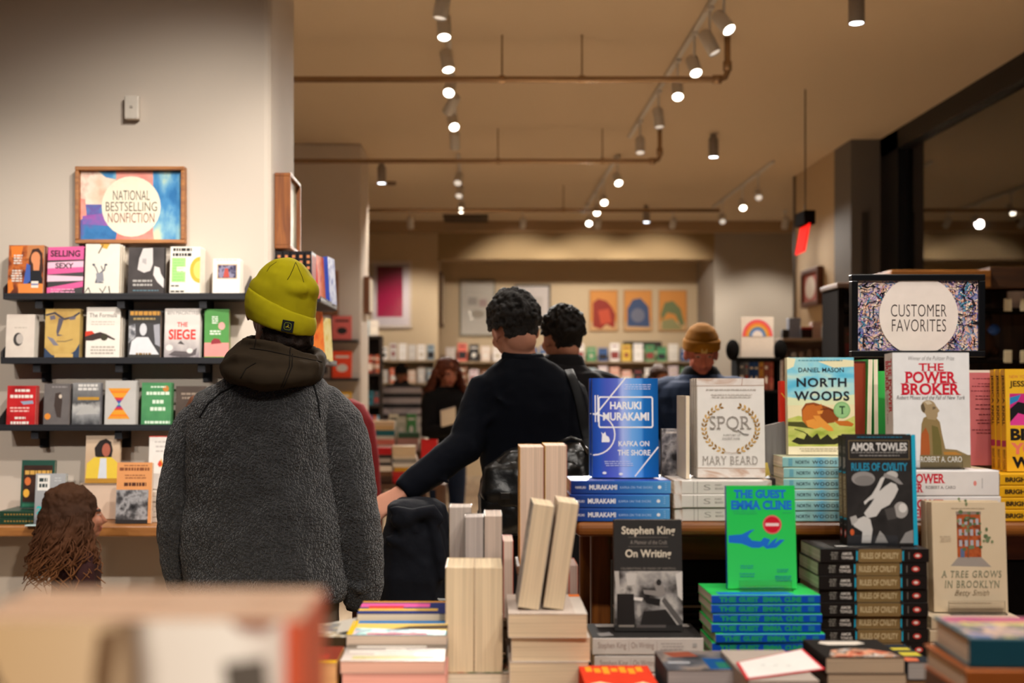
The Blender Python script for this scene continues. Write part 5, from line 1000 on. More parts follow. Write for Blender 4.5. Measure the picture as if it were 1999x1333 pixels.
# ---- the big blurred book against the glass, back cover towards the street
t = empty('window_plinth', 'wooden plinth just inside the shop window under the big blurred book', 'plinth', (-.16, .70, 0))
MB().bbox(-.17, .17, -.1, .1, .001, 1.09, woodmat('#8a6a48', '#a8845c', 1, .5, 2), .006).build('post', t); MB().bbox(-.19, .19, -.12, .12, 1.0905, 1.108, woodmat('#8a6a48', '#b08a60', 1, .5, 0), .004).build('top_board', t)
z = 1.1085; h = Z(1213, .62) - z
big = book('book', 'large orange spined book with a photographic back cover, out of focus right at the window', .172, h, .031, '#a8907c', spine='#a8462c', back='#b09a84', page='#ecc8b0', hard=False,
    bref=(0, 1215, 560, 2100), bk=[('R', ramp([(0, '#a89c98'), (.2, '#c8c4c2'), (.44, '#c0bab6'), (.5, '#5a4636'), (.58, '#b09a80'), (1, '#a88e6c')], 'X', .5, noise=.12, nscale=3), 0, 1215, 560, 2100), ('P', '#3a2c24', [(0, 1215), (24, 1215), (60, 1333), (140, 1500), (0, 1500)]), ('P', '#5a4430', [(225, 1240), (258, 1230), (250, 1333), (236, 1500), (215, 1333)]), ('P', '#4a4440', [(430, 1300), (500, 1290), (510, 1400), (440, 1420)]), ('P', '#6a3a2c', [(440, 1215), (520, 1215), (500, 1240), (460, 1236)]), ('R', '#a8462c', 530, 1215, 560, 2100)])
big['tilt'] = 0; big['yaw'] = 0
put(big, T(X(590, .62) - .086, .62, z + .0004) @ Rz(PI) @ T(0, -.0155, 0))
behind(big, 2, lambda i: 'large orange spined book at the window, ' + ['second', 'third'][i] + ' behind the blurred one', gap=.002)
# ------------------------------------------------------------------ middle and far parts of the shop
rnd = random.Random(31)
def cname(c):
    pal = {'red': (200, 40, 40), 'orange': (225, 120, 50), 'yellow': (220, 185, 60), 'green': (70, 130, 70), 'blue': (60, 100, 170), 'pale blue': (150, 190, 210), 'cream': (228, 215, 190), 'white': (225, 220, 215), 'pink': (220, 160, 160), 'dark': (40, 36, 36), 'grey': (130, 128, 128), 'brown': (120, 80, 55), 'teal': (50, 130, 140), 'purple': (110, 70, 130)}
    r = [int(c[i:i + 2], 16) for i in (1, 3, 5)]
    return min(pal, key=lambda k: sum((a - b) ** 2 for a, b in zip(pal[k], r)))
def plain_book(label, w, h, t, c, c2=None, group=None):
    c2 = c2 or rnd.choice(['#d8d0c4', '#2a2626', '#c8b8a0', '#8a3a34', '#e0d8cc'])
    art = [('R', c2, 15, 18 + rnd.random() * 10, 85, 38), ('E', c2, 50, 95, 18 + 12 * rnd.random(), 22)] if rnd.random() < .6 else [('R', c2, 20, 20, 80, 30), ('R', c2, 10, 70, 90, 130)]
    o = book('book', label, w, h, t, c, parts=False, front=art, ref=(0, 0, 100, 150), group=group)
    o['w'], o['h'], o['t'] = w, h, t
    return o
PAL = ['#d8d0c4', '#e2dace', '#c8b8a4', '#c03a34', '#d8503a', '#d8a08c', '#3a5a8a', '#4a8a5a', '#d8b048', '#2c2a2c', '#d4c0c0', '#8a8a90', '#b8c8cc', '#7a4a34', '#e4d8d0', '#e8e0d8', '#dcc8b8']
def shelf_row(px0, px1, d, z, n, where, hs=(.19, .25), pal=PAL, y=None, gap=.2):
    """face-out books along a far shelf"""
    x0, x1 = X(px0, d), X(px1, d); st = (x1 - x0) / n
    for i in range(n):
        c = pal[rnd.randrange(len(pal))]; h = rnd.uniform(*hs)
        o = plain_book(cname(c) + ' face-out book on the ' + where + ', ' + NTH[i] + ' along', st * (1 - gap), h, .02, c, group='face-out books on the ' + where)
        stand(o, x0 + st * (i + .5), d, z, 0, .08)
# far left wall: picture, shelves, face-out books
frame_sign('framed_picture', 'brown framed pale blue and grey print on the far pillar above its shelves', 'picture', X(588, 11.95), X(660, 11.95), Z(615, 11.95), Z(528, 11.95), 11.995, .05, .03, woodmat('#7a4a2c', '#a06a40', 1, .45, 0),
    [('R', '#a8bcc4', 0, 0, 100, 50), ('P', '#c4d0d4', [(40, 10), (90, 10), (80, 50), (50, 50)]), ('R', '#6a6a68', 0, 50, 100, 100)], (0, 0, 100, 100), '#8a9498')
t = empty('wall_shelf_unit', 'dark wall shelves with bright face-out books on the far pillar', 'shelf', (X(640, 11.9), 11.995, 0))
zs = [Z(y, 11.85) for y in (663, 738, 806, 872, 940)]
for z in zs: MB().bbox(-.42, .30, -.17, 0, z - .025, z, '#3a3230', .003).build('shelf_board', t)
for k, (row, cols) in enumerate(zip(zs, (('#a89aa4', '#c8c0c4', '#d86a64'), ('#b8604a', '#8a7a70', '#ea4a2a'), ('#8ab8c8', '#e0dcd8', '#e0aa30'), ('#c8b8a0', '#3a5a7a', '#b03a34'), ('#d8d0c0', '#6a8a5a', '#d8a08c')))):
    for i, c in enumerate(cols):
        o = plain_book(cname(c) + ' face-out book on the far pillar shelves, ' + NTH[i] + ' along on the ' + ORD[k].replace(' from the top', '') + ' board', .19, [.23, .26, .2, .22, .22][k], .025, c, group='face-out books on the far pillar shelves')
        stand(o, X(640, 11.9) - .29 + .215 * i, 11.86, row, 0, .1)
t = empty('framed_picture', 'brown frame seen edge on along the far pillar', 'picture', (-1.139, 12.42, Z(612, 12.4)), PI / 2)
MB().bbox(-.2, .2, -.06, -.001, 0, .36, woodmat('#5a3218', '#7a4824', 1, .45, 2), .004).build('frame', t); MB().box(-.18, .18, -.062, -.0605, .02, .34, mat('#d8cdb8')).build('print', t)
# dark bookcase past the pillar
BX0, BX1, BY = -1.72, X(744, 13.6), 13.6
t = empty('dark_bookcase', 'tall dark bookcase with mixed books past the far pillar', 'bookcase', (0, BY, 0)); dk = mat('#2a211d', rough=.6)
mb = MB()
for a in (BX0, BX1 - .02): mb.box(a, a + .02, 0, .3, .001, Z(655, BY), dk)
mb.box(BX0, BX1, .28, .3, .001, Z(655, BY), dk); mb.build('carcass', t)
BZ = [Z(y, BY) for y in (655, 728, 790, 855, 920)]
for z in BZ: MB().bbox(BX0, BX1, -.005, .279, z - .03, z, dk, .002).build('shelf_board', t)
for k, cols in enumerate((('#9ab8c8', '#c8c0b8'), ('#7a2c28', '#8a3a30', '#a8442c', '#6a3430', '#b05a3c'), ('#d8d4cc', '#2a6a7a', '#3a4a50'), ('#3a3434', '#d8b040', '#e8e0d4', '#8a6a9a', '#e0602c', '#8abcd8'), ('#c8c0b0', '#7a3a34', '#3a5a4a'))):
    xs = -1.30
    for i, c in enumerate(cols):
        w_ = [.10, .042, .07, .035, .07][k]
        h_ = [.17, .2, .15, .25, .2][k]
        o = plain_book(cname(c) + ' book on the ' + ORD[k].replace(' from the top', '') + ' board of the dark bookcase, ' + NTH[i] + ' along', w_ - .006, h_, .05, c, group='books in the tall dark bookcase')
        stand(o, xs + w_ / 2, BY + .02, BZ[k], 0, .0); xs += w_
# prints on the far walls
def far_frame(px, d, y, fc, label, items, bg, fw=.03, dep=.04, glass=False):
    return frame_sign('framed_picture', label, 'picture', X(px[0], d), X(px[2], d), Z(px[3], d), Z(px[1], d), y, dep, fw, fc, items, (0, 0, 100, 100), bg, glass)
crimson = ramp([(0, '#b01848'), (.5, '#a01040'), (1, '#780828')], 'Z', .4)
far_frame((724, 509, 803, 640), 17.95, 17.998, '#c8b8a8', 'large crimson poster in a pale frame on the far wall', [('R', '#d8c8c8', 0, 0, 100, 100), ('R', crimson, 10, 5, 82, 86)], '#d0c0bc', .035, glass=True)
far_frame((897, 545, 967, 656), 19.35, 19.398, '#8a8272', 'grey framed cream print, first in the far alcove', [('R', '#c8bcac', 0, 0, 100, 100), ('R', '#a89c90', 20, 30, 50, 45), ('R', '#b0948a', 55, 34, 80, 48), ('E', '#a89a88', 50, 62, 22, 8)], '#c8bcac', glass=True)
far_frame((1005, 555, 1075, 642), 19.35, 19.398, '#5a4e44', 'dark grey framed pale print in the far alcove, behind the navy sweater', [('R', '#c0b4ac', 0, 0, 100, 100), ('R', '#b0a49a', 18, 25, 82, 75)], '#c0b4ac')
for i, (x0, c1, c2, nm) in enumerate(((1151, '#8a2a1a', '#b8482a', 'red'), (1218, '#3a4a6a', '#6a6a78', 'blue'), (1286, '#6a7048', '#8a8458', 'green'))):
    far_frame((x0, 566, x0 + 55, 646), 19.36, 19.398, '#b08454', 'small orange print with a ' + nm + ' shape in the far alcove', [('R', '#c8843c', 0, 0, 100, 100), ('R', '#c49a6a', 0, 78, 100, 100)] + [[('P', c1, [(10, 30), (30, 20), (60, 25), (80, 40), (95, 60), (90, 95), (60, 85), (40, 98), (10, 90)]), ('P', c2, [(30, 50), (70, 45), (80, 80), (40, 85)])], [('P', c1, [(10, 90), (10, 45), (30, 22), (60, 18), (90, 40), (95, 92)]), ('E', c2, 50, 62, 26, 18)], [('P', c1, [(5, 60), (20, 30), (50, 25), (80, 45), (95, 85), (80, 90), (60, 60), (30, 55), (10, 75)]), ('P', c2, [(10, 75), (50, 70), (90, 98), (10, 98)])]][i], '#c8843c', .012)
t = empty('wall_bar', 'slim black bar under the small orange prints in the far alcove', 'sign', (X(1255, 19.3), 19.398, Z(681, 19.3))); MB().bbox(-.3, .3, -.05, 0, 0, .12, '#2c2620', .006).build('bar', t); MB().bbox(-.28, .28, -.054, -.0505, .02, .10, '#383028', .001).build('face', t)
t = empty('framed_picture', 'thin brown frame seen edge on at the alcove corner', 'picture', (-.5845, 18.9, Z(636, 18.7)), PI / 2); MB().bbox(-.4, .4, -.05, -.001, 0, .8, '#5a4028', .004).build('frame', t); MB().box(-.36, .36, -.052, -.0505, .04, .76, '#c8b89c').build('print', t)
# oval mirror-like frame on the plain right wall
t = empty('framed_picture', 'dark brown framed picture with a pale oval on the plain wall near the dark window', 'picture', (3.579, 13.05, Z(598, 13.05)), -PI / 2)
fr = MB(); w2, h2 = .33, .40
for a in ((-w2, w2, h2 - .05, h2), (-w2, w2, 0, .05), (-w2, -w2 + .05, .05, h2 - .05), (w2 - .05, w2, .05, h2 - .05)): fr.bbox(a[0], a[1], -.07, -.001, a[2], a[3], '#5a3524', .006)
fr.build('frame', t); pr = MB(); pr.box(-w2 + .05, w2 - .05, -.05, -.045, .05, h2 - .05, '#a8564c'); decals([('E', '#d8ccc0', 50, 50, 34, 40)], (0, 0, 100, 100), lambda u, v, k: (-w2 + .05 + u * (2 * w2 - .1), -.052, .05 + v * (h2 - .1)), pr, pr); pr.build('print', t)
# shelving along the far walls
def wall_case(label, x0, x1, y, zs, c='#9a8468'):
    t = empty('wall_bookcase', label, 'bookcase', (0, y, 0)); mb = MB()
    for a in (x0, x1 - .02): mb.box(a, a + .02, -.26, 0, .001, zs[0] + .02, c)
    mb.build('side', t)
    for z in zs: MB().bbox(x0, x1, -.265, -.002, z - .03, z, c, .003).build('shelf_board', t)
    return t
A = 19.15
AZ = [Z(y, A) for y in (705, 749, 795, 845)]
wall_case('long pale bookcase with face-out books in the far alcove', -.55, 3.4, 19.395, AZ)
for k, z in enumerate(AZ[:2]): shelf_row(868, 1372, A, z, 22, ORD[k].replace(' from the top', '') + ' board of the alcove bookcase', (.2, .29), PAL + (['#e2dace', '#e8e0d8', '#d86a5a', '#c8302c'] if k == 0 else []))
Bq = 17.78
QZ = [Z(y, Bq) for y in (703, 747, 792, 840)]
wall_case('pale bookcase with face-out books below the crimson poster', -1.62, -.62, 17.995, QZ)
for k, z in enumerate(QZ[:2]): shelf_row(722, 850, Bq, z, 7, ORD[k].replace(' from the top', '') + ' board below the crimson poster', (.18, .27), ['#e2dace', '#e8e0d8', '#e0d4c8', '#d86a4a', '#8a98a0', '#d8b8a0', '#c8c0b8'])
def low_rows(name, label, px0, px1, d, zs, n, h):
    mb = MB(); x0, x1 = X(px0, d), X(px1, d); st = (x1 - x0) / n
    for z in zs:
        for i in range(n):
            hh = h * rnd.uniform(.8, 1); xx = x0 + st * i
            mb.box(xx, xx + st * .8, d, d + .03, z + .001, z + hh, rnd.choice(PAL))
    tag(mb.build(name), label, 'books', None, 'stuff')
low_rows('lower_shelf_books', 'mixed face-out books filling the lower boards of the alcove bookcase', 868, 1372, A, AZ[2:], 26, .27)
low_rows('lower_shelf_books', 'mixed face-out books filling the lower boards below the crimson poster', 722, 850, Bq, QZ[2:], 7, .25)
# book tables in the middle of the shop
def mid_table(label, x0, x1, y0, y1, z, c='#5a4030'):
    t = empty('book_table', label, 'table', ((x0 + x1) / 2, (y0 + y1) / 2, 0)); w_, h_ = (x1 - x0) / 2, (y1 - y0) / 2
    MB().bbox(-w_, w_, -h_, h_, z - .04, z, c, .006).build('tabletop', t)
    for a in (-1, 1):
        for b in (-1, 1): MB().bbox(a * w_ - .03 - a * .04, a * w_ + .03 - a * .04, b * h_ - .03 - b * .04, b * h_ + .03 - b * .04, .001, z - .0405, c, .004).build('leg', t)
    return t
def mid_stack(px, d, z, w_, bs, where):
    for i, (t_, c) in enumerate(bs):
        o = book('book', cname(c) + ' book in the ' + where + ', ' + NTH[i] + ' from its table', .16, w_, t_, c, page='#d8ccbc', group='books in the ' + where)
        flat(o, X(px, d) + rnd.uniform(-.008, .008), d, z, 'spine', rnd.uniform(-.04, .04)); z += t_ + .0006
    return z
m1 = .74
mid_table('book table in mid shop behind the outstretched arm', X(716, 8.8), X(870, 8.8), 8.75, 9.35, m1)
mid_stack(744, 8.8, m1, .145, [(.05, '#4a3428'), (.035, '#6a4a34'), (.04, '#e0d8cc'), (.022, '#2c2a2a'), (.03, '#a8a4a0'), (.025, '#3a3230'), (.05, '#b81c20')], 'mid shop stack beside the grey fleece')
zz = mid_stack(790, 8.8, m1, .165, [(.055, '#c02428'), (.03, '#b8302c'), (.028, '#c8982c'), (.03, '#d8d4cc'), (.03, '#8a8a88'), (.02, '#d8ccb8'), (.07, '#d4c0a0')], 'mid shop stack above the outstretched sleeve')
o = book('book', 'bright red upright book beside the mid shop stack', .12, .30, .06, '#c01c20', front=[('R', '#d0282a', 5, 5, 95, 145)], ref=(0, 0, 100, 150)); stand(o, X(838, 8.85), 8.85, m1 + .012, 0, .04)
o = book('book', 'flat dark book under the bright red upright one', .14, .15, .011, '#5a3a34'); flat(o, X(838, 8.85), 8.80, m1, 'spine')
m2 = .86
mid_table('farther book table with mixed upright and flat books', X(725, 10.9), X(832, 10.9), 10.85, 11.4, m2)
mid_stack(748, 10.9, m2, .2, [(.05, '#d8d0c8'), (.05, '#e0786a'), (.03, '#d8d0c4'), (.05, '#1f6a74'), (.04, '#e0b880'), (.04, '#e8c8a0')], 'farther table stack nearest the red chair')
mid_stack(797, 10.9, m2, .19, [(.06, '#c89a90'), (.05, '#b8867c'), (.05, '#3a5a44')], 'farther stack by the striped jumper')
for px, c, h_, dd in ((768, '#c8c4b0', .22, 11.1), (783, '#b8b4a0', .2, 11.12), (803, '#4a8a50', .22, 11.14), (822, '#c0bcb8', .2, 11.1)):
    o = plain_book(cname(c) + ' upright book on the farther table, ' + {768: 'first', 783: 'second', 803: 'third', 822: 'fourth'}[px] + ' of four', .085, h_, .03, c); stand(o, X(px, dd), dd, m2 + .1, 0, .05)
t = empty('riser', 'pale riser under the four upright books of the farther table', 'riser', (X(795, 11.15), 11.17, m2)); MB().bbox(-.2, .2, -.09, .09, .001, .088, '#b8a890', .004).build('block', t); MB().bbox(-.205, .205, -.095, .095, .0885, .0995, '#c0b098', .002).build('top', t)
# red chair behind the fleece
d = 6.9; t = empty('upholstered_chair', 'deep red rounded chair seen behind the grey fleece sleeve', 'chair', (X(657, d), d, 0))
rm = mat('#5c090d', rough=.8, var=.1)
MB().rings([(0, .22, .46, .22, .045), (0, .24, .7, .235, .05), (0, .27, 1.0, .22, .05), (0, .285, 1.22, .19, .045), (0, .29, 1.33, .13, .035), (0, .29, 1.365, .06, .02)], rm, 24, 2.6).build('backrest', t, True)
MB().bbox(-.25, .25, -.26, .24, .34, .46, rm, .04, seg=3).build('seat', t, True)
for a in (-1, 1):
    for b in (-1, 1): MB().tube([(a * .2, b * .2, .339), (a * .215, b * .22, .001)], [.022, .014], '#3a2418', 10).build('leg', t)
# rack with the rainbow card
d = 8.0; t = empty('display_rack', 'black display rack carrying the rainbow card and narrow books', 'rack', (X(1478, d), d, 0))
bk = mat('#121111', rough=.9, spec=.04); zr = Z(698, d)
MB().bbox(-.14, .14, -.06, .14, zr - .02, zr, bk, .003).bbox(-.14, .14, -.06, .14, zr - .23, zr - .21, bk, .003).bbox(-.14, .14, -.06, .14, zr - .50, zr - .48, bk, .003).build('tray', t)
MB().box(-.14, .14, .12, .14, .02, zr - .0205, bk).box(-.14, -.125, -.05, .12, .02, zr - .0205, bk).box(.125, .14, -.05, .12, .02, zr - .0205, bk).build('upright', t)
MB().bbox(-.2, .2, -.15, .2, .001, .02, bk, .004).build('foot', t)
for a in (-1, 1): MB().ell((a * .155, .02, zr + .05), (.045, .04, .07), bk).build('knob', t, True)
t = empty('rainbow_card', 'cream card printed with a rainbow standing on the black rack', 'card', (X(1478, d), d, zr + .0008))
arcs = []
for i, c in enumerate(('#e05a70', '#e8664a', '#e08a3c', '#dca84a', '#4a7aa8', '#8a9ac8', '#e4dad4')):
    r = 47 - i * 5.2; arcs.append(('P', c, [(50 + r * math.cos(PI * k / 20), 60 - r * 1.12 * math.sin(PI * k / 20)) for k in range(21)]))
pr = MB(); pr.box(-.105, .105, -.01, .0, .001, .262, '#ddd2c8'); decals(arcs, (0, 0, 100, 125), lambda u, v, k: (-.105 + u * .21, -.0105 - k * .0003, v * .262), pr, pr); pr.build('print', t)
MB().bbox(-.108, .108, .0005, .008, .0, .264, '#c8bcb0', .002).build('backing', t)
for i, c in enumerate(('#5a5c60', '#6a6a6c', '#1f3a6a', '#24406e', '#b8843a', '#8a4a3c', '#9a5240')):
    o = plain_book(cname(c) + ' narrow spine in the rack under the rainbow card, ' + NTH[i] + ' along', .028, .18, .1, c, group='narrow books in the black rack'); put(o, T(X(1478, d) - .105 + .032 * i, d + .03, zr - .2095) )
# shelf of gifts near the plain wall
d = 9.6; gz = Z(661, d)
t = empty('gift_shelf', 'brown gift shelving with boxes between the rainbow card and the dark bookcase', 'shelf', (X(1585, d), d, 0)); gm = woodmat('#8a7260', '#a8927c', 1, .7, 0)
for z in (gz, gz - .18, gz - .42, gz - .7, gz - 1.0): MB().bbox(-.26, .24, -.12, .16, z - .02, z, gm, .003).build('shelf_board', t)
MB().box(-.26, -.24, -.1, .16, .001, gz - .0205, gm).box(.22, .24, -.1, .16, .001, gz - .0205, gm).box(-.24, .22, .14, .16, .001, gz - .0205, gm).build('carcass', t)
for i, (px, w_, h_, c, nm) in enumerate(((1532, .05, .07, '#2a2624', 'small dark'), (1549, .09, .16, '#8a90a4', 'blue grey'), (1573, .08, .09, '#2c1614', 'dark red lidded'), (1592, .07, .13, '#c8a898', 'pale pink'), (1619, .10, .09, '#1c1818', 'black'))):
    t = empty('gift_box', nm + ' gift box on the top board of the brown gift shelving', 'box', (X(px, d), d, gz), group='gift boxes on the top board'); MB().bbox(-w_ / 2, w_ / 2, -.04, .04, .0006, h_ * .8, c, .003).build('box_body', t); MB().bbox(-w_ / 2 - .002, w_ / 2 + .002, -.042, .042, h_ * .8 + .0005, h_, {'#2c1614': '#a83430', '#1c1818': '#2a2424'}.get(c, c), .003).build('lid', t)
t = empty('gift_box', 'small red gift bag on the black gift box', 'box', (X(1617, d), d, gz + .0905)); MB().bbox(-.035, .035, -.025, .025, .0003, .07, '#c84a44', .003).build('bag_body', t); MB().tube([(-.02, 0, .07), (-.012, 0, .1), (.012, 0, .1), (.02, 0, .07)], .003, '#e0a8a0', 6).build('handle', t)
for k in range(3):
    z = gz - (.18, .42, .7)[k]
    for i in range(7):
        c = rnd.choice(['#b8a898', '#8a7464', '#d8d0c8', '#6a5648', '#a08878', '#c8c0b8']); h_ = rnd.uniform(.07, .13)
        t = MB().lathe([(0, .0006), (.024, .0006), (.026, .01), (.026, h_ * .75), (.018, h_ * .85), (.018, h_), (0, h_)], c, 14).build('jar', None, True); t.location = (X(1585, d) - .21 + .062 * i, d - .02, z); tag(t, cname(c) + ' jar on the ' + ['second', 'third', 'fourth'][k] + ' board of the gift shelving, ' + NTH[i] + ' along', 'jar', 'jars on the gift shelving')
# dark bookcase behind the framed sign
d = 7.5; zt = Z(528, d)
t = empty('dark_bookcase', 'dark wooden bookcase with a brown cornice behind the black framed sign', 'bookcase', (0, d, 0))
dw = mat('#120d0b', rough=.95, spec=.03); x0, x1 = X(1636, d), X(2060, d); zp = Z(562, d)
MB().bbox(x0, x0 + .04, 0, .35, .001, zp, dw, .003).bbox(x1 - .04, x1, 0, .35, .001, zp, dw, .003).box(x0 + .04, x1 - .04, .33, .35, .001, zp, woodmat('#4a2e18', '#6a4424', 1, .5, 2)).build('carcass', t)
MB().bbox(X(1735, d), X(1930, d), -.04, .36, zp + .0005, zt, woodmat('#6a4018', '#94602a', 1, .4, 0), .006).bbox(x0 - .01, X(1735, d) - .0005, -.02, .36, zp + .0005, zp + .03, woodmat('#3a2414', '#54341c', 1, .5, 0), .004).bbox(X(1930, d) + .0005, x1 + .01, -.02, .36, zp + .0005, zt + .02, woodmat('#3a2414', '#54341c', 1, .5, 0), .004).build('cornice', t)
for k, y in enumerate((607, 708, 800, 890)):
    z = Z(y, d); b = MB().bbox(x0 + .0405, x1 - .0405, .0, .329, z, z + .02, dw, .002).build('shelf_board', t)
    for px in (1967, 1999):
        if k < 2: MB().bbox(X(px, d) - .024, X(px, d) + .024, -.006, -.0005, z + .0 , z + .075, '#d8cdb0', .002).build('price_tag', b)
o = book('book', 'cream book above the price tags in the dark bookcase', .12, .10, .03, '#c8b4a4', front=[('R', '#b8a498', 10, 10, 90, 140)], ref=(0, 0, 100, 150)); stand(o, X(1993, d), d + .03, Z(607, d) + .0206, 0, .02)
sb = mat('#3a2415', rough=.95, bump=.8, bscale=90)
t = empty('soft_toy', 'brown fuzzy toy with a blue patch in the dark bookcase beside the price tags', 'toy', (X(1934, d), d + .12, Z(708, d) + .0203))
MB().ell((0, 0, .1), (.075, .07, .1), sb).ell((0, -.01, .215), (.055, .05, .05), sb).ell((-.06, -.02, .05), (.035, .05, .035), sb).ell((.06, -.02, .05), (.035, .05, .035), sb).ell((-.04, 0, .26), (.018, .014, .018), sb).ell((.04, 0, .26), (.018, .014, .018), sb).build('toy_body', t, True)
MB().ell((.05, -.04, .185), (.04, .028, .034), '#2a4a8a').build('patch', t, True)
for k, y in enumerate((708, 800)):
    for i in range(9):
        c = rnd.choice(['#2c221c', '#3a2c26', '#4a3428', '#1c2a3a', '#3a3a3a', '#5a4030'])
        if k == 0 and i < 5 or k == 1:
            o = plain_book(cname(c) + ' book deep in the dark bookcase, board ' + ['two', 'three'][k] + ', ' + NTH[i] + ' along', .1, .19, .03, c, group='books deep in the dark bookcase'); stand(o, x0 + .12 + .135 * i, d + .12, Z(y, d) + .0203, 0, .03)
# ------------------------------------------------------------------ people
def addmb(mb, o, M):
    for v, f, i in ((o.v, o.f, o.mi),):
        b = len(mb.v); ids = [mb.mid(m) for m in o.m]
        mb.v += [tuple(M @ Vector(p)) for p in v]; mb.f += [tuple(b + k for k in q) for q in f]; mb.mi += [ids[k] for k in i]
    return mb
SK = '#c08a6c'
def head_mb():
    """head about the top of the neck; looks along +y; crown at z=.225"""
    h = MB()
    h.ell((0, -.012, .128), (.077, .098, .098), SK).ell((0, .028, .07), (.061, .068, .072), SK).ell((0, .066, .022), (.03, .026, .022), SK)
    h.tube([(0, .092, .112), (0, .104, .085), (0, .116, .066), (0, .1, .055)], [.008, .011, .015, .008], SK, 10)
    h.ell((0, .078, .118), (.052, .018, .013), SK)
    for s in (-1, 1):
        h.ell((s * .034, .072, .072), (.024, .022, .024), SK); h.ell((s * .079, -.008, .085), (.010, .022, .033), SK, M=Rx(-.15) @ Rz(s * .35)); h.ell((s * .031, .084, .101), (.014, .010, .009), SK)
    h.ell((0, .092, .042), (.023, .011, .006), SK).ell((0, .090, .031), (.019, .011, .006), SK)
    h.ell((0, -.05, .05), (.055, .05, .06), SK)
    h.tube([(0, -.018, .06), (0, -.020, -.02), (0, -.022, -.10)], [(.054, .056), (.055, .056), (.064, .06)], SK, 18)
    return h
def hand_mb(wrist, d, n, side, curl=.5, spread=.10, k=1.08):
    """palm, four bent fingers and a thumb; d: towards the fingers, n: out of the palm, side: thumb's direction sign"""
    m = MB(); d = Vector(d).normalized(); n = Vector(n); n = (n - d * n.dot(d)).normalized(); l = d.cross(n) * side
    w = Vector(wrist)
    m.tube([w - d * .03 * k, w + d * .012 * k, w + d * .05 * k, w + d * .088 * k, w + d * .096 * k], [(.026 * k, .019 * k), (.031 * k, .017 * k), (.041 * k, .0155 * k), (.040 * k, .013 * k), (.03 * k, .008 * k)], SK, 16, ref=l, power=2.6)
    for off, ln, cu in ((.031, .072, 0), (.0105, .082, .05), (-.0105, .076, .1), (-.031, .058, .15)):
        p = w + d * .085 * k + l * off * k; a = spread * off / .03
        dd = (d + l * a).normalized(); pts = [p]; ang = 0
        for sgm, fr in ((.5, .45), (.5, .8), (.5, .7)):
            ang += (curl + cu) * fr; v = dd * math.cos(ang) + n * math.sin(ang); p = p + v * ln * k * [.45, .30, .25][len(pts) - 1]; pts.append(p)
        m.tube(pts, [.0092 * k, .0088 * k, .0078 * k, .0058 * k], SK, 10)
    b = w + d * .018 * k + l * .026 * k; t1 = (d * .62 + l * .72 + n * .28).normalized(); t2 = (d * .9 + l * .25 + n * .35).normalized()
    m.tube([b - l * .012 * k, b + t1 * .035 * k, b + t1 * .05 * k + t2 * .024 * k, b + t1 * .052 * k + t2 * .048 * k], [.013 * k, .0115 * k, .0105 * k, .007 * k], SK, 10)
    return m
def facepaint(me, Mh, skin, lip='#8a4a40', white='#94786a', iris='#2a1c16', brow='#2a1e18', shade=None):
    """gives eyes, brows and lips their colours by their place on the head"""
    for m in (skin, lip, white, iris, brow): me.materials.append(mat(m, rough=.55, var=.04))
    inv = Mh.inverted()
    for p in me.polygons:
        q = inv @ p.center
        if q.y < .05 or q.z > .14 or q.z < .02: continue
        x = abs(q.x)
        if q.y > .08 and x < .022 and .026 < q.z < .048: p.material_index = 1
        elif q.y > .07 and ((x - .031) / .0125) ** 2 + ((q.z - .101) / .006) ** 2 < 1: p.material_index = 3 if (x - .031) ** 2 + (q.z - .101) ** 2 < .0055 ** 2 else 2
        elif q.y > .06 and .014 < x < .05 and .116 < q.z - .1 * (.03 - abs(x - .032)) * .3 < .126: p.material_index = 4
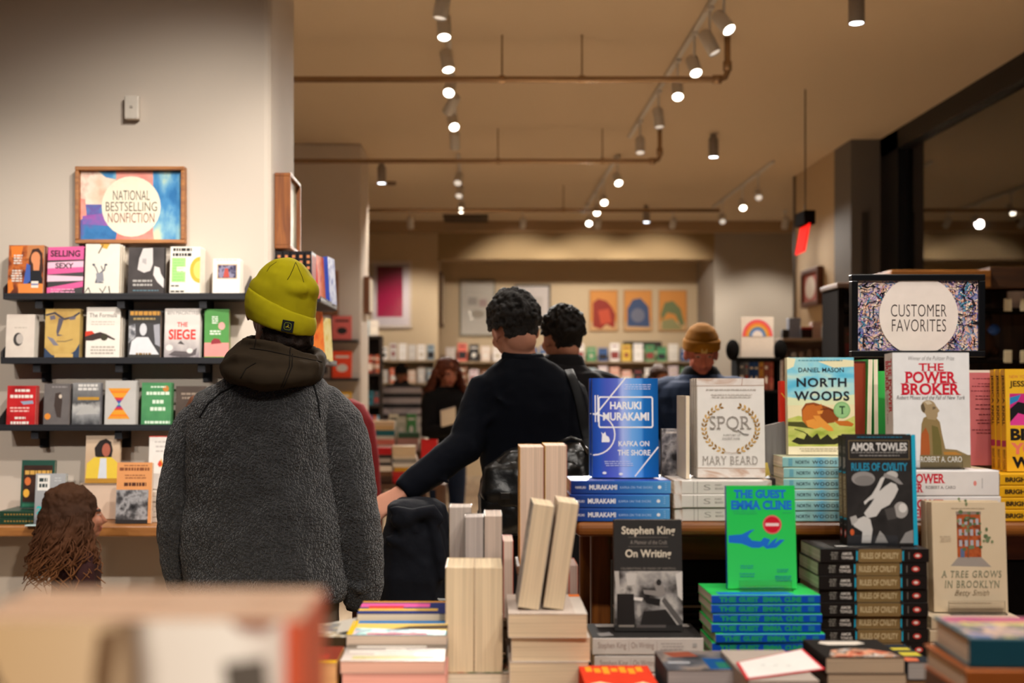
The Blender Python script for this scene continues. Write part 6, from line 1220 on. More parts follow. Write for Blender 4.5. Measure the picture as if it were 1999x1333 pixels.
class Rig:
    """joint places of a standing figure, feet at the origin, looking along +y"""
    def __init__(s, H=1.75, lean=0.0, head=(0, 0, 0), wide=1.0, stance=.1):
        s.k = H / 1.75; s.wide = wide
        s.U = T(0, 0, .95) @ Rx(-lean) @ T(0, 0, -.95)
        s.Mh = s.U @ T(0, .012, 1.525) @ Rz(head[0]) @ Rx(-head[1]) @ Ry(head[2])
        s.S = Matrix.Scale(s.k, 4); s.stance = stance
        s.sh = {a: s.U @ Vector((a * .168 * wide, -.008, 1.405)) for a in (-1, 1)}
        s.arm = {a: (s.sh[a] + Vector((a * .06, -.02, -.27)), s.sh[a] + Vector((a * .075, .04, -.53))) for a in (-1, 1)}
        s.hand = {a: ((0, .15, -1), (-a * .9, .2, 0), .45) for a in (-1, 1)}
    def torso(s, e=0.0, lo=.84, hi=1.50):
        R = [(.80, .168, .118, 0), (.90, .17, .12, 0), (.98, .162, .12, .0), (1.08, .15, .115, .003), (1.20, .160, .122, .0), (1.31, .178, .125, -.006), (1.39, .182, .115, -.010), (1.44, .158, .098, -.014), (1.475, .112, .08, -.018), (1.51, .068, .064, -.018)]
        out = []
        for z, rx, ry, cy in R:
            if lo <= z <= hi: out.append((0, cy, z, rx * s.wide + e, ry * (.6 + .4 * s.wide) + e))
        return out
    def add_torso(s, mb, m, e=0.0, lo=.79, hi=1.52, power=2.4):
        q = getattr(s, 'low', 1.0); ox = getattr(s, 'ox', 0.0)
        t = MB().rings([(r[0] + ox * max(0, r[2] - .9), r[1], r[2] if r[2] < .9 else .9 + (r[2] - .9) * q) + r[3:] for r in s.torso(e, lo, hi)], m, 28, power); return addmb(mb, t, s.U)
    def add_arm(s, mb, m, a, e=0.0, upto=1.0, cuff=0.0):
        S = s.sh[a]; E, W = s.arm[a]
        f = lambda p, q, t: p.lerp(q, t)
        pts = [f(S, Vector((0, S.y, S.z + .03)), .55), f(S, Vector((0, S.y, S.z + .03)), .22), f(S, E, .03) + Vector((a * .006, 0, 0)), f(S, E, .16) + Vector((a * .008, 0, 0)), f(S, E, .42), f(S, E, .78), E, f(E, W, .25), f(E, W, .6), f(E, W, .9 if upto > .9 else upto)]
        rr = [.045, .056, .062, .060, .054, .047, .044, .043, .036, .030]
        mb.tube(pts, [r + e + (cuff if i == 9 else 0) for i, r in enumerate(rr)], m, 18)
    def add_leg(s, mb, m, a, e=0.0, lo=.0):
        x = a * s.stance
        mb.tube([(a * .085, 0, .94), (a * .09, .0, .80), (x, .005, .62), (x, .01, .48), (x, -.01, .34), (x, -.01, .18), (x, -.01, .075 if not lo else lo)], [(.09 + e), (.086 + e), (.07 + e), (.056 + e), (.054 + e), (.042 + e), (.036 + e)], m, 18)
    def foot(s, mb, m, a, e=0.0):
        x = a * s.stance; mb.tube([(x, -.06, .045), (x, -.02, .05), (x, .06, .04), (x, .14, .028), (x, .175, .022)], [(.032 + e, .04 + e), (.038 + e, .045 + e), (.042 + e, .035 + e), (.04 + e, .024 + e), (.028 + e, .016 + e)], m, 14, ref=(1, 0, 0))
    def body(s, vox, skin, paint=True):
        mb = MB(); s.add_torso(mb, SK, -.006 - getattr(s, 'slim', 0))
        for a in (-1, 1):
            s.add_arm(mb, SK, a, -.004); s.add_leg(mb, SK, a, -.006); s.foot(mb, SK, a, -.004)
            d, n, cu = s.hand[a]; addmb(mb, hand_mb(s.arm[a][1], d, n, -a if False else a * s.tsign[a] if hasattr(s, 'tsign') else a, cu), Matrix.Identity(4))
        addmb(mb, head_mb(), s.Mh)
        me = fuse(mb, vox, 3)
        if paint: facepaint(me, s.Mh, skin)
        else: me.materials.append(mat(skin))
        me.transform(s.S); return me
def put_mesh(name, me, parent, m=None, k=None):
    if k is not None: me.transform(k)
    if m is not None: me.materials.append(mat(m) if isinstance(m, str) else m)
    me.name = name; o = bpy.data.objects.new(name, me); COL.objects.link(o)
    if parent is not None: o.parent = parent
    return o
def person(label, me, loc, yaw):
    o = bpy.data.objects.new('person', me); me.name = 'person'; COL.objects.link(o); o.location = loc; o.rotation_euler = (0, 0, yaw)
    return tag(o, label, 'person')
def hair_mesh(Mh, kind, vox=.006, seed=1, n=260, grow=1.0):
    """short: a close cap with tufts; long: a mass of wavy locks"""
    rn = random.Random(seed); mb = MB()
    cap = MB().ell((0, -.020, .134), (.0835 * grow, .102 * grow, .100 * grow), SK, 28, 18).ell((0, -.048, .088), (.068 * grow, .058 * grow, .068 * grow), SK)
    # keep the face clear: press the front lower points inside the head
    vs = []
    for v in cap.v:
        x, y, z = v
        lim = (.045 if kind == 'short' else .07) + .42 * (z - .13) if z < .20 else .2
        if y > lim and z < .205: y = lim + (y - lim) * .25; x *= .9
        if z < .055 and y > -.03: z = .055 + (z - .055) * .2
        vs.append((x, y, z))
    if kind == 'short': vs = [(x * (.86 if z < .108 and y > -.055 else 1), y, z) for x, y, z in vs]
    cap.v = vs; addmb(mb, cap, Mh)
    if kind == 'short':
        for _ in range(n):
            a = rn.uniform(0, 2 * PI); t = math.acos(rn.uniform(-.25, 1)); q = Vector((math.sin(t) * math.cos(a), math.sin(t) * math.sin(a), math.cos(t)))
            p = Vector((q.x * .083, q.y * .101 - .020, q.z * .1 + .134))
            if p.y > .05 and p.z < .18: continue
            if p.z < .11 and p.y > -.06: continue
            d = Vector((rn.gauss(0, .5), -.5 + rn.gauss(0, .4), -.35 + rn.gauss(0, .4))); d = (d - q * d.dot(q)).normalized()
            L = rn.uniform(.018, .036) * (1 if p.z > .10 else .6); b = [p - q * .004, p + d * L * .5 + q * .009, p + d * L + q * .006]
            addmb(mb, MB().tube(b, [.007, .0065, .0025], SK, 6), Mh)
    me = fuse(mb, vox, 1 if kind == 'short' else 2)
    return me
def locks(mb, Mh, rn, n, length, wave, rad, back=1.0, m=SK, spread=1.0, fall=None, lo=-.2):
    """long wavy strands hanging from the crown and sides"""
    for _ in range(n):
        a = rn.uniform(PI * (1.03 - .06), PI * 2) if rn.random() < .86 else rn.uniform(-.25, PI * 1.2)
        a = rn.uniform(PI * .92, PI * 2.08)
        q = Vector((math.cos(a), math.sin(a), 0)); r0 = .078
        p0 = Vector((q.x * .035 * rn.random(), q.y * .04 - .02, .240)); p1 = Vector((q.x * .095, q.y * .114 - .02, .15)); pts = [p0, (p0 + p1) / 2 + q * .024 + Vector((0, 0, .012)), p1]
        L = length * rn.uniform(.7, 1.05); ph = rn.uniform(0, 6); st = 9; ax = rn.uniform(.6, 1.3)
        for i in range(1, st + 1):
            f = i / st; z = .15 - L * f
            w = wave * (.15 + .85 * f)
            out = (.012 + .045 * spread * f)
            pts.append(Vector((q.x * (.095 + out) + w * math.sin(ph + f * 13 * ax), q.y * (.109 + out * back) - .02 + w * math.cos(ph + f * 12 * ax), z)))
        addmb(mb, MB().tube(pts, [rad * .7, rad, rad * 1.1] + [rad * (1.15 - .75 * i / st) for i in range(1, st + 1)], m, 6), Mh)
def bvh_of(objs):
    vs, fs = [], []
    for o in objs:
        b = len(vs); mw = o.matrix_world if o.parent is None else o.parent.matrix_basis @ o.matrix_basis
        vs += [mw @ v.co for v in o.data.vertices]; fs += [tuple(b + i for i in p.vertices) for p in o.data.polygons]
    return BVHTree.FromPolygons(vs, fs)
def dense(pts, n=8):
    out = []
    for a, b in zip(pts, pts[1:]): out += [(a[0] + (b[0] - a[0]) * i / n, a[1] + (b[1] - a[1]) * i / n) for i in range(n)]
    return out + [pts[-1]]
def surf(tree, px, py, lift=.0):
    """the point of a surface seen at a photo pixel, with its normal"""
    o = Vector((0, 0, CZ)); d = (P(px, py, 1.0) - o).normalized()
    p, n, i, t = tree.ray_cast(o, d)
    if p is None: return None, None
    return p + n * lift, n

# ---- materials of cloth
def fleece():
    m, nt, b = newmat('grey_fleece'); N = nt.nodes; L = nt.links
    b.inputs['Roughness'].default_value = .95; b.inputs['Specular IOR Level'].default_value = .1
    b.inputs['Sheen Weight'].default_value = .35; b.inputs['Sheen Roughness'].default_value = .6
    tc = N.new('ShaderNodeTexCoord'); nz = N.new('ShaderNodeTexNoise'); nz.inputs['Scale'].default_value = 55; nz.inputs['Detail'].default_value = 3
    mx = N.new('ShaderNodeMix'); mx.data_type = 'RGBA'; mx.blend_type = 'ADD'; mx.inputs['Factor'].default_value = .017
    L.new(tc.outputs['Object'], nz.inputs['Vector']); L.new(tc.outputs['Object'], mx.inputs['A']); L.new(nz.outputs['Color'], mx.inputs['B'])
    vo = N.new('ShaderNodeTexVoronoi'); vo.feature = 'DISTANCE_TO_EDGE'; vo.inputs['Scale'].default_value = 92
    L.new(mx.outputs['Result'], vo.inputs['Vector'])
    cr = N.new('ShaderNodeValToRGB'); e = cr.color_ramp.elements; e[0].position = 0; e[0].color = (0, 0, 0, 1); e[1].position = .22; e[1].color = (1, 1, 1, 1)
    L.new(vo.outputs['Distance'], cr.inputs['Fac'])
    n2 = N.new('ShaderNodeTexNoise'); n2.inputs['Scale'].default_value = 420; n2.inputs['Detail'].default_value = 2; L.new(tc.outputs['Object'], n2.inputs['Vector'])
    ad = N.new('ShaderNodeMath'); ad.operation = 'MULTIPLY_ADD'; ad.inputs[1].default_value = .25; L.new(n2.outputs['Fac'], ad.inputs[0]); L.new(cr.outputs['Color'], ad.inputs[2])
    bp = N.new('ShaderNodeBump'); bp.inputs['Strength'].default_value = .75; bp.inputs['Distance'].default_value = .006
    L.new(ad.outputs[0], bp.inputs['Height']); L.new(bp.outputs['Normal'], b.inputs['Normal'])
    c2 = N.new('ShaderNodeMix'); c2.data_type = 'RGBA'; c2.inputs['A'].default_value = lin('#111112'); c2.inputs['B'].default_value = lin('#2d2d30')  # shade in the crevices between tufts is put into the colour
    L.new(cr.outputs['Color'], c2.inputs['Factor']); L.new(c2.outputs['Result'], b.inputs['Base Color'])
    return m
def knit(col, sc=300, bump=.35, rough=.9):
    m, nt, b = newmat('knit'); N = nt.nodes; L = nt.links
    b.inputs['Roughness'].default_value = rough; b.inputs['Base Color'].default_value = lin(col); b.inputs['Specular IOR Level'].default_value = .15
    tc = N.new('ShaderNodeTexCoord'); wv = N.new('ShaderNodeTexWave'); wv.inputs['Scale'].default_value = sc; wv.inputs['Distortion'].default_value = 1.5; wv.bands_direction = 'X'
    L.new(tc.outputs['Object'], wv.inputs['Vector'])
    nz = N.new('ShaderNodeTexNoise'); nz.inputs['Scale'].default_value = 30; L.new(tc.outputs['Object'], nz.inputs['Vector'])
    mx = N.new('ShaderNodeMix'); mx.data_type = 'RGBA'; c = lin(col); mx.inputs['A'].default_value = tuple(x * .86 for x in c[:3]) + (1,); mx.inputs['B'].default_value = tuple(min(1, x * 1.1) for x in c[:3]) + (1,)
    L.new(nz.outputs['Fac'], mx.inputs['Factor']); L.new(mx.outputs['Result'], b.inputs['Base Color'])
    bp = N.new('ShaderNodeBump'); bp.inputs['Strength'].default_value = bump; bp.inputs['Distance'].default_value = .002; L.new(wv.outputs['Fac'], bp.inputs['Height']); L.new(bp.outputs['Normal'], b.inputs['Normal'])
    return m
hairm = mat('#17120f', rough=.65, var=.3, scale=60, bump=.8, bscale=220, spec=.2)

# ================================================= the man in the yellow-green beanie and grey fleece
D1 = 3.58; S1_ = F / D1
cxp = 528
R0 = Vector((X(cxp, D1), D1, 0))
def L1(px, py, dy=0.0): return Vector(((px - cxp) / S1_, dy, Z(py, D1)))
rig = Rig(1.80, head=(.42, .02, -.10), wide=1.08)
rig.low = .84; rig.slim = .03; rig.sh = {-1: L1(402, 800) / rig.k, 1: L1(640, 800) / rig.k}
rig.Mh = T(L1(531, 0).x / rig.k, .02, (Z(668, D1)) / rig.k) @ Rz(.35) @ Rx(.06) @ Ry(.10)
for a, e, w in ((-1, L1(350, 960, -.02), L1(362, 1150, .05)), (1, L1(694, 965, -.03), L1(700, 1176, .03))): rig.arm[a] = (e / rig.k, w / rig.k)
rig.tsign = {-1: 1, 1: 1}
man = person('person seen from behind in a grey fleece jacket and a bright yellow-green beanie', rig.body(.0055, '#8a5a44'), R0, 0)
# jacket
h = lambda v: v / S1_
jm = fleece()
mb = MB()
tr = []
for y, xl, xr, ry, cy in ((1172, 372, 676, .172, 0), (1150, 366, 683, .186, 0), (1100, 362, 684, .186, 0), (1040, 360, 680, .182, 0), (980, 362, 672, .178, 0), (920, 364, 660, .174, 0), (860, 366, 654, .172, 0), (815, 372, 652, .166, 0), (785, 382, 652, .155, 0), (762, 404, 648, .14, -.005), (742, 436, 634, .115, -.01), (722, 466, 606, .09, -.012), (705, 490, 584, .075, -.012)):
    tr.append((L1((xl + xr) / 2, y).x, cy, Z(y, D1), (xr - xl) / 2 / S1_, ry))
mb.rings(tr[::1][::-1][::-1], SK, 36, 2.5)
# soft folds of the fleece
for pts, r in ((((420, 1075), (500, 1090), (590, 1080)), .012), (((400, 980), (430, 1000), (470, 1004)), .011), (((430, 860), (500, 850), (560, 858)), .009)):
    mb.tube([L1(x, y, -.150 if 400 < x < 660 else -.062) for x, y in pts], [r * .4, r, r * .4], SK, 10)
me = fuse(mb, .0085, 12); displace(me, .010, 8, 3.1, 3)
jacket = put_mesh('fleece_jacket', me, man, jm)
sl = (MB(), MB())
sl[0].tube([L1(452, 782), L1(420, 800), L1(390, 836, .0), L1(368, 890, -.005), L1(353, 960, -.01), L1(351, 1030, .0), L1(354, 1090, .02), L1(360, 1135, .035), L1(364, 1158, .045)], [.068, .074, .074, .071, .068, .068, .066, .060, .050], SK, 22)
sl[1].tube([L1(595, 780), L1(628, 798), L1(660, 836, -.01), L1(681, 890, -.02), L1(692, 960, -.03), L1(700, 1030, -.03), L1(706, 1090, -.02), L1(708, 1140, -.0), L1(706, 1170, .01), L1(704, 1186, .015)], [.068, .074, .076, .074, .069, .066, .065, .064, .056, .046], SK, 22)
sl[0].tube([L1(322, 1010, -.02), L1(350, 1022, -.06), L1(385, 1012, -.04)], [.01, .016, .01], SK, 10).tube([L1(330, 900, -.03), L1(350, 925, -.065), L1(378, 935, -.05)], [.008, .013, .008], SK, 10)
sl[1].tube([L1(655, 905, -.06), L1(690, 930, -.085), L1(730, 925, -.05)], [.01, .015, .01], SK, 10).tube([L1(660, 1012, -.06), L1(700, 1002, -.09), L1(738, 1012, -.06)], [.01, .015, .01], SK, 10).tube([L1(668, 1125, -.04), L1(705, 1142, -.07), L1(742, 1128, -.04)], [.01, .016, .01], SK, 10)
sleeves = []
for q in sl:
    me = fuse(q, .008, 8); displace(me, .009, 9, 5.3, 3); sleeves.append(put_mesh('sleeve', me, jacket, jm))
for px, py, w, z in ((706, 1186, .046, 0),):
    c = L1(px - 1, py - 2, .015); put_mesh('cuff', fuse(MB().tube([c + Vector((0, 0, .012)), c, c - Vector((0, 0, .012))], [.047, .048, .045], SK, 20), .006, 2), jacket, mat('#2c2c2e', rough=.95))
bpy.context.view_layer.update()
tree = BVHTree.FromPolygons([R0 + v.co for o in [jacket] + sleeves for v in o.data.vertices], [tuple(i + b for i in p.vertices) for o, b in zip([jacket] + sleeves, (0, len(jacket.data.vertices), len(jacket.data.vertices) + len(sleeves[0].data.vertices))) for p in o.data.polygons])
sm = MB()
for pts in (((612, 752), (620, 780), (624, 815)), ((462, 752), (430, 768), (405, 790), (390, 815))):
    q = [surf(tree, x, y, .0005)[0] for x, y in dense(pts)]; q = [p for p in q if p is not None]
    if len(q) > 1: MB().tube([p - R0 for p in q], .003, mat('#151516', rough=.95), 8).build('seam', jacket, True)
# trousers, shoes
tb_ = MB(); rig.add_torso(tb_, SK, .012, .79, 1.0)
for a in (-1, 1): rig.add_leg(tb_, SK, a, .022, .05)
me = fuse(tb_, .009, 4); displace(me, .006, 12, 1); put_mesh('trousers', me, man, mat('#76695a', rough=.9, var=.15, bump=.3), rig.S)
for a in (-1, 1):
    fb_ = MB(); rig.foot(fb_, SK, a, .008); put_mesh('shoe', fuse(fb_, .007, 2), man, mat('#2a221c', rough=.6), rig.S)
# hood of the sweatshirt, fallen on the shoulders
hm = knit('#362c20', 420, .25)
hb = MB()
def hring(xl, xr, yl, yr, cy, ry, sy=0.0):
    cx = L1((xl + xr) / 2, 0).x; sl = ((yl - yr) / S1_) / ((xr - xl) / S1_)
    return (cx, cy, Z((yl + yr) / 2, D1), (xr - xl) / 2 / S1_, ry, sl, sy)
hb.rings([hring(505, 600, 700, 716, -.01, .08), hring(497, 618, 668, 690, -.015, .10, .12), hring(486, 632, 656, 690, -.02, .125, .16), hring(470, 638, 666, 698, -.028, .145, .16), hring(448, 639, 690, 710, -.036, .168, .14), hring(436, 637, 712, 722, -.046, .178, .10), hring(441, 633, 730, 736, -.052, .178, .06), hring(462, 619, 749, 750, -.058, .168, .02), hring(494, 594, 757, 757, -.062, .145), hring(520, 575, 762, 762, -.062, .10)], SK, 36, 2.2)
hb.tube([L1(448, 716, -.13), L1(490, 700, -.175), L1(550, 712, -.19), L1(600, 716, -.165), L1(630, 712, -.11)], [.010, .018, .02, .018, .010], SK, 10)
hb.tube([L1(486, 668, -.1), L1(520, 672, -.135), L1(570, 686, -.145), L1(626, 700, -.09)], [.012, .015, .015, .012], SK, 10)
me = fuse(hb, .007, 5); displace(me, .006, 13, 5, 2); hood = put_mesh('hood', me, man, hm)
bpy.context.view_layer.update(); tree = bvh_of([hood]); sm = MB()
for pts in (((566, 690), (565, 715), (556, 738), (548, 758)), ((571, 691), (570, 715), (561, 738), (553, 757)), ((488, 680), (520, 684), (575, 696), (628, 706)), ((500, 708), (480, 720), (470, 738)), ((500, 662), (498, 672), (496, 682)), ((568, 674), (566, 684), (566, 690))):
    q = [surf(tree, x, y, .0003)[0] for x, y in dense(pts)]; q = [p - R0 for p in q if p is not None]
    if len(q) > 1: MB().tube(q, .0018, mat('#1c1610', rough=.95), 6).build('hood_seam', hood, True)
# hair at the nape
hr = MB(); hr.ell(L1(559, 645, -.03), (.070, .070, .055), SK).ell(L1(556, 668, -.04), (.066, .06, .05), SK).ell(L1(598, 655, .0), (.022, .05, .045), SK)
me = fuse(hr, .006, 2); displace(me, .006, 60, 2); put_mesh('hair', me, man, mat('#241812', rough=.6, var=.3, scale=80, bump=.7, bscale=200))
# beanie
bm_ = knit('#b4a812', 520, .3)
def bring(xl, yl, xr, yr, cy, ry, sy=0.0): return hring(xl, xr, yl, yr, cy, ry, sy)
bb = MB()
bb.rings([bring(488, 575, 612, 632, .0, .100, .1), bring(486, 556, 616, 616, .0, .102, .1), bring(492, 545, 618, 596, .0, .103, .1), bring(501, 540, 620, 568, .0, .101, .08), bring(508, 528, 613, 546, .0, .092, .05), bring(520, 516, 602, 526, .0, .076, .03), bring(534, 508, 590, 513, .0, .055), bring(549, 504, 578, 506, .0, .028), bring(558, 502.5, 572, 503.5, .0, .01)], SK, 36)
bb.ell(L1(600, 568, -.01), (.034, .06, .045), SK).ell(L1(568, 570, -.066), (.062, .036, .034), SK)
me = fuse(bb, .0045, 9); displace(me, .0022, 18, 4); beanie = put_mesh('beanie', me, man, bm_)
cb = MB()
cuffr = [bring(487, 556, 616, 620, -.002, .111, .16), bring(480, 575, 618, 632, -.002, .118, .16), bring(478, 592, 617, 644, -.002, .119, .16), bring(482, 612, 613, 655, -.002, .115, .16), bring(488, 618, 609, 656, -.002, .108, .16), bring(492, 612, 606, 648, -.002, .10, .16)]
cb.rings(cuffr, SK, 40)
me = fuse(cb, .0045, 4); displace(me, .0015, 22, 9); cuff = put_mesh('beanie_cuff', me, beanie, bm_)
bpy.context.view_layer.update(); tree = bvh_of([beanie]); sm = MB()
for pts in (((577, 512), (572, 525), (566, 538), (561, 546)), ((578, 513), (584, 527), (590, 541), (593, 551)), ((540, 511), (527, 520), (521, 530))):
    q = [surf(tree, x, y, -.0004)[0] for x, y in dense(pts)]; q = [p - R0 for p in q if p is not None]
    if len(q) > 1: MB().tube(q, .0013, mat('#4a4606', rough=.95), 6).build('crown_crease', beanie, True)  # thin dark tubes stand in for shaded fold creases of the crown
class _W:      # world transform of a grandchild without waiting for the view layer
    pass
tree = BVHTree.FromPolygons([R0 + v.co for v in cuff.data.vertices], [tuple(p.vertices) for p in cuff.data.polygons])
c, n = surf(tree, 561.5, 637)
if c is not None:
    n = (n * .6 + Vector((0, -1, 0))).normalized(); M = n.to_track_quat('Z', 'Y').to_matrix().to_4x4()
    yy = M.to_3x3() @ Vector((0, 1, 0)); sgn = 1 if yy.z > 0 else -1
    PM = T(*(c - R0 + n * .0075)) @ M @ Rz((0 if sgn > 0 else PI) - .17)
    pm = MB(); pm.bbox(-.0165, .0165, -.0165, .0165, -.009, 0, mat('#0c1018', rough=.7), .001, PM); patch = pm.build('patch', cuff)
    em = MB(); gr_ = mat('#8a9a2a', rough=.7); yl_ = mat('#b8a820', rough=.7)
    ring = []
    for k in range(33):
        a = 2 * PI * k / 32; ca, sa = math.cos(a), math.sin(a); r = .0098 / max(1e-6, (abs(ca) ** 4 + abs(sa) ** 4) ** .25); ring.append((r * ca, r * sa))
    em.tube([PM @ Vector((x, y, .0004)) for x, y in ring], .0007, gr_, 6)
    dp_ = [(-.006, -.0035), (-.004, -.001), (-.001, .0002), (.0005, .002), (-.0005, .005), (.0006, .0062), (.0012, .0042), (.0024, .0042), (.0024, .003), (.0015, .002), (.002, -.0002), (.0038, -.0022), (.0062, -.0036), (.0060, -.0046), (.0034, -.0034), (.001, -.0018), (-.001, -.0022), (-.0012, -.0042), (-.002, -.0042), (-.0022, -.002), (-.004, -.0028), (-.0062, -.0048)]
    em.add([PM @ Vector((x, y, .0006)) for x, y in dp_], [tuple(range(len(dp_)))], yl_); em.build('emblem', patch)

# ================================================= the man in the navy sweater
D2 = 4.5; S2_ = F / D2
R2 = Vector((X(1040, D2), D2, 0))
def L2(px, py, dy=0.0): return Vector(((px - 1040) / S2_, dy, Z(py, D2)))
rig = Rig(1.80, lean=.0, wide=1.12)
k = rig.k
rig.low = .88; rig.slim = .03; rig.ox = -.05
rig.Mh = T(L2(1012, 0).x / k, .03, Z(694, D2) / k) @ Rz(.38) @ Rx(-.20) @ Ry(-.10)
rig.sh[-1] = L2(948, 768, -.01) / k; rig.sh[1] = L2(1112, 780, .0) / k
E = L2(907, 870, -.10); Wp = L2(786, 955, -.20)
rig.arm[-1] = (E / k, Wp / k); rig.arm[1] = (L2(1150, 880, .06) / k, L2(1110, 935, .24) / k)
rig.hand[-1] = ((-.80, -.22, -.55), (.25, .75, -.6), .6); rig.hand[1] = ((-.5, .8, 0), (0, 0, -1), .6); rig.tsign = {-1: -1, 1: 1}
body = rig.body(.0055, '#c48a72')
man2 = person('person with dark greying hair in a navy sweater, leaning on one outstretched arm', body, R2, 0)
sb_ = MB(); tr = []
for y, xl, xr, ry in ((1080, 948, 1140, .14), (1000, 944, 1146, .142), (920, 940, 1148, .142), (860, 936, 1150, .145), (800, 922, 1152, .145), (765, 918, 1146, .135), (742, 930, 1128, .118), (722, 950, 1100, .098), (706, 968, 1076, .082), (696, 980, 1062, .07)):
    tr.append((L2((xl + xr) / 2, y).x, .0, Z(y, D2), (xr - xl) / 2 / S2_, ry))
sb_.rings(tr, SK, 36, 2.4)
f = lambda p, q, t: p.lerp(q, t)
sh = rig.sh[-1] * k
sb_.tube([L2(985, 758), sh, f(sh, E, .4), f(sh, E, .8), E, f(E, Wp, .3), f(E, Wp, .65), f(E, Wp, .93), f(E, Wp, .97)], [.075, .080, .072, .067, .066, .060, .054, .048, .042], SK, 22)
sh = rig.sh[1] * k; E2, W2 = rig.arm[1][0] * k, rig.arm[1][1] * k
sb_.tube([L2(1080, 765), sh, f(sh, E2, .4), f(sh, E2, .8), E2, f(E2, W2, .4), f(E2, W2, .92)], [.075, .075, .068, .062, .058, .052, .042], SK, 22)
for pts, r, dy in ((((930, 845), (950, 820), (975, 800)), .012, -.12), (((880, 885), (905, 880), (920, 860)), .012, -.15), (((850, 910), (870, 930), (880, 935)), .010, -.18), (((960, 770), (990, 790), (1030, 795)), .008, -.135)):
    sb_.tube([L2(x, y, dy) for x, y in pts], [r * .4, r, r * .4], SK, 10)
me = fuse(sb_, .008, 5); displace(me, .006, 9, 8, 3)
sweater = put_mesh('sweater', me, man2, knit('#070a13', 480, .25, .95))
put_mesh('neckband', fuse(MB().rings([hh[:3] + (hh[3], hh[4], -.03, .12) for hh in ((L2(1021, 0).x, -.0, Z(702, D2), .082, .078), (L2(1021, 0).x, .0, Z(694, D2), .079, .075), (L2(1021, 0).x, .002, Z(688, D2), .074, .070))], SK, 30), .006, 2), sweater, knit('#080c16', 300, .4))
tb_ = MB(); rig.add_torso(tb_, SK, .012, .79, 1.0)
for a in (-1, 1): rig.add_leg(tb_, SK, a, .020, .05)
put_mesh('trousers', fuse(tb_, .009, 4), man2, mat('#15161a', rough=.9, bump=.3), rig.S)
for a in (-1, 1):
    fb_ = MB(); rig.foot(fb_, SK, a, .008); put_mesh('shoe', fuse(fb_, .007, 2), man2, mat('#1a1512', rough=.6), rig.S)
me = hair_mesh(rig.Mh, 'short', .0045, 5, 420, 1.02); displace(me, .006, 42, 3, 3); put_mesh('hair', me, man2, mat('#262322', rough=.6, var=.85, scale=130, bump=.9, bscale=220, spec=.25), rig.S)
# shoulder bag with strap
R3 = Vector((X(1050, 4.26), 4.26, 0)); s3 = F / 4.26
def L3(px, py, dy=0.0): return Vector(((px - 1050) / s3, dy, Z(py, 4.26)))
lea = mat('#0d0d0d', rough=.32, var=.2, bump=.35, bscale=60, spec=.5)
t = empty('shoulder_bag', 'soft black leather shoulder bag hanging against the navy sweater', 'bag', R3)
bg_ = MB(); bg_.rings([(L3(1040, 0).x, -.02, Z(1040, 4.26), .17, .05), (L3(1040, 0).x, -.025, Z(1025, 4.26), .19, .07), (L3(1042, 0).x, -.025, Z(970, 4.26), .192, .075), (L3(1050, 0).x, -.02, Z(915, 4.26), .185, .066), (L3(1066, 0).x, -.01, Z(880, 4.26), .15, .05), (L3(1080, 0).x, 0, Z(866, 4.26), .10, .03)], SK, 36, 3.2)
me = fuse(bg_, .007, 4); displace(me, .010, 12, 2, 3); put_mesh('bag_body', me, t, lea)
MB().tube([L3(1078, 878, -.05), L3(1090, 862, -.06), L3(1112, 852, -.065), L3(1132, 860, -.06), L3(1144, 884, -.05)], .006, lea, 10).build('handle', t, True)
MB().tube([L3(1025, 900, -.07), L3(1040, 878, -.08), L3(1070, 868, -.08), L3(1092, 884, -.07)], .006, lea, 10).build('handle', t, True)
fl_ = fuse(MB().rings([(L3(1030, 0).x, -.035, Z(985, 4.26), .14, .068), (L3(1032, 0).x, -.036, Z(960, 4.26), .17, .074), (L3(1040, 0).x, -.03, Z(912, 4.26), .168, .068), (L3(1050, 0).x, -.022, Z(898, 4.26), .15, .05)], SK, 36, 3.4), .007, 3); displace(fl_, .006, 14, 7); put_mesh('flap', fl_, t, lea)
MB().bbox(-.018, .018, -.118, -.108, -.012, .012, mat('#3a3836', rough=.3, metal=.8), .003, T(*L3(985, 962))).build('buckle', t)
bpy.context.view_layer.update(); tree = bvh_of([sweater]); q = []
for x, y in ((1106, 728), (1114, 745), (1122, 770), (1129, 800), (1134, 830), (1139, 855)):
    p, n = surf(tree, x, y, .015)
    if p is not None: q.append(p - R3)
if q: MB().tube(q + [L3(1146, 884, .01), L3(1142, 905, .0)], [(.017, .003)] * (len(q) + 2), mat('#1a1b1d', rough=.6), 8, ref=(1, 0, 0)).build('strap', t, True)
